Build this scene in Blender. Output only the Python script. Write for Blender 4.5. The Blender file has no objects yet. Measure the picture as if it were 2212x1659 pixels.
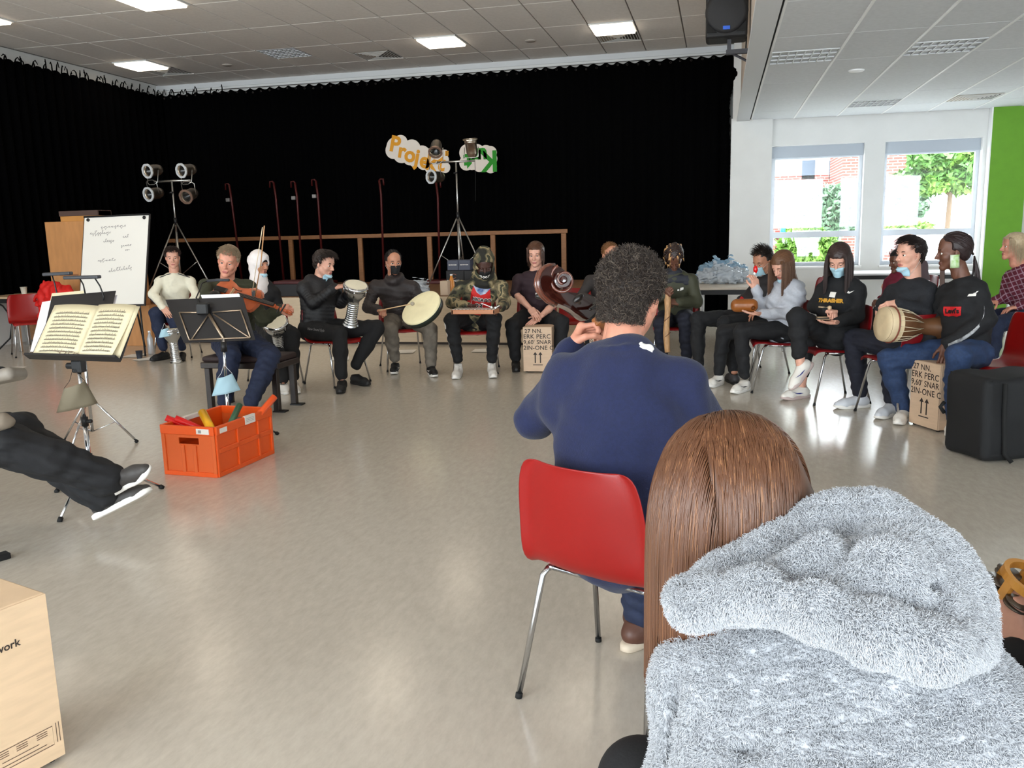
import bpy, bmesh, math, random
import numpy as np
from mathutils import Vector, Matrix
from mathutils.bvhtree import BVHTree

# ------------------------------------------------------------------ camera, sky, exposure
W_PX, H_PX = 2212, 1659
F_PX = 1857.45
YAW, PITCH, ROLL = 0.238031, 0.174947, 0.0244584
CAM_H = 1.43

def _basis():
    cy, sy = math.cos(YAW), math.sin(YAW)
    f = np.array([-sy*math.cos(PITCH), cy*math.cos(PITCH), -math.sin(PITCH)])
    r = np.array([cy, sy, 0.0])
    d = np.cross(f, r)
    c, s = math.cos(ROLL), math.sin(ROLL)
    return c*r + s*d, -s*r + c*d, f
RIGHT, DOWN, FWD = _basis()
CAM = np.array([0.0, 0.0, CAM_H])

scene = bpy.context.scene
COL = scene.collection
cam_data = bpy.data.cameras.new('camera')
cam_data.sensor_width = 36.0
cam_data.lens = F_PX*36.0/W_PX
cam_data.clip_start = 0.05
cam_data.clip_end = 300
cam = bpy.data.objects.new('camera', cam_data)
COL.objects.link(cam)
cam.matrix_world = Matrix(((RIGHT[0], -DOWN[0], -FWD[0], CAM[0]), (RIGHT[1], -DOWN[1], -FWD[1], CAM[1]),
                           (RIGHT[2], -DOWN[2], -FWD[2], CAM[2]), (0, 0, 0, 1)))
scene.camera = cam

world = bpy.data.worlds.new('overcast_sky')
scene.world = world
world.use_nodes = True
bg = world.node_tree.nodes['Background']
bg.inputs['Color'].default_value = (0.90, 0.95, 1.0, 1)
bg.inputs['Strength'].default_value = 17.0
scene.view_settings.view_transform = 'Standard'
scene.view_settings.look = 'None'
scene.view_settings.exposure = 0.0
scene.view_settings.gamma = 1.0
scene.view_settings.use_curve_mapping = False
LAMP_STRENGTH = 7.0        # emission of the lit ceiling panels

# ------------------------------------------------------------------ picking points in the room
def ray(px, py):
    return (RIGHT*(px - W_PX/2) + DOWN*(py - H_PX/2) + FWD*F_PX)/F_PX
def atY(px, py, Y):                       # point of the plane y = Y
    d = ray(px, py); return CAM + d*(Y/d[1])
def atX(px, py, X):
    d = ray(px, py); return CAM + d*(X/d[0])
def atz(px, py, z=0.0):                   # point of the plane z
    d = ray(px, py); return CAM + d*((z - CAM_H)/d[2])
def on_sphere(px, py, c, r, s):           # point of the ray at distance r from c, far (s>0) or near (s<0)
    d = ray(px, py); d = d/np.linalg.norm(d)
    t0 = float(np.dot(c - CAM, d)); q = CAM + d*t0
    h2 = r*r - float(np.dot(q - c, q - c))
    return q + d*(s*math.sqrt(h2) if h2 > 0 else 0.0)
def V(*a): return np.array(a, float)
def unit(v):
    v = np.asarray(v, float); n = np.linalg.norm(v)
    return v/n if n > 1e-9 else v

# ------------------------------------------------------------------ objects
def tag(o, label=None, cat=None, group=None, kind=None):
    if label: o['label'] = label
    if cat: o['category'] = cat
    if group: o['group'] = group
    if kind: o['kind'] = kind
    return o
def empty(name, loc=(0, 0, 0), rz=0.0, label=None, cat=None, group=None):
    o = bpy.data.objects.new(name, None); COL.objects.link(o)
    o.empty_display_size = 0.1
    o.location = tuple(float(x) for x in loc); o.rotation_euler = (0, 0, rz)
    return tag(o, label, cat, group)
def link(name, me, mats=None, parent=None, smooth=False):
    """link a mesh; verts are in the parent's local space"""
    if mats is not None:
        for m in (mats if isinstance(mats, (list, tuple)) else [mats]):
            me.materials.append(m)
    if smooth:
        me.polygons.foreach_set('use_smooth', [True]*len(me.polygons))
    o = bpy.data.objects.new(name, me); COL.objects.link(o)
    if parent is not None: o.parent = parent
    return o
def link_world(name, me, mats, parent, smooth=True):
    """link a mesh whose verts are in world space under a parent that sits at its own base"""
    o = link(name, me, mats, parent, smooth)
    if parent is not None:
        me.transform(parent_matrix(parent).inverted())
    return o
def parent_matrix(p):
    m = Matrix.Translation(p.location) @ p.rotation_euler.to_matrix().to_4x4() @ Matrix.Diagonal((*p.scale, 1))
    if p.parent is not None: return parent_matrix(p.parent) @ m
    return m
def copy_tree(o, parent=None):
    c = o.copy(); COL.objects.link(c); c.parent = parent
    for ch in o.children: copy_tree(ch, c)
    return c

class MB:
    """collects simple shapes into one mesh"""
    def __init__(s): s.bm = bmesh.new()
    def box(s, lo, hi, M=None, bev=0.0, seg=1):
        v = [s.bm.verts.new((x, y, z)) for x in (lo[0], hi[0]) for y in (lo[1], hi[1]) for z in (lo[2], hi[2])]
        fs = [s.bm.faces.new([v[i] for i in q]) for q in ((0,1,3,2),(4,6,7,5),(0,4,5,1),(2,3,7,6),(0,2,6,4),(1,5,7,3))]
        if bev > 0:
            es = list({e for f in fs for e in f.edges})
            r = bmesh.ops.bevel(s.bm, geom=es, offset=bev, segments=seg, affect='EDGES', profile=0.5)
            v = list({x for f in r['faces'] for x in f.verts} | {x for x in v if x.is_valid})
        if M is not None:
            for x in v: x.co = M @ x.co
        return s
    def tube(s, pts, r, n=8, cap=True, r2=None, closed=False):
        pts = [Vector(tuple(float(c) for c in p)) for p in pts]
        m = len(pts)
        rs = r if isinstance(r, (list, tuple, np.ndarray)) else [r + ((r2 if r2 is not None else r) - r)*i/max(1, m-1) for i in range(m)]
        rings = []; prev = None
        for i, p in enumerate(pts):
            if closed: t = pts[(i+1) % m] - pts[i-1]
            else: t = pts[min(i+1, m-1)] - pts[max(i-1, 0)]
            if t.length < 1e-9: t = Vector((0, 0, 1))
            t.normalize()
            if prev is None:
                a = Vector((0, 0, 1)) if abs(t.z) < 0.9 else Vector((1, 0, 0))
                u = t.cross(a).normalized()
            else:
                u = (prev - t*prev.dot(t))
                u = u.normalized() if u.length > 1e-6 else t.orthogonal().normalized()
            prev = u; w = t.cross(u)
            rings.append([s.bm.verts.new(p + (u*math.cos(2*math.pi*k/n) + w*math.sin(2*math.pi*k/n))*float(rs[i])) for k in range(n)])
        for i in range(m if closed else m-1):
            a, b = rings[i], rings[(i+1) % m]
            for k in range(n):
                s.bm.faces.new((a[k], a[(k+1) % n], b[(k+1) % n], b[k]))
        if cap and not closed:
            s.bm.faces.new(list(reversed(rings[0]))); s.bm.faces.new(rings[-1])
        return s
    def lathe(s, prof, n=24, M=None, cap=True):
        rings = []
        for r, z in prof:
            rings.append([s.bm.verts.new((r*math.cos(2*math.pi*k/n), r*math.sin(2*math.pi*k/n), z)) for k in range(n)])
        for a, b in zip(rings, rings[1:]):
            for k in range(n): s.bm.faces.new((a[k], a[(k+1) % n], b[(k+1) % n], b[k]))
        if cap:
            s.bm.faces.new(list(reversed(rings[0]))); s.bm.faces.new(rings[-1])
        if M is not None:
            for rg in rings:
                for v in rg: v.co = M @ v.co
        return s
    def prism(s, poly, z0, z1, M=None):
        a = [s.bm.verts.new((p[0], p[1], z0)) for p in poly]; b = [s.bm.verts.new((p[0], p[1], z1)) for p in poly]
        n = len(poly)
        s.bm.faces.new(list(reversed(a))); s.bm.faces.new(b)
        for k in range(n): s.bm.faces.new((a[k], a[(k+1) % n], b[(k+1) % n], b[k]))
        if M is not None:
            for v in a+b: v.co = M @ v.co
        return s
    def quad(s, pts):
        s.bm.faces.new([s.bm.verts.new(tuple(float(c) for c in p)) for p in pts]); return s
    def grid(s, P, closed_u=False):
        P = np.asarray(P, float); nu, nv = P.shape[:2]
        vs = [[s.bm.verts.new(tuple(P[i, j])) for j in range(nv)] for i in range(nu)]
        for i in range(nu if closed_u else nu-1):
            for j in range(nv-1):
                s.bm.faces.new((vs[i][j], vs[(i+1) % nu][j], vs[(i+1) % nu][j+1], vs[i][j+1]))
        return s
    def mesh(s, name='mesh'):
        me = bpy.data.meshes.new(name)
        bmesh.ops.recalc_face_normals(s.bm, faces=s.bm.faces)
        s.bm.to_mesh(me); s.bm.free(); return me
    def build(s, name, m, parent=None, smooth=False, world=False, auto=None):
        me = s.mesh(name)
        o = link_world(name, me, m, parent, smooth) if world else link(name, me, m, parent, smooth)
        if auto is not None:
            me.polygons.foreach_set('use_smooth', [True]*len(me.polygons))
            mod = o.modifiers.new('edge', 'EDGE_SPLIT'); mod.split_angle = math.radians(auto)
        return o
def frame_matrix(o, x, y, z):
    return Matrix(((x[0], y[0], z[0], o[0]), (x[1], y[1], z[1], o[1]), (x[2], y[2], z[2], o[2]), (0, 0, 0, 1)))

# ------------------------------------------------------------------ procedural materials
MATS = {}
def srgb(r, g, b):
    f = lambda c: (c/255/12.92) if c/255 <= 0.04045 else ((c/255 + 0.055)/1.055)**2.4
    return (f(r), f(g), f(b), 1.0)
def mat(name, col, rough=0.6, metal=0.0, spec=0.5, noise=0.0, nscale=30.0, bump=0.0, bscale=60.0, emit=None, estr=0.0,
        alpha=1.0, sheen=0.0, trans=0.0, coat=0.0, stretch=(1, 1, 1), sss=0.0, col2=None):
    if name in MATS: return MATS[name]
    m = bpy.data.materials.new(name); m.use_nodes = True
    nt = m.node_tree; b = nt.nodes['Principled BSDF']
    c = srgb(*col) if max(col) > 1.0 else (*col, 1.0)
    b.inputs['Base Color'].default_value = c
    b.inputs['Roughness'].default_value = rough
    b.inputs['Metallic'].default_value = metal
    b.inputs['Specular IOR Level'].default_value = spec
    b.inputs['Alpha'].default_value = alpha
    b.inputs['Sheen Weight'].default_value = sheen
    b.inputs['Transmission Weight'].default_value = trans
    b.inputs['Coat Weight'].default_value = coat
    if sss:
        b.inputs['Subsurface Weight'].default_value = sss
        b.inputs['Subsurface Radius'].default_value = (0.012, 0.004, 0.002)
        b.inputs['Subsurface Scale'].default_value = 1.0
    if emit is not None:
        b.inputs['Emission Color'].default_value = (*emit, 1.0)
        b.inputs['Emission Strength'].default_value = estr
    tc = None
    if noise > 0 or bump > 0 or col2 is not None:
        tc = nt.nodes.new('ShaderNodeTexCoord'); mp = nt.nodes.new('ShaderNodeMapping')
        mp.inputs['Scale'].default_value = stretch
        nt.links.new(tc.outputs['Object'], mp.inputs['Vector'])
    if noise > 0 or col2 is not None:
        n = nt.nodes.new('ShaderNodeTexNoise'); n.inputs['Scale'].default_value = nscale
        n.inputs['Detail'].default_value = 4.0
        nt.links.new(mp.outputs['Vector'], n.inputs['Vector'])
        mx = nt.nodes.new('ShaderNodeMix'); mx.data_type = 'RGBA'
        k = noise
        if col2 is not None:
            c2 = srgb(*col2) if max(col2) > 1.0 else (*col2, 1.0)
            mx.inputs[6].default_value = c; mx.inputs[7].default_value = c2
        else:
            mx.inputs[6].default_value = tuple(min(1, x*(1-k)) for x in c[:3]) + (1,)
            mx.inputs[7].default_value = tuple(min(1, x*(1+k)) for x in c[:3]) + (1,)
        rp = nt.nodes.new('ShaderNodeMapRange'); rp.inputs[1].default_value = 0.35; rp.inputs[2].default_value = 0.65
        nt.links.new(n.outputs['Fac'], rp.inputs['Value']); nt.links.new(rp.outputs['Result'], mx.inputs[0])
        nt.links.new(mx.outputs[2], b.inputs['Base Color'])
    if bump > 0:
        n2 = nt.nodes.new('ShaderNodeTexNoise'); n2.inputs['Scale'].default_value = bscale; n2.inputs['Detail'].default_value = 3.0
        nt.links.new(mp.outputs['Vector'], n2.inputs['Vector'])
        bp = nt.nodes.new('ShaderNodeBump'); bp.inputs['Strength'].default_value = bump; bp.inputs['Distance'].default_value = 0.01
        nt.links.new(n2.outputs['Fac'], bp.inputs['Height']); nt.links.new(bp.outputs['Normal'], b.inputs['Normal'])
    MATS[name] = m
    return m

# ------------------------------------------------------------------ implicit surfaces (bodies, clothes, soft things)
class Field:
    """smooth union / difference of simple solids, meshed with surface nets"""
    def __init__(s, h): s.h = h; s.pr = []
    def _add(s, lo, hi, fn, k, op):
        s.pr.append((np.asarray(lo, float), np.asarray(hi, float), fn, k, op)); return s
    def cone(s, a, b, r1, r2, k=0.03, op='u', flat=None, ring=None):
        """round cone; flat=(axis, factor) squeezes the cross-section, ring=(count, depth) adds quilting"""
        a = np.asarray(a, float); b = np.asarray(b, float); ab = b - a; L2 = max(1e-9, float(ab @ ab))
        R = max(r1, r2)
        def fn(X, Y, Z):
            px, py, pz = X - a[0], Y - a[1], Z - a[2]
            t = np.clip((px*ab[0] + py*ab[1] + pz*ab[2])/L2, 0, 1)
            dx, dy, dz = px - t*ab[0], py - t*ab[1], pz - t*ab[2]
            r = r1 + (r2 - r1)*t
            if ring is not None: r = r - ring[1]*(1 - np.abs(np.sin(np.pi*t*ring[0])))**2
            if flat is not None:
                ax, fac = flat
                c = dx*ax[0] + dy*ax[1] + dz*ax[2]
                g = c*(1.0/fac - 1.0)
                dx, dy, dz = dx + g*ax[0], dy + g*ax[1], dz + g*ax[2]
                return (np.sqrt(dx*dx + dy*dy + dz*dz) - r)*min(1.0, fac)
            return np.sqrt(dx*dx + dy*dy + dz*dz) - r
        e = R*max(1.0, flat[1] if flat is not None else 1.0)
        return s._add(np.minimum(a, b) - e, np.maximum(a, b) + e, fn, k, op)
    def ell(s, c, r, R=None, k=0.02, op='u'):
        c = np.asarray(c, float); r = np.asarray(r, float)*np.ones(3); R = np.eye(3) if R is None else np.asarray(R, float)  # rows = axes
        m = float(r.min()); big = np.sqrt(((R.T*r)**2).sum(axis=1))
        def fn(X, Y, Z):
            x, y, z = X - c[0], Y - c[1], Z - c[2]
            u = [(R[i, 0]*x + R[i, 1]*y + R[i, 2]*z) for i in range(3)]
            k0 = np.sqrt(sum((u[i]/r[i])**2 for i in range(3)))
            k1 = np.sqrt(sum((u[i]/r[i]**2)**2 for i in range(3))) + 1e-9
            return np.where(k0 < 1e-3, -m, k0*(k0 - 1)/k1)
        return s._add(c - big, c + big, fn, k, op)
    def box(s, c, hs, R=None, rad=0.01, k=0.01, op='u'):
        c = np.asarray(c, float); hs = np.asarray(hs, float); R = np.eye(3) if R is None else np.asarray(R, float)
        big = (np.abs(R.T)*hs).sum(axis=1)
        def fn(X, Y, Z):
            x, y, z = X - c[0], Y - c[1], Z - c[2]
            q = [np.abs(R[i, 0]*x + R[i, 1]*y + R[i, 2]*z) - (hs[i] - rad) for i in range(3)]
            o = np.sqrt(sum(np.maximum(v, 0)**2 for v in q))
            return o + np.minimum(np.maximum(np.maximum(q[0], q[1]), q[2]), 0) - rad
        return s._add(c - big, c + big, fn, k, op)
    def mesh(s, name, warp=None, xf=None):
        h = s.h
        us = [p for p in s.pr if p[4] == 'u']
        pad = max(p[3] for p in us) + 2*h
        lo = np.min([p[0] for p in us], axis=0) - pad; hi = np.max([p[1] for p in us], axis=0) + pad
        n = np.ceil((hi - lo)/h).astype(int) + 1
        D = np.full(n, 0.08, np.float32)
        for plo, phi, fn, k, op in s.pr:
            m = k + 2*h
            i0 = np.clip(np.floor((plo - m - lo)/h).astype(int), 0, n); i1 = np.clip(np.ceil((phi + m - lo)/h).astype(int) + 1, 0, n)
            if np.any(i1 <= i0): continue
            sl = tuple(slice(a, b) for a, b in zip(i0, i1))
            X = (lo[0] + h*np.arange(i0[0], i1[0]))[:, None, None]
            Y = (lo[1] + h*np.arange(i0[1], i1[1]))[None, :, None]
            Z = (lo[2] + h*np.arange(i0[2], i1[2]))[None, None, :]
            d = fn(X, Y, Z); A = D[sl]
            if op == 's':
                d = -d
                hh = np.maximum(k - np.abs(A - d), 0)/max(k, 1e-6)
                D[sl] = np.maximum(A, d) + hh*hh*k*0.25
            else:
                hh = np.maximum(k - np.abs(A - d), 0)/max(k, 1e-6)
                D[sl] = np.minimum(A, d) - hh*hh*k*0.25
        if warp is not None:
            X = (lo[0] + h*np.arange(n[0]))[:, None, None]; Y = (lo[1] + h*np.arange(n[1]))[None, :, None]; Z = (lo[2] + h*np.arange(n[2]))[None, None, :]
            I = np.nonzero(np.abs(D) < 0.03)
            D[I] += warp(X[I[0], 0, 0], Y[0, I[1], 0], Z[0, 0, I[2]]).astype(np.float32)
        Vv, F = surface_nets(D, lo, h)
        return np_mesh(name, Vv, F)

def surface_nets(D, lo, h):
    S = D < 0
    nx, ny, nz = D.shape
    acc = np.zeros((nx-1, ny-1, nz-1), np.uint8)
    for dx in (0, 1):
        for dy in (0, 1):
            for dz in (0, 1):
                acc += S[dx:nx-1+dx, dy:ny-1+dy, dz:nz-1+dz]
    act = (acc > 0) & (acc < 8)
    I = np.stack(np.nonzero(act), 1)
    idx = np.full(act.shape, -1, np.int32); idx[act] = np.arange(len(I))
    P = np.zeros((len(I), 3)); C = np.zeros(len(I))
    cor = [(0,0,0),(1,0,0),(0,1,0),(1,1,0),(0,0,1),(1,0,1),(0,1,1),(1,1,1)]
    val = [D[I[:, 0]+c[0], I[:, 1]+c[1], I[:, 2]+c[2]] for c in cor]
    for a, b in ((0,1),(2,3),(4,5),(6,7),(0,2),(1,3),(4,6),(5,7),(0,4),(1,5),(2,6),(3,7)):
        va, vb = val[a], val[b]; m = (va < 0) != (vb < 0)
        t = np.where(m, va/np.where(m, va - vb, 1), 0)
        ca, cb = np.array(cor[a], float), np.array(cor[b], float)
        P += m[:, None]*(ca + t[:, None]*(cb - ca)); C += m
    P = lo + h*(I + P/C[:, None])
    Q = []
    for ax in range(3):
        sl0 = [slice(None)]*3; sl1 = [slice(None)]*3
        sl0[ax] = slice(0, -1); sl1[ax] = slice(1, None)
        a, b = S[tuple(sl0)], S[tuple(sl1)]
        E = np.stack(np.nonzero(a != b), 1)
        u, w = [(1, 2), (2, 0), (0, 1)][ax]
        E = E[(E[:, u] > 0) & (E[:, w] > 0) & (E[:, u] < D.shape[u]-1) & (E[:, w] < D.shape[w]-1)]
        if len(E) == 0: continue
        inside = a[tuple(E.T)]
        def cell(du, dw):
            J = E.copy(); J[:, u] += du; J[:, w] += dw; return idx[tuple(J.T)]
        q = np.stack([cell(-1, -1), cell(0, -1), cell(0, 0), cell(-1, 0)], 1)
        q[~inside] = q[~inside][:, ::-1]
        Q.append(q)
    F = np.concatenate(Q) if Q else np.zeros((0, 4), int)
    F = F[(F >= 0).all(1)]
    return P, F
def np_mesh(name, Vv, F):
    me = bpy.data.meshes.new(name)
    F = np.asarray(F); k = F.shape[1] if len(F) else 4
    me.vertices.add(len(Vv)); me.vertices.foreach_set('co', np.asarray(Vv, np.float32).ravel())
    me.loops.add(F.size); me.loops.foreach_set('vertex_index', F.astype(np.int32).ravel())
    me.polygons.add(len(F)); me.polygons.foreach_set('loop_start', np.arange(0, F.size, k, dtype=np.int32))
    me.polygons.foreach_set('use_smooth', np.ones(len(F), bool))
    me.update(); me.validate()
    return me
def mesh_np(me):
    v = np.empty(len(me.vertices)*3, np.float32); me.vertices.foreach_get('co', v)
    return v.reshape(-1, 3).astype(float)
def join_meshes(name, parts):
    """parts: list of (mesh, 4x4 or None, material index); one new mesh"""
    vs, fs, ls, mi, off = [], [], [], [], 0
    starts = []; lo = 0
    for me, M, k in parts:
        v = mesh_np(me)
        if M is not None:
            A = np.array(M); v = v @ A[:3, :3].T + A[:3, 3]
        n = len(me.polygons)
        li = np.empty(len(me.loops), np.int32); me.loops.foreach_get('vertex_index', li)
        st = np.empty(n, np.int32); me.polygons.foreach_get('loop_start', st)
        if M is not None and np.linalg.det(np.array(M)[:3, :3]) < 0:
            tot = np.append(st[1:], len(li)); li = np.concatenate([li[a:b][::-1] for a, b in zip(st, tot)]) if n else li
        mm = np.empty(n, np.int32); me.polygons.foreach_get('material_index', mm)
        vs.append(v); ls.append(li + off); starts.append(st + lo); mi.append(mm + k)
        off += len(v); lo += len(li)
    me = bpy.data.meshes.new(name)
    vv = np.concatenate(vs); ll = np.concatenate(ls); ss = np.concatenate(starts); mm = np.concatenate(mi)
    me.vertices.add(len(vv)); me.vertices.foreach_set('co', vv.astype(np.float32).ravel())
    me.loops.add(len(ll)); me.loops.foreach_set('vertex_index', ll.astype(np.int32))
    me.polygons.add(len(ss)); me.polygons.foreach_set('loop_start', ss.astype(np.int32))
    me.polygons.foreach_set('material_index', mm.astype(np.int32))
    me.polygons.foreach_set('use_smooth', np.ones(len(ss), bool))
    me.update(); me.validate()
    return me
def folds(amp, freq, seed=0):
    rs = np.random.RandomState(seed)
    ks = rs.normal(size=(5, 3))*freq; ph = rs.uniform(0, 6.28, 5); ks[:, 2] *= 1.6
    def f(x, y, z):
        s = 0
        for k, p in zip(ks, ph): s = s + np.sin(k[0]*x + k[1]*y + k[2]*z + p + 1.5*np.sin(0.5*k[1]*x - 0.6*k[0]*z + p))
        return amp*s*0.45
    return f
def strands(name, curves, radius, m, parent, tip=0.3):
    """hair: list of (n,3) world point arrays -> one hair-curves object"""
    pm = np.array(parent_matrix(parent).inverted())
    hc = bpy.data.hair_curves.new(name)
    sizes = [len(c) for c in curves]
    hc.add_curves(sizes)
    P = np.concatenate(curves); P = P @ pm[:3, :3].T + pm[:3, 3]
    hc.position_data.foreach_set('vector', P.astype(np.float32).ravel())
    ra = hc.attributes.get('radius') or hc.attributes.new('radius', 'FLOAT', 'POINT')
    rr = np.concatenate([np.linspace(1, tip, n) for n in sizes])*radius
    ra.data.foreach_set('value', rr.astype(np.float32))
    hc.materials.append(m)
    o = bpy.data.objects.new(name, hc); COL.objects.link(o); o.parent = parent
    return o
def text_mesh(txt, size=1.0, bold=0.0, ex=0.0, align='CENTER', shear=0.0, space=1.0):
    c = bpy.data.curves.new('lettering', 'FONT'); c.body = txt; c.size = size; c.offset = bold; c.extrude = ex
    c.align_x = align; c.align_y = 'CENTER'; c.shear = shear; c.space_character = space; c.resolution_u = 3
    o = bpy.data.objects.new('lettering', c); COL.objects.link(o)
    bpy.context.view_layer.update()
    dg = bpy.context.evaluated_depsgraph_get()
    me = bpy.data.meshes.new_from_object(o.evaluated_get(dg))
    bpy.data.objects.remove(o); bpy.data.curves.remove(c)
    me.materials.clear()
    return me
def subdivide_mesh(me, maxlen):
    bm = bmesh.new(); bm.from_mesh(me)
    bmesh.ops.triangulate(bm, faces=bm.faces)
    for _ in range(6):
        es = [e for e in bm.edges if e.calc_length() > maxlen]
        if not es: break
        bmesh.ops.subdivide_edges(bm, edges=es, cuts=1)
        bmesh.ops.triangulate(bm, faces=[f for f in bm.faces if len(f.verts) > 3])
    bm.to_mesh(me); bm.free()
def stroke_mesh(lines, w):
    """flat pen strokes in the xy plane"""
    mb = MB()
    for ln in lines:
        ln = [Vector((p[0], p[1], 0)) for p in ln]
        L, Rr = [], []
        for i, p in enumerate(ln):
            t = ln[min(i+1, len(ln)-1)] - ln[max(i-1, 0)]
            if t.length < 1e-9: t = Vector((1, 0, 0))
            t.normalize(); nrm = Vector((-t.y, t.x, 0))*w*0.5
            L.append(mb.bm.verts.new(p + nrm)); Rr.append(mb.bm.verts.new(p - nrm))
        for i in range(len(ln)-1):
            mb.bm.faces.new((L[i], Rr[i], Rr[i+1], L[i+1]))
    me = bpy.data.meshes.new('strokes'); mb.bm.to_mesh(me); mb.bm.free(); return me
def poly_mesh(polys):
    mb = MB()
    for p in polys: mb.bm.faces.new([mb.bm.verts.new((x, y, 0)) for x, y in p])
    me = bpy.data.meshes.new('print'); mb.bm.to_mesh(me); mb.bm.free(); return me
def decal(name, me2d, o, x, y, target, m, parent, off=0.002, maxlen=0.02):
    """lay a flat print (xy mesh) on a surface: frame o,x,y in world space, projected along -normal onto the target object"""
    subdivide_mesh(me2d, maxlen)
    x = unit(x); n = unit(np.cross(x, y)); y = np.cross(n, x)
    T = target.data; pmat = parent_matrix(target)
    bv = BVHTree.FromPolygons([pmat @ v.co for v in T.vertices], [tuple(p.vertices) for p in T.polygons])
    co = mesh_np(me2d); out = []
    last = 0.0
    for c in co:
        p = np.asarray(o) + x*c[0] + y*c[1]
        hit = bv.ray_cast(Vector(p + n*0.35), Vector(-n), 0.9)
        if hit[0] is not None: last = float(np.dot(np.array(hit[0]) - p, n))
        out.append(p + n*(last + off))
    me2d.vertices.foreach_set('co', np.array(out, np.float32).ravel())
    return link_world(name, me2d, m, parent, False)
# ------------------------------------------------------------------ people
SKIN = dict(
    fair=mat('skin_fair', (214, 160, 138), 0.55, sss=0.08, noise=0.06, nscale=40),
    rosy=mat('skin_rosy', (206, 142, 118), 0.55, sss=0.08, noise=0.08, nscale=35),
    tan=mat('skin_tan', (190, 132, 104), 0.55, sss=0.08, noise=0.06, nscale=40),
    brown=mat('skin_brown', (104, 66, 50), 0.5, sss=0.05, noise=0.08, nscale=40),
    dark=mat('skin_dark', (70, 42, 34), 0.5, noise=0.08, nscale=40),
)
LIP = dict(fair=mat('lip_fair', (178, 104, 96), 0.5), rosy=mat('lip_rosy', (168, 92, 84), 0.5), tan=mat('lip_tan', (158, 92, 80), 0.5),
           brown=mat('lip_brown', (96, 54, 48), 0.5), dark=mat('lip_dark', (72, 42, 40), 0.5))
EYE_WHITE = mat('eye_white', (222, 214, 206), 0.3)
IRIS = mat('iris_dark', (42, 30, 26), 0.25)
_heads, _hands, _shoes = {}, {}, {}

def build_head(kind, eyes):
    key = (kind, eyes)
    if key in _heads: return _heads[key]
    fem = kind == 'f'
    f = Field(0.0042)
    f.ell((0, -0.012, 0.045), (0.074, 0.095, 0.082))
    f.ell((0, 0.026, -0.02), (0.060, 0.066, 0.085), k=0.03)
    jr = 0.021 if fem else 0.026
    for s in (-1, 1):
        f.cone((s*0.046, 0.002, -0.045), (s*0.010, 0.066, -0.098), jr, 0.018, k=0.02)
        f.ell((s*0.036, 0.060, -0.026), 0.024, k=0.02)
        f.ell((s*0.075, -0.010, 0.0), (0.008, 0.019, 0.031), np.array([[0.94, -0.34*s, 0], [0.34*s, 0.94, 0], [0, 0, 1]]), k=0.008)
    f.ell((0, 0.072, -0.1), (0.02, 0.017, 0.017), k=0.015)
    f.cone((-0.034, 0.080, 0.022), (0.034, 0.080, 0.022), 0.013, 0.013, k=0.02)
    f.ell((0, 0.055, 0.06), (0.055, 0.035, 0.05), k=0.03)
    for s in (-1, 1):
        f.ell((s*0.031, 0.100, 0.004), (0.020, 0.017, 0.012), k=0.010, op='s')
    nr = 0.0105 if fem else 0.012
    f.cone((0, 0.091, 0.012), (0, 0.112, -0.030), 0.0075, nr, k=0.012)
    for s in (-1, 1): f.ell((s*0.011, 0.099, -0.034), 0.0085, k=0.008)
    f.cone((-0.018, 0.0865, -0.063), (0.018, 0.0865, -0.063), 0.0062, 0.0062, k=0.008)
    f.cone((-0.014, 0.0855, -0.0725), (0.014, 0.0855, -0.0725), 0.0068, 0.0068, k=0.007)
    f.ell((0, 0.095, -0.0675), (0.021, 0.006, 0.0012), k=0.003, op='s')
    f.cone((0, -0.022, -0.05), (0, -0.034, -0.15), 0.050 if fem else 0.056, 0.050 if fem else 0.058, k=0.03)
    me = f.mesh('head')
    n = len(me.polygons); ctr = np.empty(n*3, np.float32); me.polygons.foreach_get('center', ctr); ctr = ctr.reshape(-1, 3)
    lip = (np.abs(ctr[:, 0]) < 0.023*(1 - ((ctr[:, 2] + 0.068)/0.013)**2)) & (np.abs(ctr[:, 2] + 0.068) < 0.0095) & (ctr[:, 1] > 0.08)
    me.polygons.foreach_set('material_index', lip.astype(np.int32))
    parts = [(me, None, 0)]
    for s in (-1, 1):
        mb = MB(); mb.lathe([(0.0125*math.sin(a), -0.0125*math.cos(a)) for a in np.linspace(0.02, math.pi-0.02, 10)], 12)
        e = mb.mesh('eye')
        R = Matrix.Rotation(-math.pi/2, 4, 'X')       # +z -> +y
        if eyes == 'down': R = Matrix.Rotation(-0.5, 4, 'X') @ R
        cz = np.empty(len(e.polygons)*3, np.float32); e.polygons.foreach_get('center', cz); cz = cz.reshape(-1, 3)
        e.polygons.foreach_set('material_index', np.where(cz[:, 2] > 0.0098, 1, 0).astype(np.int32))
        parts.append((e, Matrix.Translation((s*0.031, 0.079, 0.004)) @ R, 2))
        mb = MB(); cut = {'open': 0.25, 'down': -0.12}[eyes]
        mb.lathe([(0.0138*math.cos(a), 0.0138*math.sin(a)) for a in np.linspace(cut, 1.5, 6)], 12)
        parts.append((mb.mesh('lid'), Matrix.Translation((s*0.031, 0.079, 0.004)), 0))
        mb = MB(); mb.tube([(s*x, 0.095 - 0.25*abs(x-0.013)**1.25, 0.0235 + 0.004*math.sin((x-0.014)/0.036*2.6)) for x in np.linspace(0.013, 0.050, 6)],
                           [0.002, 0.0036, 0.004, 0.0036, 0.003, 0.0015], 6)
        parts.append((mb.mesh('brow'), None, 4))
    me = join_meshes('head', parts)
    _heads[key] = me
    return me

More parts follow.
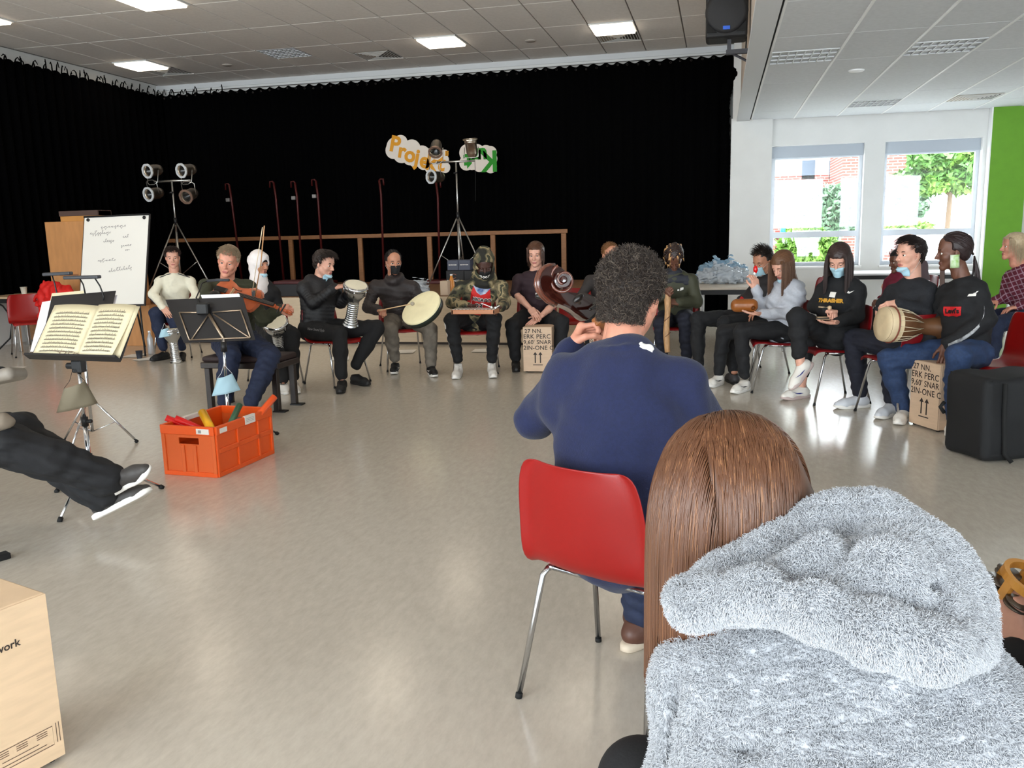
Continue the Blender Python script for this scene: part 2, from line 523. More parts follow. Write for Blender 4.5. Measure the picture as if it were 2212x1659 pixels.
HAND_POSES = dict(                 # finger joint angles, thumb direction
    flat=((8, 10, 6), (-0.75, 0.65, -0.1), (10, 10)),
    relaxed=((22, 28, 16), (-0.55, 0.75, -0.35), (15, 20)),
    curved=((35, 45, 25), (-0.45, 0.70, -0.55), (20, 25)),
    grip=((60, 75, 45), (-0.40, 0.55, -0.75), (30, 35)),
    fist=((80, 90, 55), (-0.25, 0.60, -0.78), (40, 45)),
)
def build_hand(pose, h=0.0034):
    if (pose, h) in _hands: return _hands[(pose, h)]
    (c1, c2, c3), td, (t2, t3) = HAND_POSES[pose]
    f = Field(h)
    f.box((0, 0.048, 0), (0.039, 0.046, 0.0135), rad=0.012, k=0.012)
    f.cone((0, -0.03, 0), (0, 0.02, 0), 0.026, 0.027, flat=((0, 0, 1), 0.68), k=0.02)
    for i, (x, y, ls, r, sp) in enumerate(((-0.0285, 0.088, (0.042, 0.026, 0.020), 0.0092, -0.06), (-0.0095, 0.092, (0.046, 0.029, 0.021), 0.0095, -0.01),
                                           (0.0100, 0.090, (0.043, 0.027, 0.020), 0.0090, 0.04), (0.0285, 0.083, (0.033, 0.020, 0.018), 0.0080, 0.10))):
        p = np.array([x, y - 0.012, 0.001]); a = 0.0
        for j, (L, c) in enumerate(zip(ls, (c1*(1 + 0.06*i), c2, c3))):
            a += math.radians(c)
            q = p + L*np.array([sp*math.cos(a), math.cos(a), -math.sin(a)])*(1.25 if j == 0 else 1)
            f.cone(p, q, r*(1 - 0.07*j), r*(1 - 0.07*(j+1)), k=0.004 if j else 0.008); p = q
    d = unit(td); p = np.array([-0.026, 0.020, -0.004])
    q = p + d*0.044; f.cone(p, q, 0.0145, 0.0115, k=0.014)
    ax = unit(np.cross(d, (0.6, 0.2, -0.5)))
    for L, c, r in ((0.031, t2, 0.0105), (0.026, t3, 0.0092)):
        R = np.array(Matrix.Rotation(math.radians(c), 3, Vector(ax))); d = R @ d
        p, q = q, q + d*L; f.cone(p, q, r, r*0.9, k=0.004)
    me = f.mesh('hand'); _hands[(pose, h)] = me
    return me

def build_shoe(kind):
    """sneaker: returns upper and sole meshes; y to the toe, z up, origin under the ankle on the ground"""
    if kind in _shoes: return _shoes[kind]
    f = Field(0.005)
    hi = {'high': 0.115, 'low': 0.075, 'flat': 0.06}[kind]
    f.cone((0, -0.045, 0.050), (0, 0.01, 0.055), 0.034, 0.037, k=0.02)
    f.cone((0, 0.01, 0.055), (0, 0.13, 0.036), 0.040, 0.037, k=0.03)
    f.cone((0, 0.13, 0.036), (0, 0.185, 0.030), 0.040, 0.029, k=0.03)
    f.cone((0, -0.02, 0.05), (0, -0.012, hi), 0.042, 0.042, k=0.02)
    f.ell((0, -0.012, hi + 0.025), (0.035, 0.038, 0.022), k=0.006, op='s')
    f.cone((0, 0.045, hi*0.75 + 0.025), (0, 0.12, 0.062), 0.020, 0.016, flat=((0, 0, 1), 0.6), k=0.015)
    for i in range(4):
        y = 0.045 + 0.02*i
        f.cone((-0.026, y, hi*0.75 + 0.028 - 0.010*i - (hi-0.075)*0.2*i), (0.026, y, hi*0.75 + 0.028 - 0.010*i - (hi-0.075)*0.2*i), 0.004, 0.004, k=0.003)
    f.box((0, 0.06, -0.09), (0.2, 0.3, 0.108), rad=0.001, k=0.002, op='s')
    up = f.mesh('upper')
    out = []
    for t in np.linspace(0, 2*math.pi, 28, endpoint=False):
        c, s = math.cos(t), math.sin(t)
        w = 0.044 if s > 0 else 0.037
        y = 0.062 + 0.150*(abs(s)**0.75)*(1 if s > 0 else -1)
        out.append((w*(abs(c)**0.7)*(1 if c > 0 else -1)*(1 - 0.12*math.exp(-((y-0.05)/0.05)**2)), y))
    mb = MB(); n = len(out); rings = []
    for sc, z in ((0.96, 0.0), (1.03, 0.006), (1.03, 0.024), (0.95, 0.030)):
        rings.append([mb.bm.verts.new((x*sc, 0.06 + (y-0.06)*sc, z + (0.012*max(0, (y-0.14)/0.07)**2 if z < 0.02 else 0.006*max(0, (y-0.14)/0.07)))) for x, y in out])
    for a, b in zip(rings, rings[1:]):
        for k in range(n): mb.bm.faces.new((a[k], a[(k+1) % n], b[(k+1) % n], b[k]))
    mb.bm.faces.new(list(reversed(rings[0]))); mb.bm.faces.new(rings[-1])
    sole = mb.mesh('sole')
    _shoes[kind] = (up, sole)
    return _shoes[kind]

HAIRMAT = {}
def hair_mat(name, col, rough=0.45):
    return mat('hair_' + name, col, rough, spec=0.4, noise=0.12, nscale=60)

def scalp_ok(p, line=0.075):
    """is this head-local scalp point inside the hairline"""
    x, y, z = p
    if y > 0.045: return z > line
    if y > 0.0: return z > line - (0.045 - y)/0.045*(line - 0.012)
    return z > -0.062 + max(0, (y + 0.075))*0.95
def hair_cap(style, line=0.075, thick=0.008):
    f = Field(0.0045)
    t = thick
    f.ell((0, -0.014, 0.047), (0.077 + t, 0.098 + t, 0.084 + t))
    f.ell((0, -0.050, -0.010), (0.060 + t*0.6, 0.050 + t*0.6, 0.060), k=0.02)
    f.box((0, 0.125, -0.02), (0.2, 0.10, line - 0.004 + 0.02), rad=0.02, k=0.012, op='s')      # forehead and face
    f.box((0, 0.075, -0.09), (0.2, 0.085, 0.105), rad=0.02, k=0.015, op='s')                   # cheeks
    f.box((0, 0.0, -0.16), (0.2, 0.2, 0.095), rad=0.01, k=0.01, op='s')                        # neck
    rs = folds(0.0012 if style in ('crop', 'long', 'parted') else 0.0035, 130, 7)
    return f.mesh('hair', warp=rs)
def hair_strands(style, n, seed, length, line=0.075, grav=(0, 0, -1)):
    rs = random.Random(seed); out = []; grav = np.asarray(grav, float)
    while len(out) < n:
        v = unit(np.array([rs.gauss(0, 1), rs.gauss(0, 1), rs.gauss(0, 1)]))
        p = np.array([0, -0.013, 0.046]) + v*np.array([0.079, 0.099, 0.087])
        if not scalp_ok(p, line): continue
        if style in ('quiff', 'fringe') and p[2] < 0.05 and rs.random() < 0.6: continue
        L = length*(0.7 + 0.6*rs.random())
        nrm = unit(v/np.array([0.079, 0.099, 0.087]))
        if style in ('quiff',): flow = np.array([0.25*rs.gauss(0, 1), 0.55, 0.75]); L *= (0.45 + max(0, p[2])*6)
        elif style == 'fringe': flow = np.array([0.2*rs.gauss(0, 1), 1.0, 0.15]); L *= (0.35 + max(0, p[2])*6)
        elif style == 'crop': flow = nrm*1.0 + np.array([0, 0.3, -0.2])
        elif style == 'messy': flow = np.array([rs.gauss(0, 0.7), 0.4 + rs.gauss(0, 0.5), 0.3 + rs.gauss(0, 0.4)])
        elif style == 'curly': flow = nrm
        else: flow = np.array([math.copysign(0.7, p[0] + 0.012) if p[2] > 0.06 else 0.0, -0.15, -0.3])
        k = 11 if style == 'long' else 8 if style in ('parted', 'curly') else 5
        pts = [p.copy()]; q = p.copy(); d = unit(nrm*(0.25 if style in ('long', 'parted') else 0.7) + flow*0.6)
        ph = rs.random()*6.28; u = unit(np.cross(nrm, (0.3, 0.4, 0.86))); w = np.cross(nrm, u)
        for i in range(1, k):
            st = L/(k-1)
            if style in ('long', 'parted'):
                d = unit(d*0.35 + grav*0.75 + flow*(0.30 if i < 2 else 0))
            elif style in ('fringe', 'quiff', 'messy'):
                d = unit(d*0.7 + flow*0.35 + np.array([0, 0, -0.28])*(i/k)*(2.2 if style == 'fringe' else 0.9))
            q = q + d*st
            e = (q - np.array([0, -0.013, 0.046]))/np.array([0.082, 0.102, 0.09]); r = np.linalg.norm(e)
            if r < 1.0 + 0.008*i: q = np.array([0, -0.013, 0.046]) + e/r*np.array([0.082, 0.102, 0.09])*(1.0 + 0.008*i)
            if style in ('long', 'parted') and q[1] > 0.02 and q[2] < line + 0.01 and abs(q[0]) < 0.066:
                q[0] = math.copysign(0.066 + 0.01*rs.random(), p[0] + 0.012); q[1] = min(q[1], 0.075)
            if style in ('long', 'parted') and q[2] < -0.02:               # hang outside the neck
                rr = math.hypot(q[0], q[1] + 0.02)
                if rr < 0.072: q[:2] = (np.array([q[0], q[1] + 0.02])/max(rr, 1e-6)*0.072) - np.array([0, 0.02])
            if style == 'curly':
                a = ph + i*1.5; pts.append(q + (u*math.cos(a) + w*math.sin(a))*0.008)
            else: pts.append(q.copy())
        out.append(np.array(pts))
    return out

BONE = dict(torso=0.50, head=0.20, sh=0.175, upper=0.285, fore=0.255, thigh=0.43, shank=0.42)

def resolve(px, Y, scale=1.0, torso_s=0, head_s=0):
    """joints in the room from where they appear; depth follows from the bone lengths.
    px: pel, neck, head, sa, sb, ea, eb, wa, wb (arms: px, py, near/far), ka, kb, fa, fb (ankle px,py), ta, tb (toe px,py)"""
    B = {k: v*scale for k, v in BONE.items()}
    J = {}
    J['pel'] = atY(*px['pel'], Y)
    n = px['neck']; J['neck'] = on_sphere(n[0], n[1], J['pel'], B['torso'], n[2] if len(n) > 2 else torso_s)
    n = px['head']; J['head'] = on_sphere(n[0], n[1], J['neck'], B['head'], n[2] if len(n) > 2 else head_s)
    for s in 'ab':
        n = px['s'+s]; J['s'+s] = on_sphere(n[0], n[1], J['neck'], B['sh'], n[2])
        if 'e'+s in px:
            n = px['e'+s]; J['e'+s] = on_sphere(n[0], n[1], J['s'+s], B['upper'], n[2])
            n = px['w'+s]; J['w'+s] = on_sphere(n[0], n[1], J['e'+s], B['fore'], n[2])
    rt = unit(J['sb'] - J['sa'])
    rt[2] *= 0.3; rt = unit(rt)
    for s, g in (('a', -1), ('b', 1)):
        J['h'+s] = J['pel'] + rt*g*0.085*scale
        if 'k'+s in px:
            if 'f'+s in px:
                n = px['f'+s]; J['f'+s] = atz(n[0], n[1], n[2] if len(n) > 2 else 0.09)
                n = px['k'+s]; J['k'+s] = on_sphere(n[0], n[1], J['f'+s], B['shank'], n[2])
            else:
                n = px['k'+s]; J['k'+s] = on_sphere(n[0], n[1], J['h'+s], B['thigh'], n[2])
            if 't'+s in px:
                n = px['t'+s]; J['t'+s] = atz(n[0], n[1], n[2] if len(n) > 2 else 0.02)
    return J
def report(name, J):
    L = lambda a, b: round(float(np.linalg.norm(J[a] - J[b])), 2) if a in J and b in J else None
    print('POSE', name, 'pel', np.round(J['pel'], 2), 'neck', np.round(J['neck'], 2), 'head z', round(float(J['head'][2]), 2), 'thigh', L('ha', 'ka'), L('hb', 'kb'), 'shank', L('ka', 'fa'), L('kb', 'fb'),
          'upper', L('sa', 'ea'), L('sb', 'eb'), 'fore', L('ea', 'wa'), L('eb', 'wb'), 'sh', L('sa', 'sb'), 'torso', L('pel', 'neck'))

def person(label, J, skin='fair', sex='m', a_is='R', scale=1.0, look=(0, 0, 0), eyes='open', top=None, legs=None, shoe=None, hair=None,
           hands=None, group=None, seed=1, name='person', hh=0.0034):
    """look = yaw (to image right), pitch (down), roll in degrees relative to facing the camera"""
    g = 1 if a_is == 'R' else -1
    R_ = {'a': 'R', 'b': 'L'} if a_is == 'R' else {'a': 'L', 'b': 'R'}
    right = unit(J['sa'] - J['sb'])*g
    up = unit(J['neck'] - J['pel']); fwd = unit(np.cross(up, right)); right = np.cross(fwd, up)
    root = empty(name, (J['pel'][0], J['pel'][1], 0), 0, label, 'person', group)
    P = dict(root=root, J=J, fwd=fwd, up=up, right=right, scale=scale)
    sk = SKIN[skin]; hm = hair['mat'] if hair else sk
    # head frame
    back = unit(np.array([CAM[0]-J['head'][0], CAM[1]-J['head'][1], 0.0]))
    if a_is == 'L' : back = -back
    yaw, pit, rol = [math.radians(v) for v in look]
    rz = Matrix.Rotation(yaw, 3, 'Z')
    hf = np.array(rz @ Vector(back))
    hr = np.cross(hf, (0, 0, 1))
    hf2 = hf*math.cos(pit) + np.array([0, 0, -1])*math.sin(pit); hu = np.cross(hr, hf2)
    hr2 = hr*math.cos(rol) + hu*math.sin(rol); hu2 = np.cross(hr2, hf2)
    HM = frame_matrix(J['head'], hr2*scale, hf2*scale, hu2*scale)
    P['HM'] = HM; P['hf'] = hf2; P['hr'] = hr2; P['hu'] = hu2
    s = scale
    # body, one continuous figure
    f = Field(0.0085)
    chest = J['pel'] + (J['neck'] - J['pel'])*0.66; waist = J['pel'] + (J['neck'] - J['pel'])*0.3
    f.cone(J['pel'], waist, 0.125*s, 0.11*s, flat=(fwd, 0.72), k=0.05)
    f.cone(waist, chest, 0.11*s, 0.128*s, flat=(fwd, 0.72), k=0.05)
    f.cone(J['neck'] - up*0.03*s, J['head'] - hu2*0.07*s - hf2*0.03*s, 0.054*s, (0.045 if sex == 'f' else 0.051)*s, k=0.03)
    for c in 'ab':
        f.cone(J['neck'] - up*0.035*s, J['s'+c] - up*0.01*s, 0.034*s, 0.034*s, k=0.06)
        f.cone(chest, J['s'+c] - up*0.03*s, 0.07*s, 0.04*s, k=0.04)
        if 'e'+c in J:
            f.cone(J['s'+c], J['e'+c], 0.042*s, 0.037*s, k=0.02)
            f.cone(J['e'+c], J['e'+c]*0.6 + J['w'+c]*0.4, 0.036*s, 0.037*s, k=0.02)
            f.cone(J['e'+c]*0.6 + J['w'+c]*0.4, J['w'+c], 0.037*s, 0.0255*s, k=0.02)
        f.cone(J['pel'], J['h'+c], 0.1*s, 0.09*s, k=0.03)
        if 'k'+c in J:
            f.cone(J['h'+c], J['k'+c], 0.078*s, 0.052*s, k=0.03)
            if 'f'+c in J:
                f.cone(J['k'+c], J['k'+c]*0.65 + J['f'+c]*0.35, 0.05*s, 0.052*s, k=0.02)
                f.cone(J['k'+c]*0.65 + J['f'+c]*0.35, J['f'+c], 0.052*s, 0.034*s, k=0.02)
    parts = [(f.mesh('body'), None, 0), (build_head(sex, eyes), HM, 0)]
    for c in 'ab':
        if hands and c in hands and 'w'+c in J:
            pose, d, n = hands[c][:3]
            d = unit(d) if d is not None else unit(J['w'+c] - J['e'+c])
            n = np.asarray(n, float); n = unit(n - d*np.dot(n, d)); x = np.cross(d, n)
            m = -1 if R_[c] == 'L' else 1
            hs = s*0.96
            HMx = frame_matrix(J['w'+c], x*m*hs, d*hs, n*hs)
            parts.append((build_hand(pose, hh), HMx, 0)); P['hand_'+c] = HMx
    me = join_meshes('body', parts)
    body = link_world('body', me, [sk, LIP[skin], EYE_WHITE, IRIS, hm], root)
    P['body'] = body
    # top
    if top:
        t = top.get('t', 0.008); puff = top.get('puff', 0); m = top['mat']; h = top.get('h', 0.0085)
        f = Field(h); sl = top.get('sleeve', 1.0); fl = top.get('flare', 0.0)
        w = top.get('w', 1.0)
        ringb = (top.get('rings', 0), 0.014) if puff else None
        f.cone(J['pel'] + up*(top.get('hem', 0.0)), waist, (0.136 + t + fl)*s*w, (0.130 + t)*s*w, flat=(fwd, 0.78), k=0.05, ring=(3, 0.010) if puff else None)
        f.cone(waist, chest, (0.130 + t)*s*w, (0.134 + t)*s*w, flat=(fwd, 0.76), k=0.05, ring=(5, 0.010) if puff else None)
        f.cone(chest, chest + up*0.09*s, (0.134 + t)*s*w, (0.100 + t)*s*w, flat=(fwd, 0.72), k=0.05)
        if sex == 'f' and not puff:
            for q in (-1, 1): f.ell(chest + fwd*0.075*s + right*q*0.068*s - up*0.01, 0.06*s + t*0.5, k=0.04)
        for c in 'ab':
            f.cone(J['neck'] - up*0.045*s, J['s'+c] - up*0.005*s, (0.042 + t*0.7)*s, (0.040 + t*0.8)*s, k=0.05)
            f.cone(chest + up*0.02, J['s'+c] - up*0.03*s, (0.085 + t)*s, (0.042 + t*0.8)*s, k=0.04)
            if 'e'+c in J:
                r1, r2, r3 = (0.044 + t*0.75)*s, (0.040 + t*0.8)*s, (0.031 + t*0.6)*s
                if sl >= 1.0:
                    f.cone(J['s'+c], J['e'+c], r1, r2, k=0.025, ring=(8, 0.010) if puff else None)
                    e = J['e'+c] + (J['w'+c] - J['e'+c])*min(1.0, sl)*0.99
                    f.cone(J['e'+c], e, r2, r3, k=0.025, ring=(7, 0.009) if puff else None)
                    if top.get('cuff'):
                        dd = unit(J['w'+c] - J['e'+c]); f.cone(e - dd*0.05, e - dd*0.005, r3*1.12, r3*0.98, k=0.006)
                else:
                    e = J['s'+c] + (J['e'+c] - J['s'+c])*sl*1.0
                    f.cone(J['s'+c], e, r1, r2*1.04, k=0.025)
        cr = top.get('collar', 0.010)
        if cr:
            nb = J['neck'] - up*0.012*s + fwd*0.0
            ax = unit(unit(J['head'] - J['neck'])*0.5 + up*0.5 + fwd*0.25); u = right; v = np.cross(ax, u)
            rr = top.get('collar_r', 0.062)*s; ch = top.get('collar_h', 0.0)
            ring = [nb + (u*math.cos(a) + v*math.sin(a))*rr for a in np.linspace(0, 2*math.pi, 14, endpoint=False)]
            for i in range(14):
                f.cone(ring[i], ring[(i+1) % 14], cr, cr, k=0.012)
                if ch:
                    f.cone(ring[i] + ax*ch*0.5, ring[(i+1) % 14] + ax*ch*0.5, cr, cr, k=0.012); f.cone(ring[i] + ax*ch, ring[(i+1) % 14] + ax*ch, cr, cr, k=0.012)
        if top.get('hood'):
            for q in (-1, -0.5, 0, 0.5, 1):
                a = q*1.5
                c0 = J['neck'] + up*0.005 - fwd*math.cos(a)*0.085*s + right*math.sin(a)*0.095*s
                f.ell(c0, (0.05*s, 0.05*s, 0.042*s), k=0.03)
        for c0, c1, ra, rb in top.get('extra', []): f.cone(c0, c1, ra, rb, k=0.03)
        o = link_world(top.get('name', 'sweater'), f.mesh('top', warp=folds(top.get('fold', 0.0045), top.get('ff', 28), seed)), m, root)
        P['top'] = o
    # trousers
    if legs:
        t = legs.get('t', 0.010); f = Field(0.0085)
        r1, r2, r3 = legs.get('r', (0.090, 0.064, 0.048))
        f.cone(J['pel'] - right*0.03, J['pel'] + right*0.03, (0.125 + t)*s, (0.125 + t)*s, flat=(fwd, 0.9), k=0.04)
        for c in 'ab':
            if 'k'+c not in J: continue
            f.cone(J['h'+c], J['k'+c], (r1 + t)*s, (r2 + t)*s, k=0.035)
            if 'f'+c in J:
                e = J['k'+c] + (J['f'+c] - J['k'+c])*legs.get('len', 0.95)
                md = J['k'+c]*0.55 + e*0.45
                f.cone(J['k'+c], md, (r2 + t)*s, (r2*0.93 + t)*s, k=0.02)
                f.cone(md, e, (r2*0.93 + t)*s, (r3 + t*0.6)*s, k=0.02)
        o = link_world(legs.get('name', 'trousers'), f.mesh('legs', warp=folds(legs.get('fold', 0.005), legs.get('ff', 34), seed+5)), legs['mat'], root)
        P['legs'] = o
    # shoes
    if shoe:
        upm, som = build_shoe(shoe.get('kind', 'low'))
        for c in 'ab':
            if 't'+c not in J or 'f'+c not in J: continue
            a = J['f'+c].copy(); d = J['t'+c] - a
            if shoe.get('flat_'+c, True):
                a[2] = 0.0 ; d[2] = 0; uz = np.array([0, 0, 1.0]); d = unit(d); x = np.cross(d, uz)
                o = np.array([a[0], a[1], 0.0])
            else:
                sh = unit(J['k'+c] - J['f'+c]); d = unit(d); x = unit(np.cross(d, sh)); uz = np.cross(x, d); o = J['f'+c] - uz*0.085*s
            M = frame_matrix(o, x*s, d*s, uz*s)
            ob = bpy.data.objects.new('shoe', join_meshes('shoe', [(upm, None, 0)])); COL.objects.link(ob)
            ob.data.materials.append(shoe['mat']); ob.parent = root
            L = parent_matrix(root).inverted() @ M
            ob.location = L.to_translation(); ob.rotation_euler = L.to_euler(); ob.scale = (s, s, s)
            if 'label' in shoe: ob['label'] = shoe['label']
            sb = bpy.data.objects.new('sole', join_meshes('sole', [(som, None, 0)])); COL.objects.link(sb)
            sb.data.materials.append(shoe.get('sole', shoe['mat'])); sb.parent = ob
            if shoe.get('sock'):
                mb = MB(); mb.tube([J['f'+c] + (J['f'+c]-J['k'+c])*0.0, J['f'+c] + (J['k'+c]-J['f'+c])*0.22], 0.040*s, 12, r2=0.046*s)
                mb.build('sock', shoe['sock'], root, True, world=True)
            if shoe.get('swoosh'):
                for q in (-1, 1):
                    pts = [(-0.03, 0.052), (0.005, 0.045), (0.03, 0.048), (0.085, 0.07), (0.03, 0.056), (0.0, 0.056)]
                    o0 = np.array(M @ Vector((q*0.03, 0.05, 0))); xx = d if q > 0 else d
                    me2 = poly_mesh([[(-p[0] if q < 0 else p[0], p[1]) for p in (pts if q > 0 else pts[::-1])]])
                    xdir = d if q > 0 else -d
                    try: decal('side_mark', me2, o0, xdir, uz, ob_world(ob, M), shoe['swoosh'], ob, 0.0018, 0.012)
                    except Exception as ex: print('swoosh', ex)
            P['shoe_'+c] = ob; P['shoeM_'+c] = M
    # hair
    if hair:
        st = hair['style']; ln = hair.get('line', 0.075)
        if st in ('crop', 'quiff', 'fringe', 'messy', 'long', 'parted', 'curly'):
            cap = hair_cap(st, ln - (0.010 if st in ('long', 'parted') else 0.0), hair.get('thick', 0.008))
            cap.transform(HM)
            ho = link_world('hair', cap, hm, root); P['hair'] = ho
            A = np.array(HM); cs = [c @ A[:3, :3].T + A[:3, 3] for c in hair_strands(st, hair.get('n', 700), seed, hair.get('len', 0.05), ln, unit(np.array(HM.to_3x3().inverted() @ Vector((0, 0, -1)))))]
            so = strands('strand', cs, hair.get('r', 0.0016), hm, ho); so['kind'] = 'stuff'
    return P
class _T: pass
def ob_world(ob, M):
    """a stand-in with world-space verts for projecting prints"""
    t = _T(); me = ob.data.copy(); me.transform(M); t.data = me; t.location = Vector((0, 0, 0)); t.parent = None
    t.rotation_euler = Matrix.Identity(3).to_euler(); t.scale = (1, 1, 1)
    return t
def local(P, x, y, z):
    return np.array(P['HM'] @ Vector((x, y, z)))
def face_mask(P, kind, m, loops=True, name='face_mask'):
    """surgical / cloth mask laid over the face or pulled under the chin"""
    HM = P['HM']; A = np.array(HM)
    nu, nv = 15, 9
    z0, z1, wd = {'up': (-0.122, -0.018, 0.068), 'chin': (-0.150, -0.085, 0.066), 'low': (-0.125, -0.045, 0.066)}[kind]
    pm = parent_matrix(P['body']); T = P['body'].data
    bv = BVHTree.FromPolygons([pm @ v.co for v in T.vertices], [tuple(p.vertices) for p in T.polygons])
    pts = np.zeros((nu, nv, 3)); lasty = None
    for j in range(nv):
        z = z0 + (z1 - z0)*j/(nv-1)
        for i in range(nu):
            u = -1 + 2*i/(nu-1); x = wd*math.sin(u*1.35)/math.sin(1.35)
            o = HM @ Vector((x*1.6, 0.25, z)); c = HM @ Vector((0, -0.005, z))
            c = HM @ Vector((x*0.35, -0.01, z))
            hit = bv.ray_cast(o, (c - o).normalized(), 0.6)
            y = 0.06
            if hit[0] is not None:
                q = HM.inverted() @ hit[0]; y = q.y; x2 = q.x
                if y > 0.125 or abs(x2) > 0.095: y, x2 = 0.06*(1 - u*u), x      # a hand or sleeve in the way
            else: x2 = x
            if kind == 'chin' and z < -0.105: y = max(y, 0.062 - abs(u)*0.05 + (z + 0.105)*0.5); 
            bulge = 0.008 + 0.010*(1-u*u)*math.sin(math.pi*j/(nv-1)) + 0.0015*(-1)**j
            dirv = unit(np.array([x2, y + 0.02, 0]))
            pts[i, j] = np.array([x2, y, z]) + dirv*bulge*(1 if abs(u) < 0.95 else 0.6)
    W = pts @ A[:3, :3].T + A[:3, 3]
    mb = MB(); mb.grid(W)
    o = mb.build(name, m, P['root'], True, world=True)
    md = o.modifiers.new('thickness', 'SOLIDIFY'); md.thickness = 0.002
    if loops:
        mb = MB()
        for i, s in ((0, -1), (nu-1, 1)):
            for j, ez in ((1, -0.025), (nv-2, 0.02)):
                a = W[i, j]; e = local(P, s*0.083, -0.022, ez)
                mid = (a + e)/2 + np.array(P['hr'])*s*0.006
                mb.tube([a, mid, e], 0.0012*P['scale'], 5)
        mb.build('ear_loop', EYE_WHITE, o, True, world=True)
    return o
# ------------------------------------------------------------------ the room
WHITE = mat('wall_paint', (226, 226, 224), 0.85, noise=0.02, nscale=3)
def floor_material():
    m = bpy.data.materials.new('linoleum'); m.use_nodes = True; nt = m.node_tree; b = nt.nodes['Principled BSDF']
    tc = nt.nodes.new('ShaderNodeTexCoord')
    n1 = nt.nodes.new('ShaderNodeTexNoise'); n1.inputs['Scale'].default_value = 14; n1.inputs['Detail'].default_value = 3; n1.inputs['Roughness'].default_value = 0.7
    n2 = nt.nodes.new('ShaderNodeTexNoise'); n2.inputs['Scale'].default_value = 0.9; n2.inputs['Detail'].default_value = 4
    mp = nt.nodes.new('ShaderNodeMapping'); mp.inputs['Scale'].default_value = (2.2, 0.8, 1); mp.inputs['Rotation'].default_value = (0, 0, 0.35)
    nt.links.new(tc.outputs['Object'], mp.inputs['Vector']); nt.links.new(mp.outputs['Vector'], n1.inputs['Vector']); nt.links.new(tc.outputs['Object'], n2.inputs['Vector'])
    cr = nt.nodes.new('ShaderNodeValToRGB'); cr.color_ramp.elements[0].position = 0.3; cr.color_ramp.elements[1].position = 0.72
    cr.color_ramp.elements[0].color = srgb(188, 179, 166); cr.color_ramp.elements[1].color = srgb(202, 194, 181)
    nt.links.new(n1.outputs['Fac'], cr.inputs['Fac']); nt.links.new(cr.outputs['Color'], b.inputs['Base Color'])
    b.inputs['Roughness'].default_value = 0.19
    b.inputs['Specular IOR Level'].default_value = 0.7
    return m
def slab(name, lo, hi, m, parent=None, kind='structure', bev=0.0):
    mb = MB(); mb.box(lo, hi, bev=bev); o = mb.build(name, m, parent)
    if kind and parent is None: o['kind'] = kind
    return o
XL, XR, YB, YF = -10.0, 7.6, 14.4, -4.5        # room extent
ZC, ZL = 4.20, 3.024                            # hall ceiling, low ceiling
XB = 0.30                                       # bulkhead between the two
slab('floor', (XL-0.2, YF-0.2, -0.1), (XR+0.2, YB+0.2, 0), floor_material())
slab('wall_back', (XL, YB, 0), (0.16, YB+0.15, ZC), WHITE)
slab('wall_left', (XL-0.15, YF, 0), (XL, YB+0.15, ZC), WHITE)
# ceiling slab behind the tiles
CEIL_BACK = mat('ceiling_grid_metal', (128, 122, 116), 0.7)
TILE = mat('ceiling_tile', (240, 235, 229), 0.9, noise=0.03, nscale=25, bump=0.08, bscale=220)
TILE2 = mat('ceiling_tile_low', (222, 225, 228), 0.9, noise=0.03, nscale=25, bump=0.08, bscale=220)
hall_ceiling = slab('ceiling', (XL, YF, ZC), (XB, YB+0.15, ZC+0.12), CEIL_BACK)
low_ceiling = slab('ceiling_low', (XB+0.14, YF, ZL), (XR, YB, ZL+0.12), mat('low_grid_metal', (190, 190, 190), 0.6))
# lit panels (col, row, half): tile grid origin (-0.554, 10.99), 0.624 x 1.283
TX0, TDX, TY0, TDY = -0.554, 0.624, 10.985, 1.283
def cell(x, y): return math.floor((x - TX0)/TDX), math.floor((y - TY0)/TDY)
LIT = [(-8.85, 12.5), (-3.98, 12.5), (-1.48, 12.5), (-6.45, 9.4), (-8.9, 9.4), (-3.98, 9.4), (-1.48, 9.4),
       (-8.9, 6.4), (-6.45, 6.4), (-3.98, 6.4), (-1.48, 6.4), (-8.9, 3.3), (-6.45, 3.3), (-3.98, 3.3), (-1.48, 3.3), (-8.9, 0.2), (-6.45, 0.2), (-3.98, 0.2), (-1.48, 0.2),
       (-8.9, -2.9), (-3.98, -2.9)]
OFF = [(-6.42, 12.5)]
VENT = [(-8.85, 13.0), (-5.5, 13.0), (-1.48, 13.0)]
half = {}
def hf_of(y): return int((y - TY0)/TDY % 1 >= 0.5)
for k, L in (('lit', LIT), ('off', OFF), ('vent', VENT)):
    for x, y in L: half.setdefault(cell(x, y), {})[hf_of(y)] = k
def tile_mesh(w, d, t=0.014, gap=0.009):
    mb = MB(); mb.box((gap, gap, -t), (w-gap, d-gap, 0.004), bev=0.003); return mb.mesh('tile')
tm_full = tile_mesh(TDX, TDY); tm_half = tile_mesh(TDX, TDY/2)
for me in (tm_full, tm_half): me.materials.append(TILE)
GLOW = mat('lit_diffuser', (255, 246, 232), 0.5, emit=(1.0, 0.86, 0.68), estr=LAMP_STRENGTH)
LFRAME = mat('lamp_frame', (225, 225, 222), 0.4)
LOUV = mat('lamp_louvre', (206, 208, 210), 0.45, metal=0.1)
DARKGAP = mat('vent_dark', (66, 58, 52), 0.8)
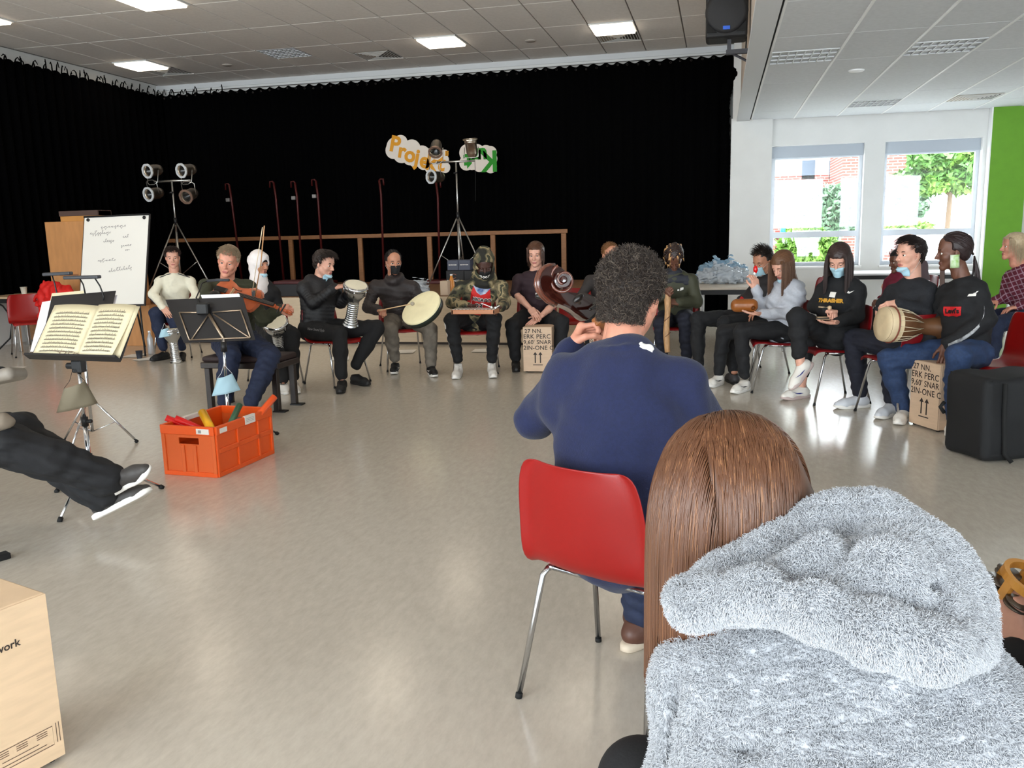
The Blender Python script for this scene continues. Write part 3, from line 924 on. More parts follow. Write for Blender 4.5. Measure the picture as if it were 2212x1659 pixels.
def make_lit(x0, y0):
    t = empty('ceiling_light', (x0, y0, ZC), 0)
    mb = MB(); w, d = TDX, TDY/2
    for lo, hi in (((0.008, 0.008, -0.03), (w-0.008, 0.03, 0)), ((0.008, d-0.03, -0.03), (w-0.008, d-0.008, 0)), ((0.008, 0.03, -0.03), (0.03, d-0.03, 0)), ((w-0.03, 0.03, -0.03), (w-0.008, d-0.03, 0))):
        mb.box(lo, hi)
    mb.build('frame', LFRAME, t)
    mb = MB(); mb.box((0.03, 0.03, -0.055), (w-0.03, d-0.03, -0.004), bev=0.01); mb.build('diffuser', GLOW, t)
    return t
def make_off(x0, y0, z, w, d, nx, ny, label):
    t = empty('ceiling_light', (x0, y0, z), 0, label, 'ceiling light')
    mb = MB(); mb.box((0.01, 0.01, -0.004), (w-0.01, d-0.01, 0.0)); mb.build('backing', mat('lamp_backing', (172, 174, 178), 0.5), t)
    for i in range(nx+1):
        mb = MB(); x = 0.012 + (w-0.024)*i/nx; mb.box((x-0.005, 0.012, -0.016), (x+0.005, d-0.012, -0.003)); mb.build('louvre', LOUV, t)
    for j in range(ny+1):
        mb = MB(); y = 0.012 + (d-0.024)*j/ny; mb.box((0.012, y-0.005, -0.016), (w-0.012, y+0.005, -0.003)); mb.build('louvre', LOUV, t)
    return t
def make_vent(x0, y0, z, w, d, label, group=None):
    t = empty('ceiling_vent', (x0, y0, z), 0, label, 'air vent', group)
    mb = MB(); mb.box((0.01, 0.01, -0.006), (w-0.01, d-0.01, 0)); mb.build('frame', LFRAME, t)
    # a swirl diffuser of four sloped fields, each with blades
    for q in range(4):
        R = Matrix.Translation((w/2, d/2, 0)) @ Matrix.Rotation(q*math.pi/2, 4, 'Z')
        hx, hy = (w/2-0.03, d/2-0.03) if q % 2 == 0 else (d/2-0.03, w/2-0.03)
        mb = MB(); v = [R @ Vector(p) for p in ((-hx, -hy, -0.008), (hx, -hy, -0.008), (0, 0, -0.03))]
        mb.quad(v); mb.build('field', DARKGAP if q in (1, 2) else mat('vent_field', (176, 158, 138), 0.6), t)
        for k in range(7):
            mb = MB(); y = -hy + hy*(k+0.5)/7; a = hx*(abs(y)/hy)
            mb.box((-a, y-0.006, -0.034 + 0.02*abs(y)/hy), (a, y+0.006, -0.03 + 0.02*abs(y)/hy), M=R); mb.build('blade', LFRAME, t)
    return t
LAB = {(-8.85, 12.5): 'lit square ceiling panel nearest the left curtain corner', (-3.98, 12.5): 'lit square ceiling panel in the middle above the curtain',
       (-1.48, 12.5): 'lit square ceiling panel beside the black wall loudspeaker', (-6.45, 9.4): 'lit ceiling panel cut by the top edge of the picture',
       (-8.9, 9.4): 'lit ceiling panel cut by the left edge of the picture'}
proto = None
for x, y in LIT:
    c = cell(x, y); x0, y0 = TX0 + c[0]*TDX, TY0 + (c[1] + 0.5*hf_of(y))*TDY
    if y < 5 or (x, y) not in LAB: lab, grp = 'lit square ceiling panel over the hall behind the photographer', 'ceiling panels out of view'
    else: lab, grp = LAB[(x, y)], 'lit ceiling panels'
    if proto is None: proto = t = make_lit(x0, y0)
    else: t = copy_tree(proto); t.location = (x0, y0, ZC)
    tag(t, lab, 'ceiling light', grp)
x0, y0 = [TX0 + cell(*OFF[0])[0]*TDX, TY0 + cell(*OFF[0])[1]*TDY]
make_off(x0, y0, ZC, TDX, TDY/2, 8, 6, 'unlit grid ceiling lamp between the lit panels')
for (x, y), lab in zip(VENT, ('beige ceiling vent beside the lit panel in the left corner', 'square ceiling vent between the unlit lamp and a lit panel', 'ceiling vent joined to the lit panel beside the loudspeaker')):
    c = cell(x, y); make_vent(TX0 + c[0]*TDX, TY0 + (c[1]+0.5)*TDY, ZC, TDX, TDY/2, lab, 'hall ceiling vents')
for i in range(-16, 1):
    for j in range(-4, 3):
        x0, y0 = TX0 + i*TDX, TY0 + j*TDY
        if x0 < XL - 0.3 or x0 + 0.3 > XB: continue
        if y0 < 5.5 or y0 > YB - 0.2: continue
        hv = half.get((i, j))
        items = [(tm_full, y0)] if hv is None else [(tm_half, y0 + q*TDY/2) for q in (0, 1) if q not in hv]
        for me, yy in items:
            o = bpy.data.objects.new('tile', me); COL.objects.link(o); o.parent = hall_ceiling; o.location = (x0, yy, ZC)
# low ceiling tiles
SX0, SDX, SY0, SDY = 0.435, 0.6165, 8.11, 1.252
lm_full, lm_half = tile_mesh(SDX, SDY, 0.010, 0.004), tile_mesh(SDX, SDY/2, 0.010, 0.004)
for me in (lm_full, lm_half): me.materials.append(TILE2)
LOWOFF = {(0, 0): 1, (2, 0): 1, (2, 3): 1}
LOWVENT = {(4, 3): 1}
for i in range(0, 9):
    for j in range(-3, 5):
        x0, y0 = SX0 + i*SDX, SY0 + j*SDY
        if y0 + 0.2 > 14.1: continue
        d = min(SDY, 14.08 - y0)
        k = LOWOFF.get((i, j), LOWVENT.get((i, j)))
        items = [(lm_full, y0)] if k is None else [(lm_half, y0 + (1-k)*SDY/2)]
        for me, yy in items:
            o = bpy.data.objects.new('tile', me); COL.objects.link(o); o.parent = low_ceiling; o.location = (x0, yy, ZL)
            if d < SDY - 0.01 and k is None: o.scale = (1, d/SDY, 1)
for (i, j), lab in zip(LOWOFF, ('grid ceiling lamp of the low ceiling next to the bulkhead edge', 'grid ceiling lamp of the low ceiling nearest the right picture edge', 'grid ceiling lamp of the low ceiling nearest the windows')):
    make_off(SX0 + i*SDX, SY0 + (j+0.5)*SDY, ZL, SDX, SDY/2, 8, 3, lab)
make_vent(SX0 + 4*SDX, SY0 + 3.5*SDY, ZL, SDX, SDY/2, 'ceiling vent of the low ceiling above the green wall strip')
TB = mat('t_bar', (246, 246, 246), 0.5)
for i in range(1, 9):
    mb = MB(); x = SX0 + i*SDX; mb.box((x-0.012, 4.2, ZL-0.016), (x+0.012, 14.1, ZL)); mb.build('ceiling_bar', TB, low_ceiling)
def disc(name, p, r, h, m, label, cat):
    mb = MB(); mb.lathe([(r, 0), (r, -h*0.5), (r*0.85, -h), (0.001, -h)], 24); o = mb.build(name, m, None, True); o.location = p; return tag(o, label, cat)
disc('smoke_detector', (1.36, 10.03, ZL-0.008), 0.08, 0.02, TB, 'round white disc in the low ceiling tiles', 'detector')
disc('smoke_detector', (-7.75, 13.06, ZC-0.011), 0.08, 0.02, mat('detector_grey', (176, 168, 160), 0.6), 'round detector on the hall ceiling left of the unlit lamp', 'detector')
disc('smoke_detector', (-2.75, 13.0, ZC-0.011), 0.08, 0.02, MATS['detector_grey'], 'round detector on the hall ceiling left of the loudspeaker', 'detector')
# bulkhead between hall ceiling and low ceiling
BULK = mat('bulkhead_paint', (222, 208, 194), 0.8)
slab('trim_1', (XB-0.03, YF, ZL-0.02), (XB, YB-0.28, ZC), BULK)
slab('trim_2', (XB-0.08, YF, ZL-0.025), (XB+0.105, YB-0.28, ZL+0.005), mat('bulkhead_bottom', (222, 224, 226), 0.7))
slab('trim_3', (XB+0.105, YF, ZL), (XB+0.14, YB-0.3, ZL+0.05), mat('shadow_gap', (12, 12, 12), 0.9))
slab('trim_4', (XB+0.125, YF, ZL-0.012), (XB+0.145, YB-0.3, ZL+0.02), TB)
# right part: column, window wall, green strip
slab('wall_column', (0.14, 13.98, 0), (0.745, YB+0.15, ZL+0.02), WHITE)
slab('trim_5', (XL, YB-0.02, ZC-0.10), (XB-0.03, YB, ZC-0.012), mat('cornice', (214, 216, 218), 0.7))
slab('wall_column_upper', (0.16, 14.1, ZL), (XB, YB+0.15, ZC), WHITE)
YW = 14.13                                       # face of the window wall
WZ0, WZ1 = 0.80, 2.62
W1, W2 = (0.76, 2.085), (2.37, 3.69)
def wall_piece(n, lo, hi): return slab(n, (lo[0], YW, lo[1]), (hi[0], YW+0.3, hi[1]), WHITE)
wall_piece('wall_window_1', (0.745, 0), (XR, WZ0)); wall_piece('wall_window_2', (0.745, WZ1), (XR, ZL+0.02))
wall_piece('wall_window_3', (W1[1], WZ0), (W2[0], WZ1)); wall_piece('wall_window_4', (W2[1], WZ0), (4.9, WZ1)); wall_piece('wall_window_5', (6.3, WZ0), (XR, WZ1))
slab('wall_green', (3.76, YW-0.14, 0), (4.24, YW+0.01, ZL), mat('green_paint', (104, 160, 38), 0.7, noise=0.03, nscale=8))
slab('trim_6', (3.742, YW-0.145, 0), (3.76, YW+0.01, ZL), TB)
FRAME = mat('window_frame_paint', (206, 212, 220), 0.45)
SHUT = mat('shutter_box', (178, 186, 196), 0.6)
def glass_mat():
    m = bpy.data.materials.new('window_glass'); m.use_nodes = True; nt = m.node_tree
    for n in list(nt.nodes): nt.nodes.remove(n)
    o = nt.nodes.new('ShaderNodeOutputMaterial'); t = nt.nodes.new('ShaderNodeBsdfTransparent'); g = nt.nodes.new('ShaderNodeBsdfGlossy'); mx = nt.nodes.new('ShaderNodeMixShader')
    g.inputs['Roughness'].default_value = 0.02; mx.inputs[0].default_value = 0.05; t.inputs['Color'].default_value = (0.96, 0.98, 0.98, 1)
    nt.links.new(t.outputs[0], mx.inputs[1]); nt.links.new(g.outputs[0], mx.inputs[2]); nt.links.new(mx.outputs[0], o.inputs[0])
    return m
GLASS = glass_mat()
def window(n, x0, x1, y, z0=WZ0, z1=WZ1, rot=None):
    t = empty('window_%d' % n, (x0, y, z0)); t['kind'] = 'structure'
    w, h = x1-x0, z1-z0; f = 0.055; d = 0.07
    zt = 1.28 - z0                                  # transom
    mb = MB()
    for lo, hi in (((0, 0, 0), (f, d, h-0.17)), ((w-f, 0, 0), (w, d, h-0.17)), ((f, 0, 0), (w-f, d, f)), ((f, 0, h-0.19), (w-f, d, h-0.17)), ((f, 0, zt-0.045), (w-f, d, zt+0.045))):
        mb.box(lo, hi)
    mb.build('window_frame', FRAME, t)
    mb = MB(); mb.box((0.0, -0.03, h-0.17), (w, d, h)); mb.build('shutter_box', SHUT, t)
    for a, b in ((f, zt-0.045), (zt+0.045, h-0.19)):
        mb = MB(); mb.box((f, 0.03, a), (w-f, 0.036, b)); mb.build('pane', GLASS, t)
    mb = MB(); mb.box((-0.02, -0.19, -0.035), (w+0.02, 0.0, 0.0), bev=0.004); mb.build('window_sill', TB, t)
    return t
window(1, W1[0], W1[1], YW+0.14); window(2, W2[0], W2[1], YW+0.14); window(3, 4.9, 6.3, YW+0.14)
# unseen rear wall; its tall windows are added to bring in more daylight
slab('wall_right', (XR, YF, 0), (XR+0.2, YW, ZL+0.1), WHITE)
ADDED_WINDOWS = [(-9.6, -6.9), (-6.5, -3.8), (-3.4, -0.7), (0.9, 3.6), (4.1, 6.8)]
edges = [XL] + [v for p in ADDED_WINDOWS for v in p] + [XR]
RZ0, RZ1 = 0.25, 3.9
slab('wall_rear_1', (XL, YF-0.2, 0), (XR, YF, RZ0), WHITE); slab('wall_rear_2', (XL, YF-0.2, RZ1), (XR, YF, ZC), WHITE)
for k in range(0, len(edges), 2): slab('wall_rear_%d' % (3+k), (edges[k], YF-0.2, RZ0), (edges[k+1], YF, RZ1), WHITE)
for k, (a, b) in enumerate(ADDED_WINDOWS):
    t = window(4+k, 0, b-a, 0, RZ0, RZ1); t.location = (b, YF-0.05, RZ0); t.rotation_euler = (0, 0, math.pi)
def portal(loc, rot, sx, sy):
    l = bpy.data.lights.new('portal', 'AREA'); l.shape = 'RECTANGLE'; l.size = sx; l.size_y = sy; l.cycles.is_portal = True
    o = bpy.data.objects.new('daylight_portal', l); COL.objects.link(o); o.location = loc; o.rotation_euler = rot; return o
for a, b in (W1, W2, (4.9, 6.3)): portal(((a+b)/2, YW+0.32, 1.7), (-math.pi/2, 0, 0), b-a, 1.9)
for a, b in ADDED_WINDOWS: portal(((a+b)/2, YF-0.22, (RZ0+RZ1)/2), (math.pi/2, 0, 0), b-a, RZ1-RZ0)

# ------------------------------------------------------------------ black stage curtains
VELVET = mat('black_velvet', (0.0009, 0.0009, 0.0011), 0.95, spec=0.03, sheen=0.0, bump=0.2, bscale=40)
def curtain(p0, p1, ztop, zbot, n, wave, label, seed, right_bunch=False):
    rs = random.Random(seed); p0, p1 = np.array(p0, float), np.array(p1, float); L = np.linalg.norm(p1-p0); d = (p1-p0)/L; nn = np.array([-d[1], d[0]])
    zs = np.linspace(0, 1, 9); P = np.zeros((n, len(zs), 3)); ph = 0.0
    for i in range(n):
        s = i/(n-1); ph += rs.uniform(0.5, 1.1)
        for j, v in enumerate(zs):
            amp = wave*(0.35 + 0.65*v)
            q = p0 + d*L*s + nn*amp*math.sin(ph)
            zt = ztop - 0.018*(1 + math.cos(ph*1.0))
            P[i, j] = (q[0], q[1], zt + (zbot - zt)*v)
    root = empty('stage_curtain', ((p0[0]+p1[0])/2, (p0[1]+p1[1])/2, 0), 0, label, 'curtain', 'black stage curtains')
    mb = MB(); mb.grid(P); o = mb.build('drape', VELVET, root, True, world=True)
    md = o.modifiers.new('thickness', 'SOLIDIFY'); md.thickness = 0.008
    return root, P
bc, BP = curtain((-9.93, 14.28), (0.10, 14.2), 4.02, 0.02, 420, 0.05, 'wide black velvet curtain across the back of the stage', 3)
# gathered end beside the white column
f = Field(0.02); f.cone((0.10, 14.16, 3.98), (0.12, 14.16, 3.72), 0.05, 0.10, k=0.05); f.cone((0.12, 14.16, 3.72), (0.04, 14.16, 3.4), 0.10, 0.07, k=0.05)
f.cone((0.04, 14.16, 3.4), (0.09, 14.16, 0.1), 0.07, 0.09, k=0.05)
link_world('gathered_edge', f.mesh('gather', warp=folds(0.01, 40, 2)), VELVET, bc)
lc, LP = curtain((-9.80, 14.36), (-9.62, 6.0), 3.98, 0.65, 340, 0.07, 'black velvet curtain hanging along the left wall', 5)
CLIP = mat('curtain_eyelet', (120, 118, 116), 0.3, metal=0.9)
mbp = MB(); mbp.lathe([(0.012, -0.004), (0.016, 0), (0.012, 0.004)], 10, cap=False); eye_me = mbp.mesh('eyelet'); eye_me.materials.append(CLIP)
for i in range(60):
    j = int(8 + i*6.8); p = BP[min(j, len(BP)-1), 0]
    o = bpy.data.objects.new('eyelet', eye_me); COL.objects.link(o); o.parent = bc
    o.location = (p[0]-bc.location[0], p[1]-bc.location[1]-0.07, p[2]-0.05); o.rotation_euler = (math.pi/2, 0, 0)
rs = random.Random(4)
for i in range(64):                                 # loose tie tapes along the left curtain and its corner
    if i < 52: k = int(4 + i*4.2); p = LP[min(k, len(LP)-1), 0]
    else: k = int((i-52)*5.0); p = BP[k, 0] + np.array([0, -0.03, -0.03])
    mb = MB(); a = rs.uniform(-0.07, 0.07); hgt = rs.uniform(0.05, 0.13)
    mb.tube([p + V(0.02, 0, -0.03), p + V(0.03, a*0.4, hgt*0.6), p + V(0.03, a, hgt), p + V(0.03, a*1.6, hgt*rs.uniform(0.3, 0.9))], 0.011, 5, r2=0.006)
    mb.build('tie_tape', VELVET, lc if i < 52 else bc, True, world=True)
mb = MB(); mb.tube([(-9.7, 14.3, 4.045), (-4.5, 14.31, 4.03), (0.12, 14.3, 4.045)], 0.006, 6); mb.build('curtain_cable', CLIP, bc, world=True)

# ------------------------------------------------------------------ stage
ZS, YS = 0.63, 10.66
PLY = mat('plywood_pale', (196, 176, 150), 0.7, noise=0.06, nscale=6, stretch=(1, 1, 6))
BRN = mat('stage_wood', (150, 106, 70), 0.55, noise=0.12, nscale=5, stretch=(1, 1, 8))
stage = empty('stage', (-5.5, YS, 0), 0, 'low wooden stage platform in front of the black curtain', 'stage')
mb = MB(); mb.box((-9.9, YS+0.02, ZS-0.05), (-1.15, 14.1, ZS)); mb.build('stage_top', mat('stage_floor', (134, 98, 70), 0.5, noise=0.12, nscale=4, stretch=(8, 1, 1)), stage, world=True)
for k in range(5):
    x0 = -7.72 + k*1.31
    mb = MB(); mb.box((x0+0.004, YS, 0.03), (x0+1.306, YS+0.025, ZS-0.004), bev=0.002); mb.build('front_panel', PLY, stage, world=True)
for k in range(2):
    x0 = -9.9 + k*1.09
    mb = MB(); mb.box((x0+0.004, YS-0.01, 0.03), (x0+1.085, YS+0.02, ZS-0.004), bev=0.002); mb.build('front_panel', BRN, stage, world=True)
mb = MB(); mb.box((-9.9, YS+0.01, 0.0), (-1.15, YS+0.05, 0.03)); mb.build('plinth', mat('plinth_dark', (48, 38, 32), 0.7), stage, world=True)
mb = MB(); mb.box((-1.16, YS, 0.0), (-1.13, 14.1, ZS)); mb.build('side_panel', BRN, stage, world=True)
# timber guard rail
PINE = mat('pine_batten', (140, 94, 56), 0.6, noise=0.12, nscale=12, stretch=(1, 8, 8))
YR = 13.9
railt = empty('guard_rail', (-5.5, YR, ZS), 0, 'pale timber guard rail along the back of the stage', 'railing')
xr = float(atY(1226, 503, YR)[0])
mb = MB(); mb.box((-9.7, YR-0.03, 1.39), (xr, YR+0.03, 1.455), bev=0.004); mb.build('top_rail', PINE, railt, world=True)
for px in (14, 300, 628, 778, 928, 1065, 1218):
    x = float(atY(px, 520, YR)[0])
    if x < -9.6: x = -9.55
    mb = MB(); mb.box((x-0.04, YR-0.025, ZS), (x+0.04, YR+0.025, 1.39), bev=0.004); mb.build('post', PINE, railt, world=True)
# ------------------------------------------------------------------ outside the windows
GRASS = mat('lawn', (92, 120, 60), 0.9, noise=0.3, nscale=3)
slab('ground_outside', (-12, YB+0.4, -0.35), (40, 60, -0.25), mat('paving', (150, 148, 142), 0.9, noise=0.1, nscale=1.5), kind='structure')
def brick_material():
    m = bpy.data.materials.new('red_brick'); m.use_nodes = True; nt = m.node_tree; b = nt.nodes['Principled BSDF']
    tc = nt.nodes.new('ShaderNodeTexCoord'); mp = nt.nodes.new('ShaderNodeMapping'); mp.inputs['Rotation'].default_value = (math.pi/2, 0, 0)
    br = nt.nodes.new('ShaderNodeTexBrick'); br.inputs['Scale'].default_value = 1.0
    br.inputs['Color1'].default_value = srgb(120, 62, 52); br.inputs['Color2'].default_value = srgb(108, 54, 46); br.inputs['Mortar'].default_value = srgb(140, 126, 118)
    br.inputs['Brick Width'].default_value = 0.25; br.inputs['Row Height'].default_value = 0.083; br.inputs['Mortar Size'].default_value = 0.012
    nt.links.new(tc.outputs['Object'], mp.inputs['Vector']); nt.links.new(mp.outputs['Vector'], br.inputs['Vector']); nt.links.new(br.outputs['Color'], b.inputs['Base Color'])
    b.inputs['Roughness'].default_value = 0.9
    return m
BRICK = brick_material()
PALE = mat('pale_render', (170, 168, 164), 0.9)
PANE = mat('far_pane', (60, 72, 86), 0.4)
bld = empty('brick_building', (1.0, 30, -0.3), 0, 'red brick building with pale upper floor beyond the windows', 'building')
mb = MB(); mb.box((-6, 30, -0.3), (3.4, 38, 3.0)); mb.build('lower_wall', BRICK, bld, world=True)
mb = MB(); mb.box((-6, 30.1, 3.0), (3.4, 38, 7.5)); mb.build('upper_wall', PALE, bld, world=True)
mb = MB(); mb.box((3.4, 27, -0.3), (5.2, 38, 4.6)); mb.build('stair_wall', BRICK, bld, world=True)
mb = MB(); mb.box((-6.2, 29.8, 1.02), (5.3, 30.02, 1.16)); mb.build('sill_band', PALE, bld, world=True)
for px in (1746, 1805):
    c = atY(px, 367, 30.05)
    f_ = empty('window', (0, 0, 0)); f_.parent = bld
    mb = MB(); mb.box((c[0]-0.25, 30.02, c[2]-0.34), (c[0]+0.25, 30.09, c[2]+0.34)); w = mb.build('window_frame', PALE, bld, world=True)
    bpy.data.objects.remove(f_)
    mb = MB(); mb.box((c[0]-0.2, 30.0, c[2]-0.3), (c[0]+0.2, 30.03, c[2]+0.3)); mb.build('pane', PANE, w, world=True)
for k, (px, py, Y) in enumerate(((1694, 490, 22.0), (1909, 483, 22.0))):
    c = atY(px, py, Y); t = empty('post_box', (c[0], Y, -0.25), 0, ('blue metal box on a post seen through the left window' if k == 0 else 'blue metal box on a post seen through the right window'), 'box')
    mb = MB(); mb.box((c[0]-0.09, Y-0.06, c[2]-0.16), (c[0]+0.09, Y+0.06, c[2]+0.16), bev=0.02); mb.build('housing', mat('blue_enamel', (20, 96, 200), 0.4), t, world=True)
    mb = MB(); mb.box((c[0]-0.025, Y-0.02, -0.25), (c[0]+0.025, Y+0.02, c[2]-0.16)); mb.build('post', mat('post_grey', (120, 124, 128), 0.5), t, world=True)
LEAF = [mat('leaf_%d' % k, c, 0.6, noise=0.3, nscale=6) for k, c in enumerate(((70, 112, 44), (104, 142, 56), (84, 112, 84)))]
def foliage(c, r, n, seed, size=0.09):
    rs = np.random.RandomState(seed)
    v = rs.normal(size=(n, 3)); v /= np.linalg.norm(v, axis=1)[:, None]; P = np.asarray(c) + v*np.asarray(r)*(rs.uniform(0.35, 1, n)**0.5)[:, None]
    a = rs.normal(size=(n, 3)); a /= np.linalg.norm(a, axis=1)[:, None]; b = np.cross(a, rs.normal(size=(n, 3))); b /= np.linalg.norm(b, axis=1)[:, None]
    s = size*rs.uniform(0.6, 1.3, n)[:, None]
    Q = np.stack([P - a*s, P + b*s*0.45, P + a*s, P - b*s*0.45], 1).reshape(-1, 3)
    return np_mesh('foliage', Q, np.arange(4*n).reshape(-1, 4))
def bush(px, py, Y, r, n, k, label, seed):
    c = atY(px, py, Y); t = empty('bush', (c[0], Y, -0.25), 0, label, 'shrub', 'shrubs outside the windows')
    o = link_world('foliage', foliage(c, r, n, seed, 0.085), LEAF[k], t, False); o['kind'] = 'stuff'
    mb = MB(); mb.tube([(c[0], Y, -0.25), (c[0], Y, c[2])], 0.03, 6, r2=0.015); mb.build('stem', mat('bark', (96, 78, 60), 0.9), t, world=True)
bush(1745, 545, 15.7, (0.55, 0.25, 0.40), 2600, 1, 'bright green hedge just outside the left window', 1)
bush(1790, 460, 20.5, (0.55, 0.4, 0.62), 1800, 2, 'grey green round shrub beyond the left window', 2)
bush(1725, 482, 20.8, (0.30, 0.3, 0.38), 900, 1, 'small green shrub beside the blue box', 3)
bush(1855, 478, 21.5, (0.25, 0.3, 0.35), 700, 2, 'shrub cut by the frame of the left window', 4)
bush(1968, 430, 21.5, (0.42, 0.3, 0.55), 800, 2, 'thin grey green shrub before the brick wall', 5)
bush(1945, 492, 21.0, (0.7, 0.3, 0.12), 700, 1, 'low green ground cover below the brick wall', 6)
def tree():
    Y = 18.5; base = atY(2052, 440, Y); t = empty('street_tree', (base[0], Y, -0.25), 0, 'young leafy tree standing outside the right window', 'tree')
    mb = MB(); mb.tube([(base[0]-0.1, Y, -0.25), (base[0]-0.02, Y, 1.2), (base[0], Y, 2.2), (base[0]+0.1, Y, 3.2)], 0.06, 8, r2=0.035); mb.build('trunk', MATS['bark'], t, True, world=True)
    rs = np.random.RandomState(9)
    cc = atY(2022, 372, Y)
    for k in range(15):
        v = unit(rs.normal(size=3)); e = cc + v*V(0.80, 0.5, 0.42)*rs.uniform(0.3, 1.0); e[2] = max(e[2], 2.15)
        mb = MB(); mb.tube([(base[0], Y, 1.9), (np.array([base[0], Y, 2.1]) + e)/2 + V(0, 0, 0.08), e], 0.02, 5, r2=0.006); mb.build('branch', MATS['bark'], t, True, world=True)
        o = link_world('foliage', foliage(e, (0.42, 0.35, 0.22), 420, 20+k, 0.09), LEAF[(k % 2)], t, False); o['kind'] = 'stuff'
tree()

# ------------------------------------------------------------------ furniture
REDP = mat('red_plastic', (140, 10, 8), 0.4, spec=0.45, bump=0.03, bscale=300)
REDD = mat('red_plastic_dark', (118, 10, 16), 0.4, bump=0.03, bscale=300)
CHROME = mat('chrome', (200, 202, 206), 0.14, metal=1.0)
STEEL = mat('brushed_steel', (190, 188, 184), 0.32, metal=0.9)
BLACK = mat('black_plastic', (20, 20, 22), 0.5)
RUBBER = mat('black_rubber', (14, 14, 15), 0.8)
def chair_proto(shell_mat, name='stacking_chair'):
    t = empty(name)
    prof = [(0.228, 0.405), (0.222, 0.424), (0.195, 0.436), (0.10, 0.428), (0.0, 0.418), (-0.10, 0.416), (-0.160, 0.425), (-0.198, 0.455), (-0.218, 0.50), (-0.230, 0.57), (-0.243, 0.66), (-0.252, 0.73), (-0.256, 0.772), (-0.262, 0.780)]
    hw = [0.195, 0.208, 0.216, 0.222, 0.224, 0.224, 0.224, 0.224, 0.224, 0.222, 0.216, 0.205, 0.185, 0.160]
    us = np.linspace(-1, 1, 17); P = np.zeros((len(us), len(prof), 3))
    for i, u in enumerate(us):
        for j, ((y, z), w) in enumerate(zip(prof, hw)):
            back = min(1, max(0, (j-6)/3.0)); e = abs(u)**2.4
            yy = y + back*0.050*e; zz = z + (1-back)*0.022*e*(1 if 1 < j else 0.3)
            fl = max(0, (abs(u)-0.86)/0.14)
            yy -= back*0.028*fl; zz -= (1-back)*0.022*fl
            P[i, j] = (u*w, yy, zz)
    mb = MB(); mb.grid(P); o = mb.build('seat_shell', shell_mat, t, True)
    md = o.modifiers.new('thickness', 'SOLIDIFY'); md.thickness = 0.006; md.offset = 0
    sb = o.modifiers.new('smooth', 'SUBSURF'); sb.levels = 1; sb.render_levels = 1
    for s in (-1, 1):
        mb = MB(); mb.tube([(s*0.17, -0.13, 0.408), (s*0.17, 0.13, 0.412)], 0.010, 8); mb.build('side_bar', CHROME, t, True)
        for q in (-1, 1):
            mb = MB(); mb.tube([(s*0.17, q*0.10, 0.410), (s*0.178, q*0.125, 0.405), (s*0.188, q*0.142, 0.385), (s*0.225, q*0.228, 0.012)], 0.0095, 8); lg = mb.build('leg', CHROME, t, True)
            mb = MB(); mb.tube([(s*0.2247, q*0.2272, 0.016), (s*0.226, q*0.230, 0.0)], 0.0115, 8); mb.build('foot_cap', RUBBER, lg, True)
    mb = MB(); mb.tube([(-0.17, -0.12, 0.405), (0.17, -0.12, 0.405)], 0.008, 8); mb.build('cross_bar', CHROME, t, True)
    return t
_cp = {}
def chair(x, y, fx, fy, label, dark=False, group='red stacking chairs'):
    key = dark
    if key not in _cp: _cp[key] = t = chair_proto(REDD if dark else REDP)
    else: t = copy_tree(_cp[key])
    t.location = (x, y, 0); t.rotation_euler = (0, 0, math.atan2(-fx, fy))
    return tag(t, label, 'chair', group)
chair(-0.284, 2.513, 0.42, 0.907, 'large red plastic chair in the foreground under the cellist')
LAMT = mat('table_laminate', (206, 196, 182), 0.45, noise=0.04, nscale=12)
def table(cx, cy, w, d, rz, label, top=LAMT, h=0.74):
    t = empty('table', (cx, cy, 0), rz, label, 'table', 'tables')
    mb = MB(); mb.box((-w/2, -d/2, h-0.028), (w/2, d/2, h), bev=0.004); mb.build('table_top', top, t)
    mb = MB()
    for lo, hi in (((-w/2+0.03, -d/2+0.03, h-0.085), (w/2-0.03, -d/2+0.055, h-0.03)), ((-w/2+0.03, d/2-0.055, h-0.085), (w/2-0.03, d/2-0.03, h-0.03)), ((-w/2+0.03, -d/2+0.055, h-0.085), (-w/2+0.055, d/2-0.055, h-0.03)), ((w/2-0.055, -d/2+0.055, h-0.085), (w/2-0.03, d/2-0.055, h-0.03))):
        mb.box(lo, hi)
    mb.build('apron', BLACK, t)
    for sx in (-1, 1):
        for sy in (-1, 1):
            mb = MB(); mb.box((sx*(w/2-0.06)-0.02, sy*(d/2-0.06)-0.02, 0), (sx*(w/2-0.06)+0.02, sy*(d/2-0.06)+0.02, h-0.03), bev=0.004); mb.build('leg', STEEL, t)
    return t
table(0.27, 10.72, 1.05, 0.95, 0.0, 'laminate table with white carrier bags beside the black curtain')
table(0.32, 12.05, 1.2, 0.9, 0.0, 'second laminate table behind the carrier bags')
table(2.6, 13.3, 1.6, 0.8, 0.0, 'white table below the pillar between the windows', mat('white_laminate', (226, 228, 230), 0.4))
table(4.35, 12.2, 1.4, 0.8, 0.0, 'white table in front of the green wall strip', MATS['white_laminate'])
table(-9.40, 10.0, 0.62, 0.8, 0.0, 'wood topped table at the left picture edge', mat('table_wood', (176, 152, 122), 0.5, noise=0.08, nscale=10))
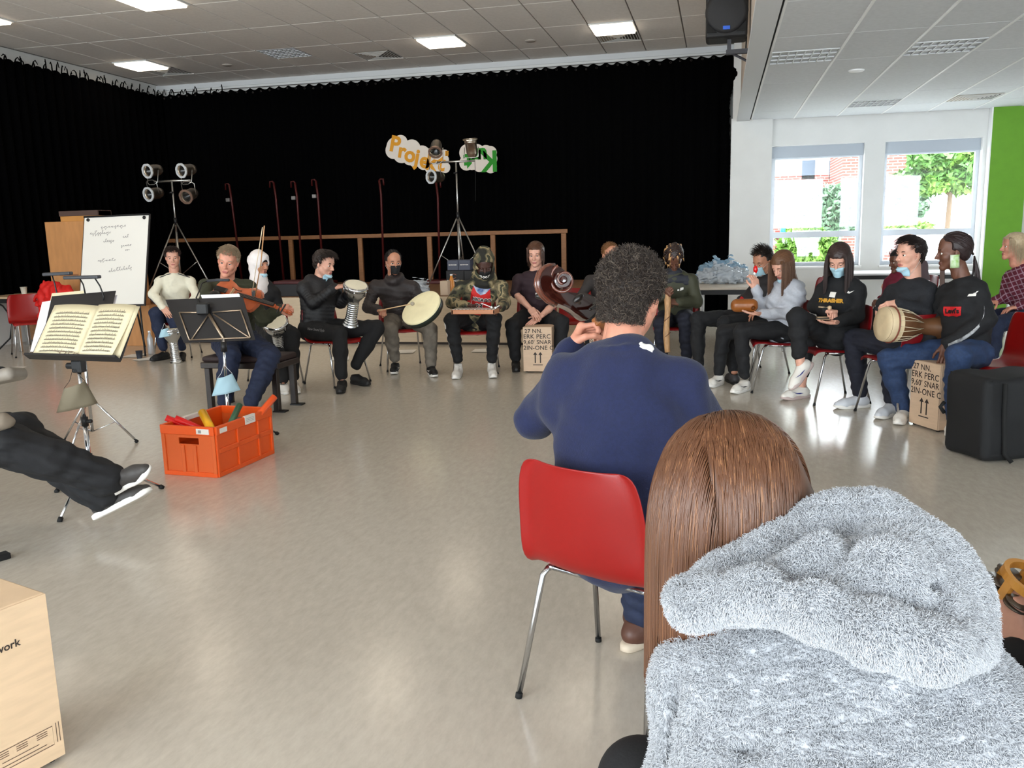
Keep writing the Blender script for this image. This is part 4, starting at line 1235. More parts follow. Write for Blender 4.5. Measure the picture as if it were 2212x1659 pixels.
# paper cup, bottle on the left table, things around it
def cup(p, m, label, r=0.035, h=0.085):
    mb = MB(); mb.lathe([(r*0.72, 0), (r, h), (r*1.06, h), (r*1.06, h-0.004), (r*0.95, h-0.002), (r*0.70, 0.004)], 18, cap=False); mb.lathe([(0.001, 0.003), (r*0.7, 0.003)], 18, cap=False)
    o = mb.build('paper_cup', m, None, True); o.location = tuple(p); return tag(o, label, 'cup')
cup((-9.42, 10.12, 0.74), mat('paper_white', (228, 218, 200), 0.7), 'cream paper cup standing on the left table', 0.045, 0.10)
c_ = atz(302, 775); cup((c_[0], c_[1], 0.0), mat('cup_dark', (48, 52, 62), 0.6), 'dark paper cup on the floor beside sheet paper', 0.042, 0.10)
t = empty('bottle', (-9.64, 9.72, 0.74), 0, 'clear drink bottle at the end of the left table', 'bottle')
mb = MB(); mb.lathe([(0.03, 0), (0.034, 0.02), (0.034, 0.15), (0.02, 0.20), (0.012, 0.23)], 16); mb.build('bottle_body', mat('bottle_plastic', (190, 176, 160), 0.2, trans=0.6), t, True)
mb = MB(); mb.lathe([(0.0145, 0.23), (0.0145, 0.25)], 12); mb.build('cap', REDP, t, True)
mb = MB(); mb.lathe([(0.035, 0.07), (0.035, 0.13)], 16, cap=False); mb.build('bottle_label', mat('label_red', (180, 60, 50), 0.6), t, True)
chair(-8.72, 9.40, 0.75, -0.65, 'red plastic chair at the left table with a red jacket on it')
f = Field(0.012); cx, cy = -8.72, 9.85
cj = atY(118, 655, 9.6)
for a, b, r1, r2 in (((cj[0]-0.16, 9.62, 0.70), (cj[0]+0.10, 9.62, 0.72), 0.11, 0.13), ((cj[0]-0.12, 9.62, 0.84), (cj[0]+0.16, 9.62, 0.82), 0.09, 0.08), ((cj[0]-0.18, 9.62, 0.62), (cj[0]-0.20, 9.6, 0.47), 0.08, 0.05), ((cj[0]+0.10, 9.58, 0.8), (cj[0]+0.25, 9.6, 0.78), 0.06, 0.05)):
    f.cone(a, b, r1, r2, k=0.05)
o = link('jacket', f.mesh('jacket', warp=folds(0.02, 30, 3)), mat('red_jacket', (204, 22, 14), 0.7, bump=0.2, bscale=40), None, True); tag(o, 'bright red jacket heaped on a chair by the left table', 'jacket')
mb = MB(); mb.tube([(-9.55, 9.75, 0.66), (-9.3, 9.6, 0.62), (-9.12, 9.55, 0.45), (-9.15, 9.5, 0.2), (-9.35, 9.45, 0.02), (-9.5, 9.4, 0.012)], 0.012, 6); tag(mb.build('cable', RUBBER, None, True), 'black cable hanging from the left table to the floor', 'cable')
# big plywood boards behind the flip chart
WOODB = mat('birch_board', (198, 140, 88), 0.5, noise=0.07, nscale=4, stretch=(4, 4, 1))
t = empty('plywood_cabinet', (-8.4, 10.35, 0), 0, 'tall plywood cabinet behind the flip chart', 'cabinet')
q0, q1 = atY(98, 480, 10.3), atY(322, 735, 10.3)
mb = MB(); mb.box((q0[0], 10.3, 0.0), (q1[0]+0.05, 10.6, 0.56), bev=0.004); mb.build('base_box', WOODB, t, world=True)
mb = MB(); mb.box((q0[0], 10.28, 0.56), (atY(300, 600, 10.3)[0], 10.5, float(q0[2])), bev=0.004); mb.build('front_board', WOODB, t, world=True)
a, b = atY(130, 470, 10.3), atY(214, 470, 10.3); zt = float(atY(170, 456, 10.3)[2])
mb = MB(); mb.box((a[0], 10.3, float(q0[2])), (b[0], 10.55, zt), bev=0.003); mb.build('upper_board', mat('birch_board_warm', (208, 146, 78), 0.5, noise=0.06, nscale=4), t, world=True)
mb = MB(); mb.box((a[0], 10.28, zt-0.065), (b[0], 10.56, zt+0.005), bev=0.002); mb.build('top_cap', mat('cap_brown', (86, 66, 58), 0.6), t, world=True)
mb = MB(); mb.box((float(atY(130, 580, 10.3)[0]), 10.272, 0.98), (float(atY(170, 580, 10.3)[0]), 10.285, 1.0)); mb.build('grip_slot', mat('slot_brown', (150, 98, 62), 0.7), t, world=True)
# flip chart
t = empty('flip_chart', (-7.7, 9.8, 0), 0, 'white flip chart with handwriting on an easel', 'flip chart')
TL, TR, BR, BL = atY(152, 476, 9.9), atY(289, 470, 9.9), atY(317, 658, 9.62), atY(172, 659, 9.62)
ux = unit(TR - TL); uy = unit(TL - BL); n_ = unit(np.cross(ux, uy)); Wb, Hb = float(np.linalg.norm(TR-TL)), float(np.linalg.norm(TL-BL))
Fm = frame_matrix(BL, ux, unit(np.cross(n_, ux)), n_)
PAPER = mat('flip_paper', (242, 238, 230), 0.6)
mb = MB(); mb.box((-0.015, -0.02, -0.02), (Wb+0.015, Hb+0.02, -0.002), M=Fm, bev=0.0); mb.build('board', mat('board_edge', (42, 38, 38), 0.5), t, world=True)
mb = MB(); mb.box((0, 0, 0.0), (Wb, Hb, 0.004), M=Fm); mb.build('paper_pad', PAPER, t, world=True)
mb = MB(); mb.box((-0.01, Hb, 0.0), (Wb+0.01, Hb+0.022, 0.014), M=Fm); mb.build('clamp_bar', BLACK, t, world=True)
for x in (0.06, Wb-0.06):
    mb = MB(); mb.lathe([(0.022, 0.0), (0.022, 0.012), (0.016, 0.02)], 14, M=Fm @ Matrix.Translation((x, Hb-0.03, 0.004))); mb.build('knob', BLACK, t, True, world=True)
INK = mat('marker_ink', (146, 140, 138), 0.7)
def script(word_w, h, n, seed, x, y, slope=0.0):
    """one handwritten word: letters of uneven height and width joined by a running line"""
    rs = random.Random(seed*7 + 1); ws = [rs.uniform(0.5, 1.4) for _ in range(n)]; tot = sum(ws); pts = []; u = 0.0
    for w in ws:
        w = w/tot*word_w; hh = h*rs.choice((0.5, 0.6, 0.7, 0.6, 1.5)); dn = -h*rs.choice((0.0, 0.0, 0.1, 0.9)); sl = rs.uniform(0.1, 0.5)*w
        for dx, dy in ((0, 0.1*h), (0.35*w + sl, hh), (0.2*w, hh*0.8), (0.45*w, dn), (0.7*w, 0.05*h)):
            pts.append((x + u + dx, y + slope*(u + dx) + dy - 0.3*h))
        u += w
    out = []
    for (a, b) in zip(pts, pts[1:]):
        for s in (0, 0.33, 0.66): out.append((a[0]*(1-s) + b[0]*s, a[1]*(1-s) + b[1]*s))
    return out
S = lambda u, v: (u*Wb, v*Hb)
W_ = [(0.27, 0.885, 0.40, 0.030, 8), (0.10, 0.815, 0.33, 0.032, 9), (0.32, 0.72, 0.18, 0.030, 6), (0.62, 0.765, 0.09, 0.03, 3), (0.60, 0.665, 0.17, 0.03, 5), (0.67, 0.615, 0.08, 0.008, 3), (0.25, 0.50, 0.28, 0.022, 7), (0.43, 0.375, 0.36, 0.032, 10)]
for k, (u, v, w, h, n) in enumerate(W_):
    me = stroke_mesh([script(w*Wb, h, n, k*3+1, u*Wb, v*Hb, 0.12 if k == 7 else 0.02)], 0.005)
    me.transform(Fm @ Matrix.Translation((0, 0, 0.0055))); link_world('handwriting', me, INK, t, False)
for x in (0.08, Wb-0.08):
    a = np.array(Fm @ Vector((x, -0.0, -0.02))); d = -np.array(uy); k = (a[2]-0.0)/(-d[2]); e = a + d*k + V((x-Wb/2)*0.18, -0.1, 0); e[2] = 0.0
    mb = MB(); mb.tube([np.array(Fm @ Vector((x, 0.3, -0.02))), a, e], 0.012, 8); mb.build('leg', BLACK, t, True, world=True)
mb = MB(); mb.tube([np.array(Fm @ Vector((Wb/2, Hb-0.1, -0.03))), (float(np.array(Fm @ Vector((Wb/2, 0, 0)))[0]), 10.2, 0.0)], 0.012, 8); mb.build('leg', BLACK, t, True, world=True)

# ------------------------------------------------------------------ stage lighting
ALU = mat('lamp_aluminium', (214, 200, 182), 0.28, metal=0.95)
ALUW = mat('gel_frame_white', (226, 228, 230), 0.35, metal=0.2)
ALUB = mat('gel_frame_bronze', (150, 122, 106), 0.35, metal=0.5)
DARKIN = mat('reflector_dark', (18, 17, 18), 0.25)
def par_can(p, aim, label, ringm, s=1.0, yoke_up=True):
    aim = unit(aim); x = unit(np.cross(aim, (0, 0, 1))) if abs(aim[2]) < 0.95 else V(1, 0, 0); z = np.cross(x, aim)
    M = frame_matrix(p, x*s, aim*s, z*s) @ Matrix.Rotation(-math.pi/2, 4, 'X')       # local z -> aim
    t = empty('stage_lamp', p, 0, label, 'stage lamp', 'stage lamps')
    mb = MB(); mb.lathe([(0.03, -0.20), (0.065, -0.18), (0.082, -0.13), (0.084, 0.0), (0.088, 0.0), (0.088, 0.055), (0.080, 0.055), (0.080, -0.0)], 24, M=M, cap=False); mb.build('can', ALU, t, True, world=True)
    mb = MB(); mb.lathe([(0.001, -0.06), (0.04, -0.045), (0.079, 0.0)], 24, M=M, cap=False); mb.build('reflector', DARKIN, t, True, world=True)
    o_, i_ = [], []
    for k in range(8):
        a = math.pi/8 + k*math.pi/4; o_.append((0.112*math.cos(a), 0.112*math.sin(a)))
    mb = MB(); n = 24; bm = mb.bm
    def rim(r8, z): return [bm.verts.new(M @ Vector((r8(2*math.pi*k/n)*math.cos(2*math.pi*k/n), r8(2*math.pi*k/n)*math.sin(2*math.pi*k/n), z))) for k in range(n)]
    octr = lambda a: 0.105/math.cos(((a + math.pi/8) % (math.pi/4)) - math.pi/8)
    R = [rim(octr, 0.05), rim(octr, 0.066), rim(lambda a: 0.078, 0.066), rim(lambda a: 0.078, 0.05)]
    for q in range(4):
        a, b = R[q], R[(q+1) % 4]
        for k in range(n): bm.faces.new((a[k], a[(k+1) % n], b[(k+1) % n], b[k]))
    mb.build('gel_frame', ringm, t, False, world=True)
    sgn = -1 if yoke_up else 1
    zz = V(0, 0, 1.0)*sgn
    mb = MB(); a = np.asarray(p) + x*0.105*s; b = np.asarray(p) - x*0.105*s
    mb.tube([a - aim*0.05*s, a + zz*0.17*s - aim*0.02*s, a*0.75 + b*0.25 + zz*0.20*s, b*0.75 + a*0.25 + zz*0.20*s, b + zz*0.17*s - aim*0.02*s, b - aim*0.05*s], 0.006*s, 6); mb.build('yoke', STEEL, t, True, world=True)
    mb = MB(); mb.lathe([(0.02, -0.22), (0.012, -0.19)], 10, M=M); mb.build('cable_gland', RUBBER, t, True, world=True)
    return t
def light_stand(px, Y, bar, hub, feet, label):
    topp = atY(px[0], px[1], Y); t = empty('lighting_stand', (topp[0], Y, ZS), 0, label, 'stand', 'lighting stands')
    hz = float(atY(hub[0], hub[1], Y)[2]); x = float(topp[0]); zb = float(topp[2])
    mb = MB(); mb.tube([(x, Y, ZS+0.12), (x, Y, 1.55)], 0.018, 10); mb.build('outer_pole', STEEL, t, True, world=True)
    mb = MB(); mb.tube([(x, Y, 1.5), (x, Y, zb)], 0.013, 10); mb.build('inner_pole', STEEL, t, True, world=True)
    mb = MB(); mb.tube([(x, Y, hz-0.05), (x, Y, hz+0.05)], 0.026, 10); mb.tube([(x+0.02, Y-0.02, zb-0.16), (x-0.03, Y-0.04, zb-0.17)], 0.012, 8); mb.build('collar', BLACK, t, True, world=True)
    a, b = atY(bar[0], bar[1], Y), atY(bar[2], bar[3], Y)
    mb = MB(); mb.tube([(a[0], Y, zb), (b[0], Y, zb)], 0.014, 8); mb.build('cross_bar', STEEL, t, True, world=True)
    for k, (dx, dy) in enumerate(feet):
        e = (x + dx, Y + dy, ZS+0.012)
        mb = MB(); mb.tube([(x, Y, hz), e], 0.011, 8); lg = mb.build('leg', STEEL, t, True, world=True)
        mb = MB(); mb.tube([e, (x + dx*1.02, Y + dy*1.02, ZS)], 0.016, 8); mb.build('rubber_foot', RUBBER, lg, True, world=True)
        m_ = (np.array([x, Y, hz])*0.45 + np.array(e)*0.55); mb = MB(); mb.tube([(x, Y, ZS+0.28), m_], 0.006, 6); mb.build('brace', STEEL, t, True, world=True)
    return t, zb
Y1, Y2 = 11.3, 12.5
s1, z1 = light_stand((371, 391), Y1, (333, 392, 412, 389), (378, 478), ((-0.30, 0.35), (0.62, -0.1), (-0.28, -0.45)), 'tripod stand with four round lamps behind the flip chart')
s2, z2 = light_stand((985, 349), Y2, (944, 351, 1026, 346), (988, 466), ((-0.48, -0.12), (0.55, -0.25), (-0.05, 0.5)), 'tripod stand with three round lamps behind the drummers')
for (px, py, up, rg), lab in zip(((325, 369, True, ALUW), (398, 368, True, ALUW), (327, 419, False, ALUW), (406, 423, False, ALUB)),
        ('upper left lamp of the four lamp stand', 'upper right lamp of the four lamp stand', 'lower left lamp of the four lamp stand', 'bronze ringed lower right lamp of the four lamp stand')):
    p = atY(px, py, Y1-0.05); par_can(p, (-0.22 if rg is ALUW else 0.02, -0.95, -0.14 if rg is ALUW else -0.3), lab, rg, 0.98, up)
par_can(atY(941, 324, Y2-0.05), (0.12, -0.75, -0.66), 'lamp tilted down above the bar of the three lamp stand', ALUB, 0.98, True)
par_can(atY(1017, 310, Y2-0.05), (-0.05, -0.22, 0.97), 'lamp pointing straight up on the three lamp stand', ALU, 1.0, True)
par_can(atY(937, 382, Y2-0.05), (-0.42, -0.9, -0.02), 'white ringed lamp hanging below the bar of the three lamp stand', ALUW, 0.98, False)
c0 = atY(1026, 350, Y2); mb = MB(); mb.tube([c0, c0 - V(0.0, 0, 0.3), atY(1027, 435, Y2)], 0.004, 5); tag(mb.build('lamp_cable', RUBBER, None, True), 'thin cable with plug dangling from the three lamp stand', 'cable')
# hand-painted cloud signs pinned to the curtain
CLOUD = mat('cloud_board', (226, 216, 206), 0.8); ORG = mat('orange_paint', (220, 150, 24), 0.7); GRN = mat('green_paint_sign', (30, 140, 24), 0.7)
def cloud_sign(circles, letters, m, label, size, Yp=14.05):
    k_ = float(np.linalg.norm(atY(900, 330, Yp) - atY(901, 330, Yp)))
    cs = [(atY(px, py, Yp), r*k_) for px, py, r in circles]
    t = empty('cloud_sign', cs[0][0], 0, label, 'sign', 'painted cloud signs')
    mb = MB()
    for q, (c, r) in enumerate(cs):
        mb.lathe([(r, 0.0), (r, 0.012 + 0.0004*q), (0.001, 0.012 + 0.0004*q)], 28, M=Matrix.Translation(Vector(c)) @ Matrix.Rotation(math.pi/2, 4, 'X'))
    mb.build('cloud_board', CLOUD, t, world=True)
    for ch, px, py, rot, sz in letters:
        me = text_mesh(ch, sz*k_*1.35, 0.012, 0.002); c = atY(px, py, Yp)
        me.transform(Matrix.Translation(Vector(c) + Vector((0, -0.019, 0))) @ Matrix.Rotation(math.pi/2, 4, 'X') @ Matrix.Rotation(math.radians(rot), 4, 'Z'))
        link_world('letter', me, m, t, False)
    return t
cloud_sign([(855, 318, 20), (850, 325, 17), (866, 308, 15), (868, 332, 19), (890, 322, 19), (897, 345, 15), (886, 340, 16), (912, 334, 18), (915, 352, 14), (935, 345, 18), (930, 362, 12), (950, 358, 14), (960, 345, 10), (962, 362, 11), (940, 335, 12), (961, 332, 8)],
           [('P', 854, 313, -14, 32), ('r', 869, 327, -12, 30), ('o', 886.5, 335, -10, 32), ('j', 902, 341, -14, 32), ('e', 917.5, 348, -5, 32), ('k', 932, 352, -14, 34), ('t', 954, 353, -14, 34), ('II', 966, 332, -4, 8)], ORG,
           'white cloud sign painted with the orange word Projekt', 30)
cloud_sign([(1010, 330, 17), (1008, 352, 15), (1020, 352, 14), (1030, 330, 17), (1036, 355, 15), (1050, 330, 15), (1060, 330, 13), (1061, 343, 13), (1060, 360, 13), (1045, 345, 18), (1022, 340, 15)],
           [('K', 1057, 346, 180, 42), ('u', 1042, 336, 180, 32), ('n', 1031, 337, 180, 26), ('s', 1020, 341, 180, 26), ('t', 1011, 349, 180, 32)], GRN,
           'white cloud sign with an upside down green word', 30)
# red steel net posts on the stage
REDS = mat('oxide_red', (74, 11, 10), 0.5, metal=0.2)
for k, (px, py, lab) in enumerate(((495, 397, 'red steel post with hook nearest the viola player'), (591, 392, 'red steel post behind the woman in the white headscarf'), (637, 392, 'red steel post with a pale clamp'),
                                   (682, 388, 'red steel post behind the boy in the black jacket'), (819, 387, 'red steel post with a square hook behind the frame drummer'), (942, 392, 'red steel post below the hanging lamp'))):
    Yp = 13.55; p = atY(px, py, Yp); b = p.copy(); b[2] = ZS
    off = {0: 0.10, 1: 0.06, 2: 0.02, 3: 0.03}.get(k, 0.0)
    t = empty('net_post', (p[0]+off, Yp, ZS), 0, lab, 'post', 'red steel posts')
    mb = MB(); mb.tube([(p[0]+off, Yp, ZS+0.05), (p[0]+0.02, Yp, float(p[2])-0.25), (p[0], Yp, float(p[2])-0.02)], 0.019, 8); mb.build('pole', REDS, t, True, world=True)
    mb = MB(); mb.box((p[0]+off-0.16, Yp-0.22, ZS), (p[0]+off+0.16, Yp+0.22, ZS+0.06), bev=0.01); mb.build('base', REDS, t, world=True)
    mb = MB(); s = -1 if k < 4 else 1; z = float(p[2])
    mb.tube([(p[0], Yp, z-0.02), (p[0]+s*0.02, Yp, z), (p[0]+s*0.07, Yp, z), (p[0]+s*0.075, Yp, z-0.10)], 0.014, 8); mb.build('hook', REDS, t, True, world=True)
    if k in (0, 2, 3):
        mb = MB(); mb.box((p[0]-0.07, Yp-0.04, z-0.30), (p[0]-0.0, Yp+0.02, z-0.24), bev=0.006); mb.build('clamp', mat('clamp_grey', (150, 146, 144), 0.4, metal=0.5), t, world=True)
# boxes, bottle, bag at the stage edge
def carton(name, px0, px1, py0, Y, d, h, m, label, cat='box', z=ZS):
    a, b = float(atY(px0, py0, Y)[0]), float(atY(px1, py0, Y)[0]); t = empty(name, ((a+b)/2, Y+d/2, z), 0, label, cat)
    mb = MB(); mb.box((a, Y, z), (b, Y+d, z+h), bev=0.006); o = mb.build('body', m, t, world=True); return t, a, b
BLK = mat('black_carton', (24, 23, 26), 0.6)
t, a, b = carton('equipment_case', 592, 646, 612, 10.85, 0.35, 0.17, BLK, 'long black equipment case at the stage edge', 'case')
mb = MB(); mb.box((a-0.01, 10.845, ZS+0.165), (b+0.01, 11.21, ZS+0.21), bev=0.008); mb.build('lid', mat('case_lid', (70, 22, 24), 0.6), t, world=True)
t, a, b = carton('amplifier_box', 964, 1003, 610, 11.3, 0.3, 0.30, BLK, 'tall black carton with a round printed emblem on the stage', 'box')
me = text_mesh('BEHRINGER', 0.036, 0.001); me.transform(Matrix.Translation(((a+b)/2-0.02, 11.295, ZS+0.16)) @ Matrix.Rotation(math.pi/2, 4, 'X')); link_world('lettering', me, mat('print_white', (224, 220, 216), 0.6), t, False)
mb = MB(); mb.tube([((a+b)/2-0.02+0.045*math.cos(q), 11.294, ZS+0.225+0.03*math.sin(q)) for q in np.linspace(0.5, 5.6, 14)], 0.005, 5); mb.build('emblem', mat('emblem_copper', (170, 110, 90), 0.5), t, world=True)
for q, (p0, p1) in enumerate(((966, 990), (990, 1016))):
    t, a, b = carton('small_carton', p0, p1, 575, 11.32, 0.22, 0.14, mat('blue_carton', (62, 66, 84), 0.5), ('blue grey carton left half of the pair on the black carton' if q == 0 else 'blue grey carton right half of the pair behind the hood'), 'box', ZS+0.302)
    me = text_mesh('BEHRINGER', 0.022, 0.0008); me.transform(Matrix.Translation(((a+b)/2, 11.315, ZS+0.302+0.075)) @ Matrix.Rotation(math.pi/2, 4, 'X')); link_world('lettering', me, MATS['print_white'], t, False)
carton('amplifier_box', 1003, 1022, 610, 11.3, 0.3, 0.30, BLK, 'black carton under the right blue grey carton')
carton('paper_box', 950, 967, 612, 10.8, 0.12, 0.19, mat('cream_box', (206, 184, 160), 0.7), 'small cream paper box on the stage edge')
t = empty('juice_bottle', (float(atY(975, 600, 10.95)[0]), 10.95, ZS), 0, 'orange juice bottle standing beside the cream box', 'bottle')
mb = MB(); mb.lathe([(0.038, 0), (0.04, 0.02), (0.04, 0.16), (0.018, 0.23), (0.016, 0.25)], 16); mb.build('bottle_body', mat('juice', (220, 140, 50), 0.25), t, True)
mb = MB(); mb.lathe([(0.019, 0.25), (0.019, 0.27)], 12); mb.build('cap', TB, t, True)
def carrier_bag(c, r, label, seed, m):
    f = Field(0.008); rs = random.Random(seed)
    f.ell(c + V(0, 0, r[2]*0.45), (r[0], r[1], r[2]*0.55), k=0.05)
    for k in range(7):
        a = rs.uniform(0, 6.28); q = c + V(r[0]*math.cos(a)*1.05, r[1]*math.sin(a), rs.uniform(0.02, 0.05)); f.cone(c + V(0, 0, r[2]*rs.uniform(0.4, 0.9)), q, 0.04, 0.02, k=0.03)
    for k in range(2): f.cone(c + V(0, 0, r[2]*0.7), c + V((k-0.5)*0.2, 0, r[2]*1.25), 0.05, 0.015, k=0.04)
    f.box(c - V(0, 0, 0.1), (1, 1, 0.1), rad=0.001, k=0.002, op='s')
    o = link('carrier_bag', f.mesh('bag', warp=lambda x, y, z: folds(0.020, 30, seed)(x, y, z) + folds(0.010, 75, seed+1)(x, y, z)), m, None, False); tag(o, label, 'bag', 'plastic carrier bags'); return o
BAGM = mat('white_polythene', (196, 204, 212), 0.22, spec=0.6, alpha=0.72)
carrier_bag(V(*atz(1562, 612, 0.74)), (0.31, 0.22, 0.20), 'crumpled white carrier bag at the front of the laminate table', 3, BAGM)
carrier_bag(V(*atz(1560, 592, 0.755)) + V(0, -1.0, 0), (0.32, 0.18, 0.22), 'crumpled bluish carrier bag behind the white one', 8, mat('blue_polythene', (150, 182, 204), 0.25, spec=0.6, alpha=0.72))
carrier_bag(V(float(atY(910, 620, 11.0)[0]), 11.0, ZS), (0.09, 0.08, 0.16), 'small white bag on the stage behind the frame drum', 5, BAGM)
# loudspeaker on the bulkhead
t = empty('wall_loudspeaker', (0.0, 9.0, 3.2), 0, 'black loudspeaker on a bracket below the bulkhead', 'loudspeaker')
Ys = 9.6; a, b = atY(1523, 40, Ys), atY(1617, 40, Ys); zb = float(atY(1570, 80, Ys)[2]); cx = float((a[0]+b[0])/2); hw = float(b[0]-a[0])/2
SPK = mat('speaker_cabinet', (24, 24, 26), 0.6, bump=0.1, bscale=300)
mb = MB(); mb.box((cx-hw*0.97, Ys, zb), (cx+hw*0.97, Ys+0.36, zb+0.62), bev=0.03, seg=3); mb.build('cabinet', SPK, t, False, world=True)
mb = MB(); mb.lathe([(0.001, 0.02), (hw*0.8, 0.015), (hw*0.98, 0.0), (hw*1.0, -0.03)], 40, M=Matrix.Translation((cx, Ys-0.005, zb+0.25)) @ Matrix.Rotation(math.pi/2, 4, 'X'), cap=False); mb.build('grille', mat('speaker_grille', (30, 30, 33), 0.5, bump=0.3, bscale=700), t, True, world=True)
mb = MB(); mb.box((cx-0.035, Ys-0.03, zb+0.07), (cx+0.035, Ys-0.018, zb+0.105)); mb.build('badge', mat('blue_badge', (40, 100, 220), 0.4), t, world=True)
for s in (-1, 1):
    mb = MB(); mb.prism([(cx+s*hw*0.45, zb+0.05), (cx+s*hw*0.9, zb+0.05), (cx+s*hw*0.9, zb+0.15)], 0, 0.012, M=Matrix.Translation((0, Ys-0.001, 0)) @ Matrix.Rotation(math.pi/2, 4, 'X')); mb.build('port', RUBBER, t, world=True)
BRK = mat('bracket_grey', (52, 52, 58), 0.5)
mb = MB(); mb.box((cx+0.01, Ys+0.12, zb-0.13), (cx+0.05, Ys+0.16, zb)); mb.box((cx+0.0, Ys+0.10, zb-0.15), (XB-0.03, Ys+0.16, zb-0.105)); mb.tube([(cx+0.06, Ys+0.13, zb-0.14), (XB-0.03, Ys+0.13, zb-0.24)], 0.014, 6); mb.build('bracket', BRK, t, world=True)
mb = MB(); mb.tube([(XB-0.06, Ys+0.2, ZC), (XB-0.06, Ys+0.2, zb+0.3), (XB-0.07, Ys+0.18, zb-0.1)], 0.008, 6); mb.build('cable', RUBBER, t, True, world=True)
# ------------------------------------------------------------------ cajons
CARD = mat('cajon_board', (206, 176, 148), 0.6, noise=0.04, nscale=10, stretch=(1, 1, 5))
BEECH = mat('cajon_beech', (222, 192, 158), 0.5, noise=0.05, nscale=8, stretch=(1, 1, 6))
STEN = mat('stencil_ink', (52, 44, 40), 0.7)
def stencil(txt, size):
    """stencil capitals: bold lettering with the narrow bridges of a stencil cut out"""
    me = text_mesh(txt, size, size*0.012, 0, 'LEFT', 0, 1.05); return me
def cajon(p, rz, label, lines=True, m=CARD, w=0.30, d=0.30, h=0.47, rows=None):
    """p = floor point under the left corner of the printed front as seen from the front; front faces -y before rotation"""
    t = empty('cajon', (p[0], p[1], 0), rz, label, 'cajon', 'cajon drums')
    for k, (x, y) in enumerate(((0.03, 0.03), (w-0.03, 0.03), (0.03, d-0.03), (w-0.03, d-0.03))):
        mb = MB(); mb.lathe([(0.012, 0), (0.016, 0.012)], 10, M=Matrix.Translation((x, y, 0))); mb.build('rubber_foot', RUBBER, t, True)
    mb = MB(); mb.box((0, 0.006, 0.012), (w, d, h), bev=0.006, seg=2); mb.build('body', m, t)
    mb = MB(); mb.box((0.002, 0.0, 0.014), (w-0.002, 0.006, h-0.002), bev=0.001); mb.build('playing_face', m, t)
    R = Matrix.Rotation(math.pi/2, 4, 'X')
    if rows:
        for txt, x, z, sz in rows:
            me = stencil(txt, sz); me.transform(Matrix.Translation((x, -0.0012, z)) @ R); link('stencil_line', me, STEN, t)
    if lines:
        mb = MB()
        for x in (w*0.42, w*0.60):
            mb.box((x-0.006, -0.0014, 0.10), (x+0.006, -0.0004, 0.19))
            mb.prism([(x-0.022, 0.185), (x+0.022, 0.185), (x, 0.215)], 0.0004, 0.0014, M=R)
        mb.box((w*0.34, -0.0014, 0.078), (w*0.68, -0.0004, 0.085)); mb.build('up_arrows', STEN, t)
    return t
ROWS = [('27 NN.', 0.02, 0.428, 0.058), ('ERK PERC', -0.005, 0.372, 0.0625), ("9,60' SNAR", -0.004, 0.314, 0.0585), ('2IN-ONE C', 0.0, 0.256, 0.0605)]
ROWS = [(a, max(0.006, x), z, s) for a, x, z, s in ROWS]
q0, q1 = V(1.346, 6.55), V(1.480, 6.27); dv = unit(q1 - q0)
cajon(q0, math.atan2(dv[1], dv[0]), 'stencilled cajon under the hands of the girl with braids', rows=ROWS)
cajon(V(-1.945, 8.53), 0.05, 'stencilled cajon played by the boy in the maroon shirt', rows=ROWS)
pc = atz(1278, 800); cajon(V(float(pc[0]), 8.6), 0.1, 'stencilled cajon half hidden beside the cello neck', rows=ROWS)
# foreground cajon, its edge in the lower left corner
A_ = V(-1.765, 1.845); B_ = V(-1.80, 1.735); dv = unit(A_ - B_); w = 0.30
t = cajon(A_ - dv*w, math.atan2(dv[1], dv[0]), 'pale wooden cajon cut off at the lower left corner', False, BEECH, w, 0.30, 0.495)
R = Matrix.Rotation(math.pi/2, 4, 'X')
me = text_mesh('meinl work', 0.030, 0.0006, 0, 'RIGHT'); me.transform(Matrix.Translation((w-0.085, -0.0012, 0.39)) @ R); link('brand_print', me, STEN, t)
FINE = mat('fine_print', (96, 76, 62), 0.7)
me = stroke_mesh([[(0.02, 0.06), (w-0.03, 0.06), (w-0.03, 0.115), (0.02, 0.115), (0.02, 0.06)], [(0.02, 0.07), (w-0.05, 0.07)]] + [[(x, z), (x+l, z)] for x, l in ((0.12, 0.03), (0.17, 0.03), (0.225, 0.03)) for z in (0.108, 0.102, 0.096)] + [[(0.13, 0.082), (0.23, 0.082)]] + [[(w-0.02, 0.062), (w-0.02, 0.12)], [(w-0.012, 0.062), (w-0.012, 0.12)]], 0.0022)
me.transform(Matrix.Translation((0, -0.0012, 0)) @ R); link('data_panel', me, FINE, t)
# ------------------------------------------------------------------ orange folding crate with plastic tubes
ORC = mat('orange_crate', (226, 84, 14), 0.42, spec=0.5); ORCL = mat('orange_crate_panel', (214, 92, 30), 0.5)
cA, cB, cC = atz(362, 1024)[:2], atz(472, 1032)[:2], atz(607, 978)[:2]
e1, e2 = unit(np.append(cA - cB, 0)), unit(np.append(cC - cB, 0)); e2 = unit(e2 - e1*np.dot(e1, e2)); wa, wb, hc = 0.385, 0.60, 0.315
crate = empty('folding_crate', (cB[0], cB[1], 0), 0, 'bright orange folding crate full of coloured tubes', 'crate')
CM = frame_matrix((cB[0], cB[1], 0), e1, -e2 if False else e2, (0, 0, 1))
def cbox(lo, hi, name, m, bev=0.0):
    mb = MB(); mb.box(lo, hi, M=CM, bev=bev); return mb.build(name, m, crate, world=True)
cbox((0, 0, 0), (wa, wb, 0.015), 'base', ORC)
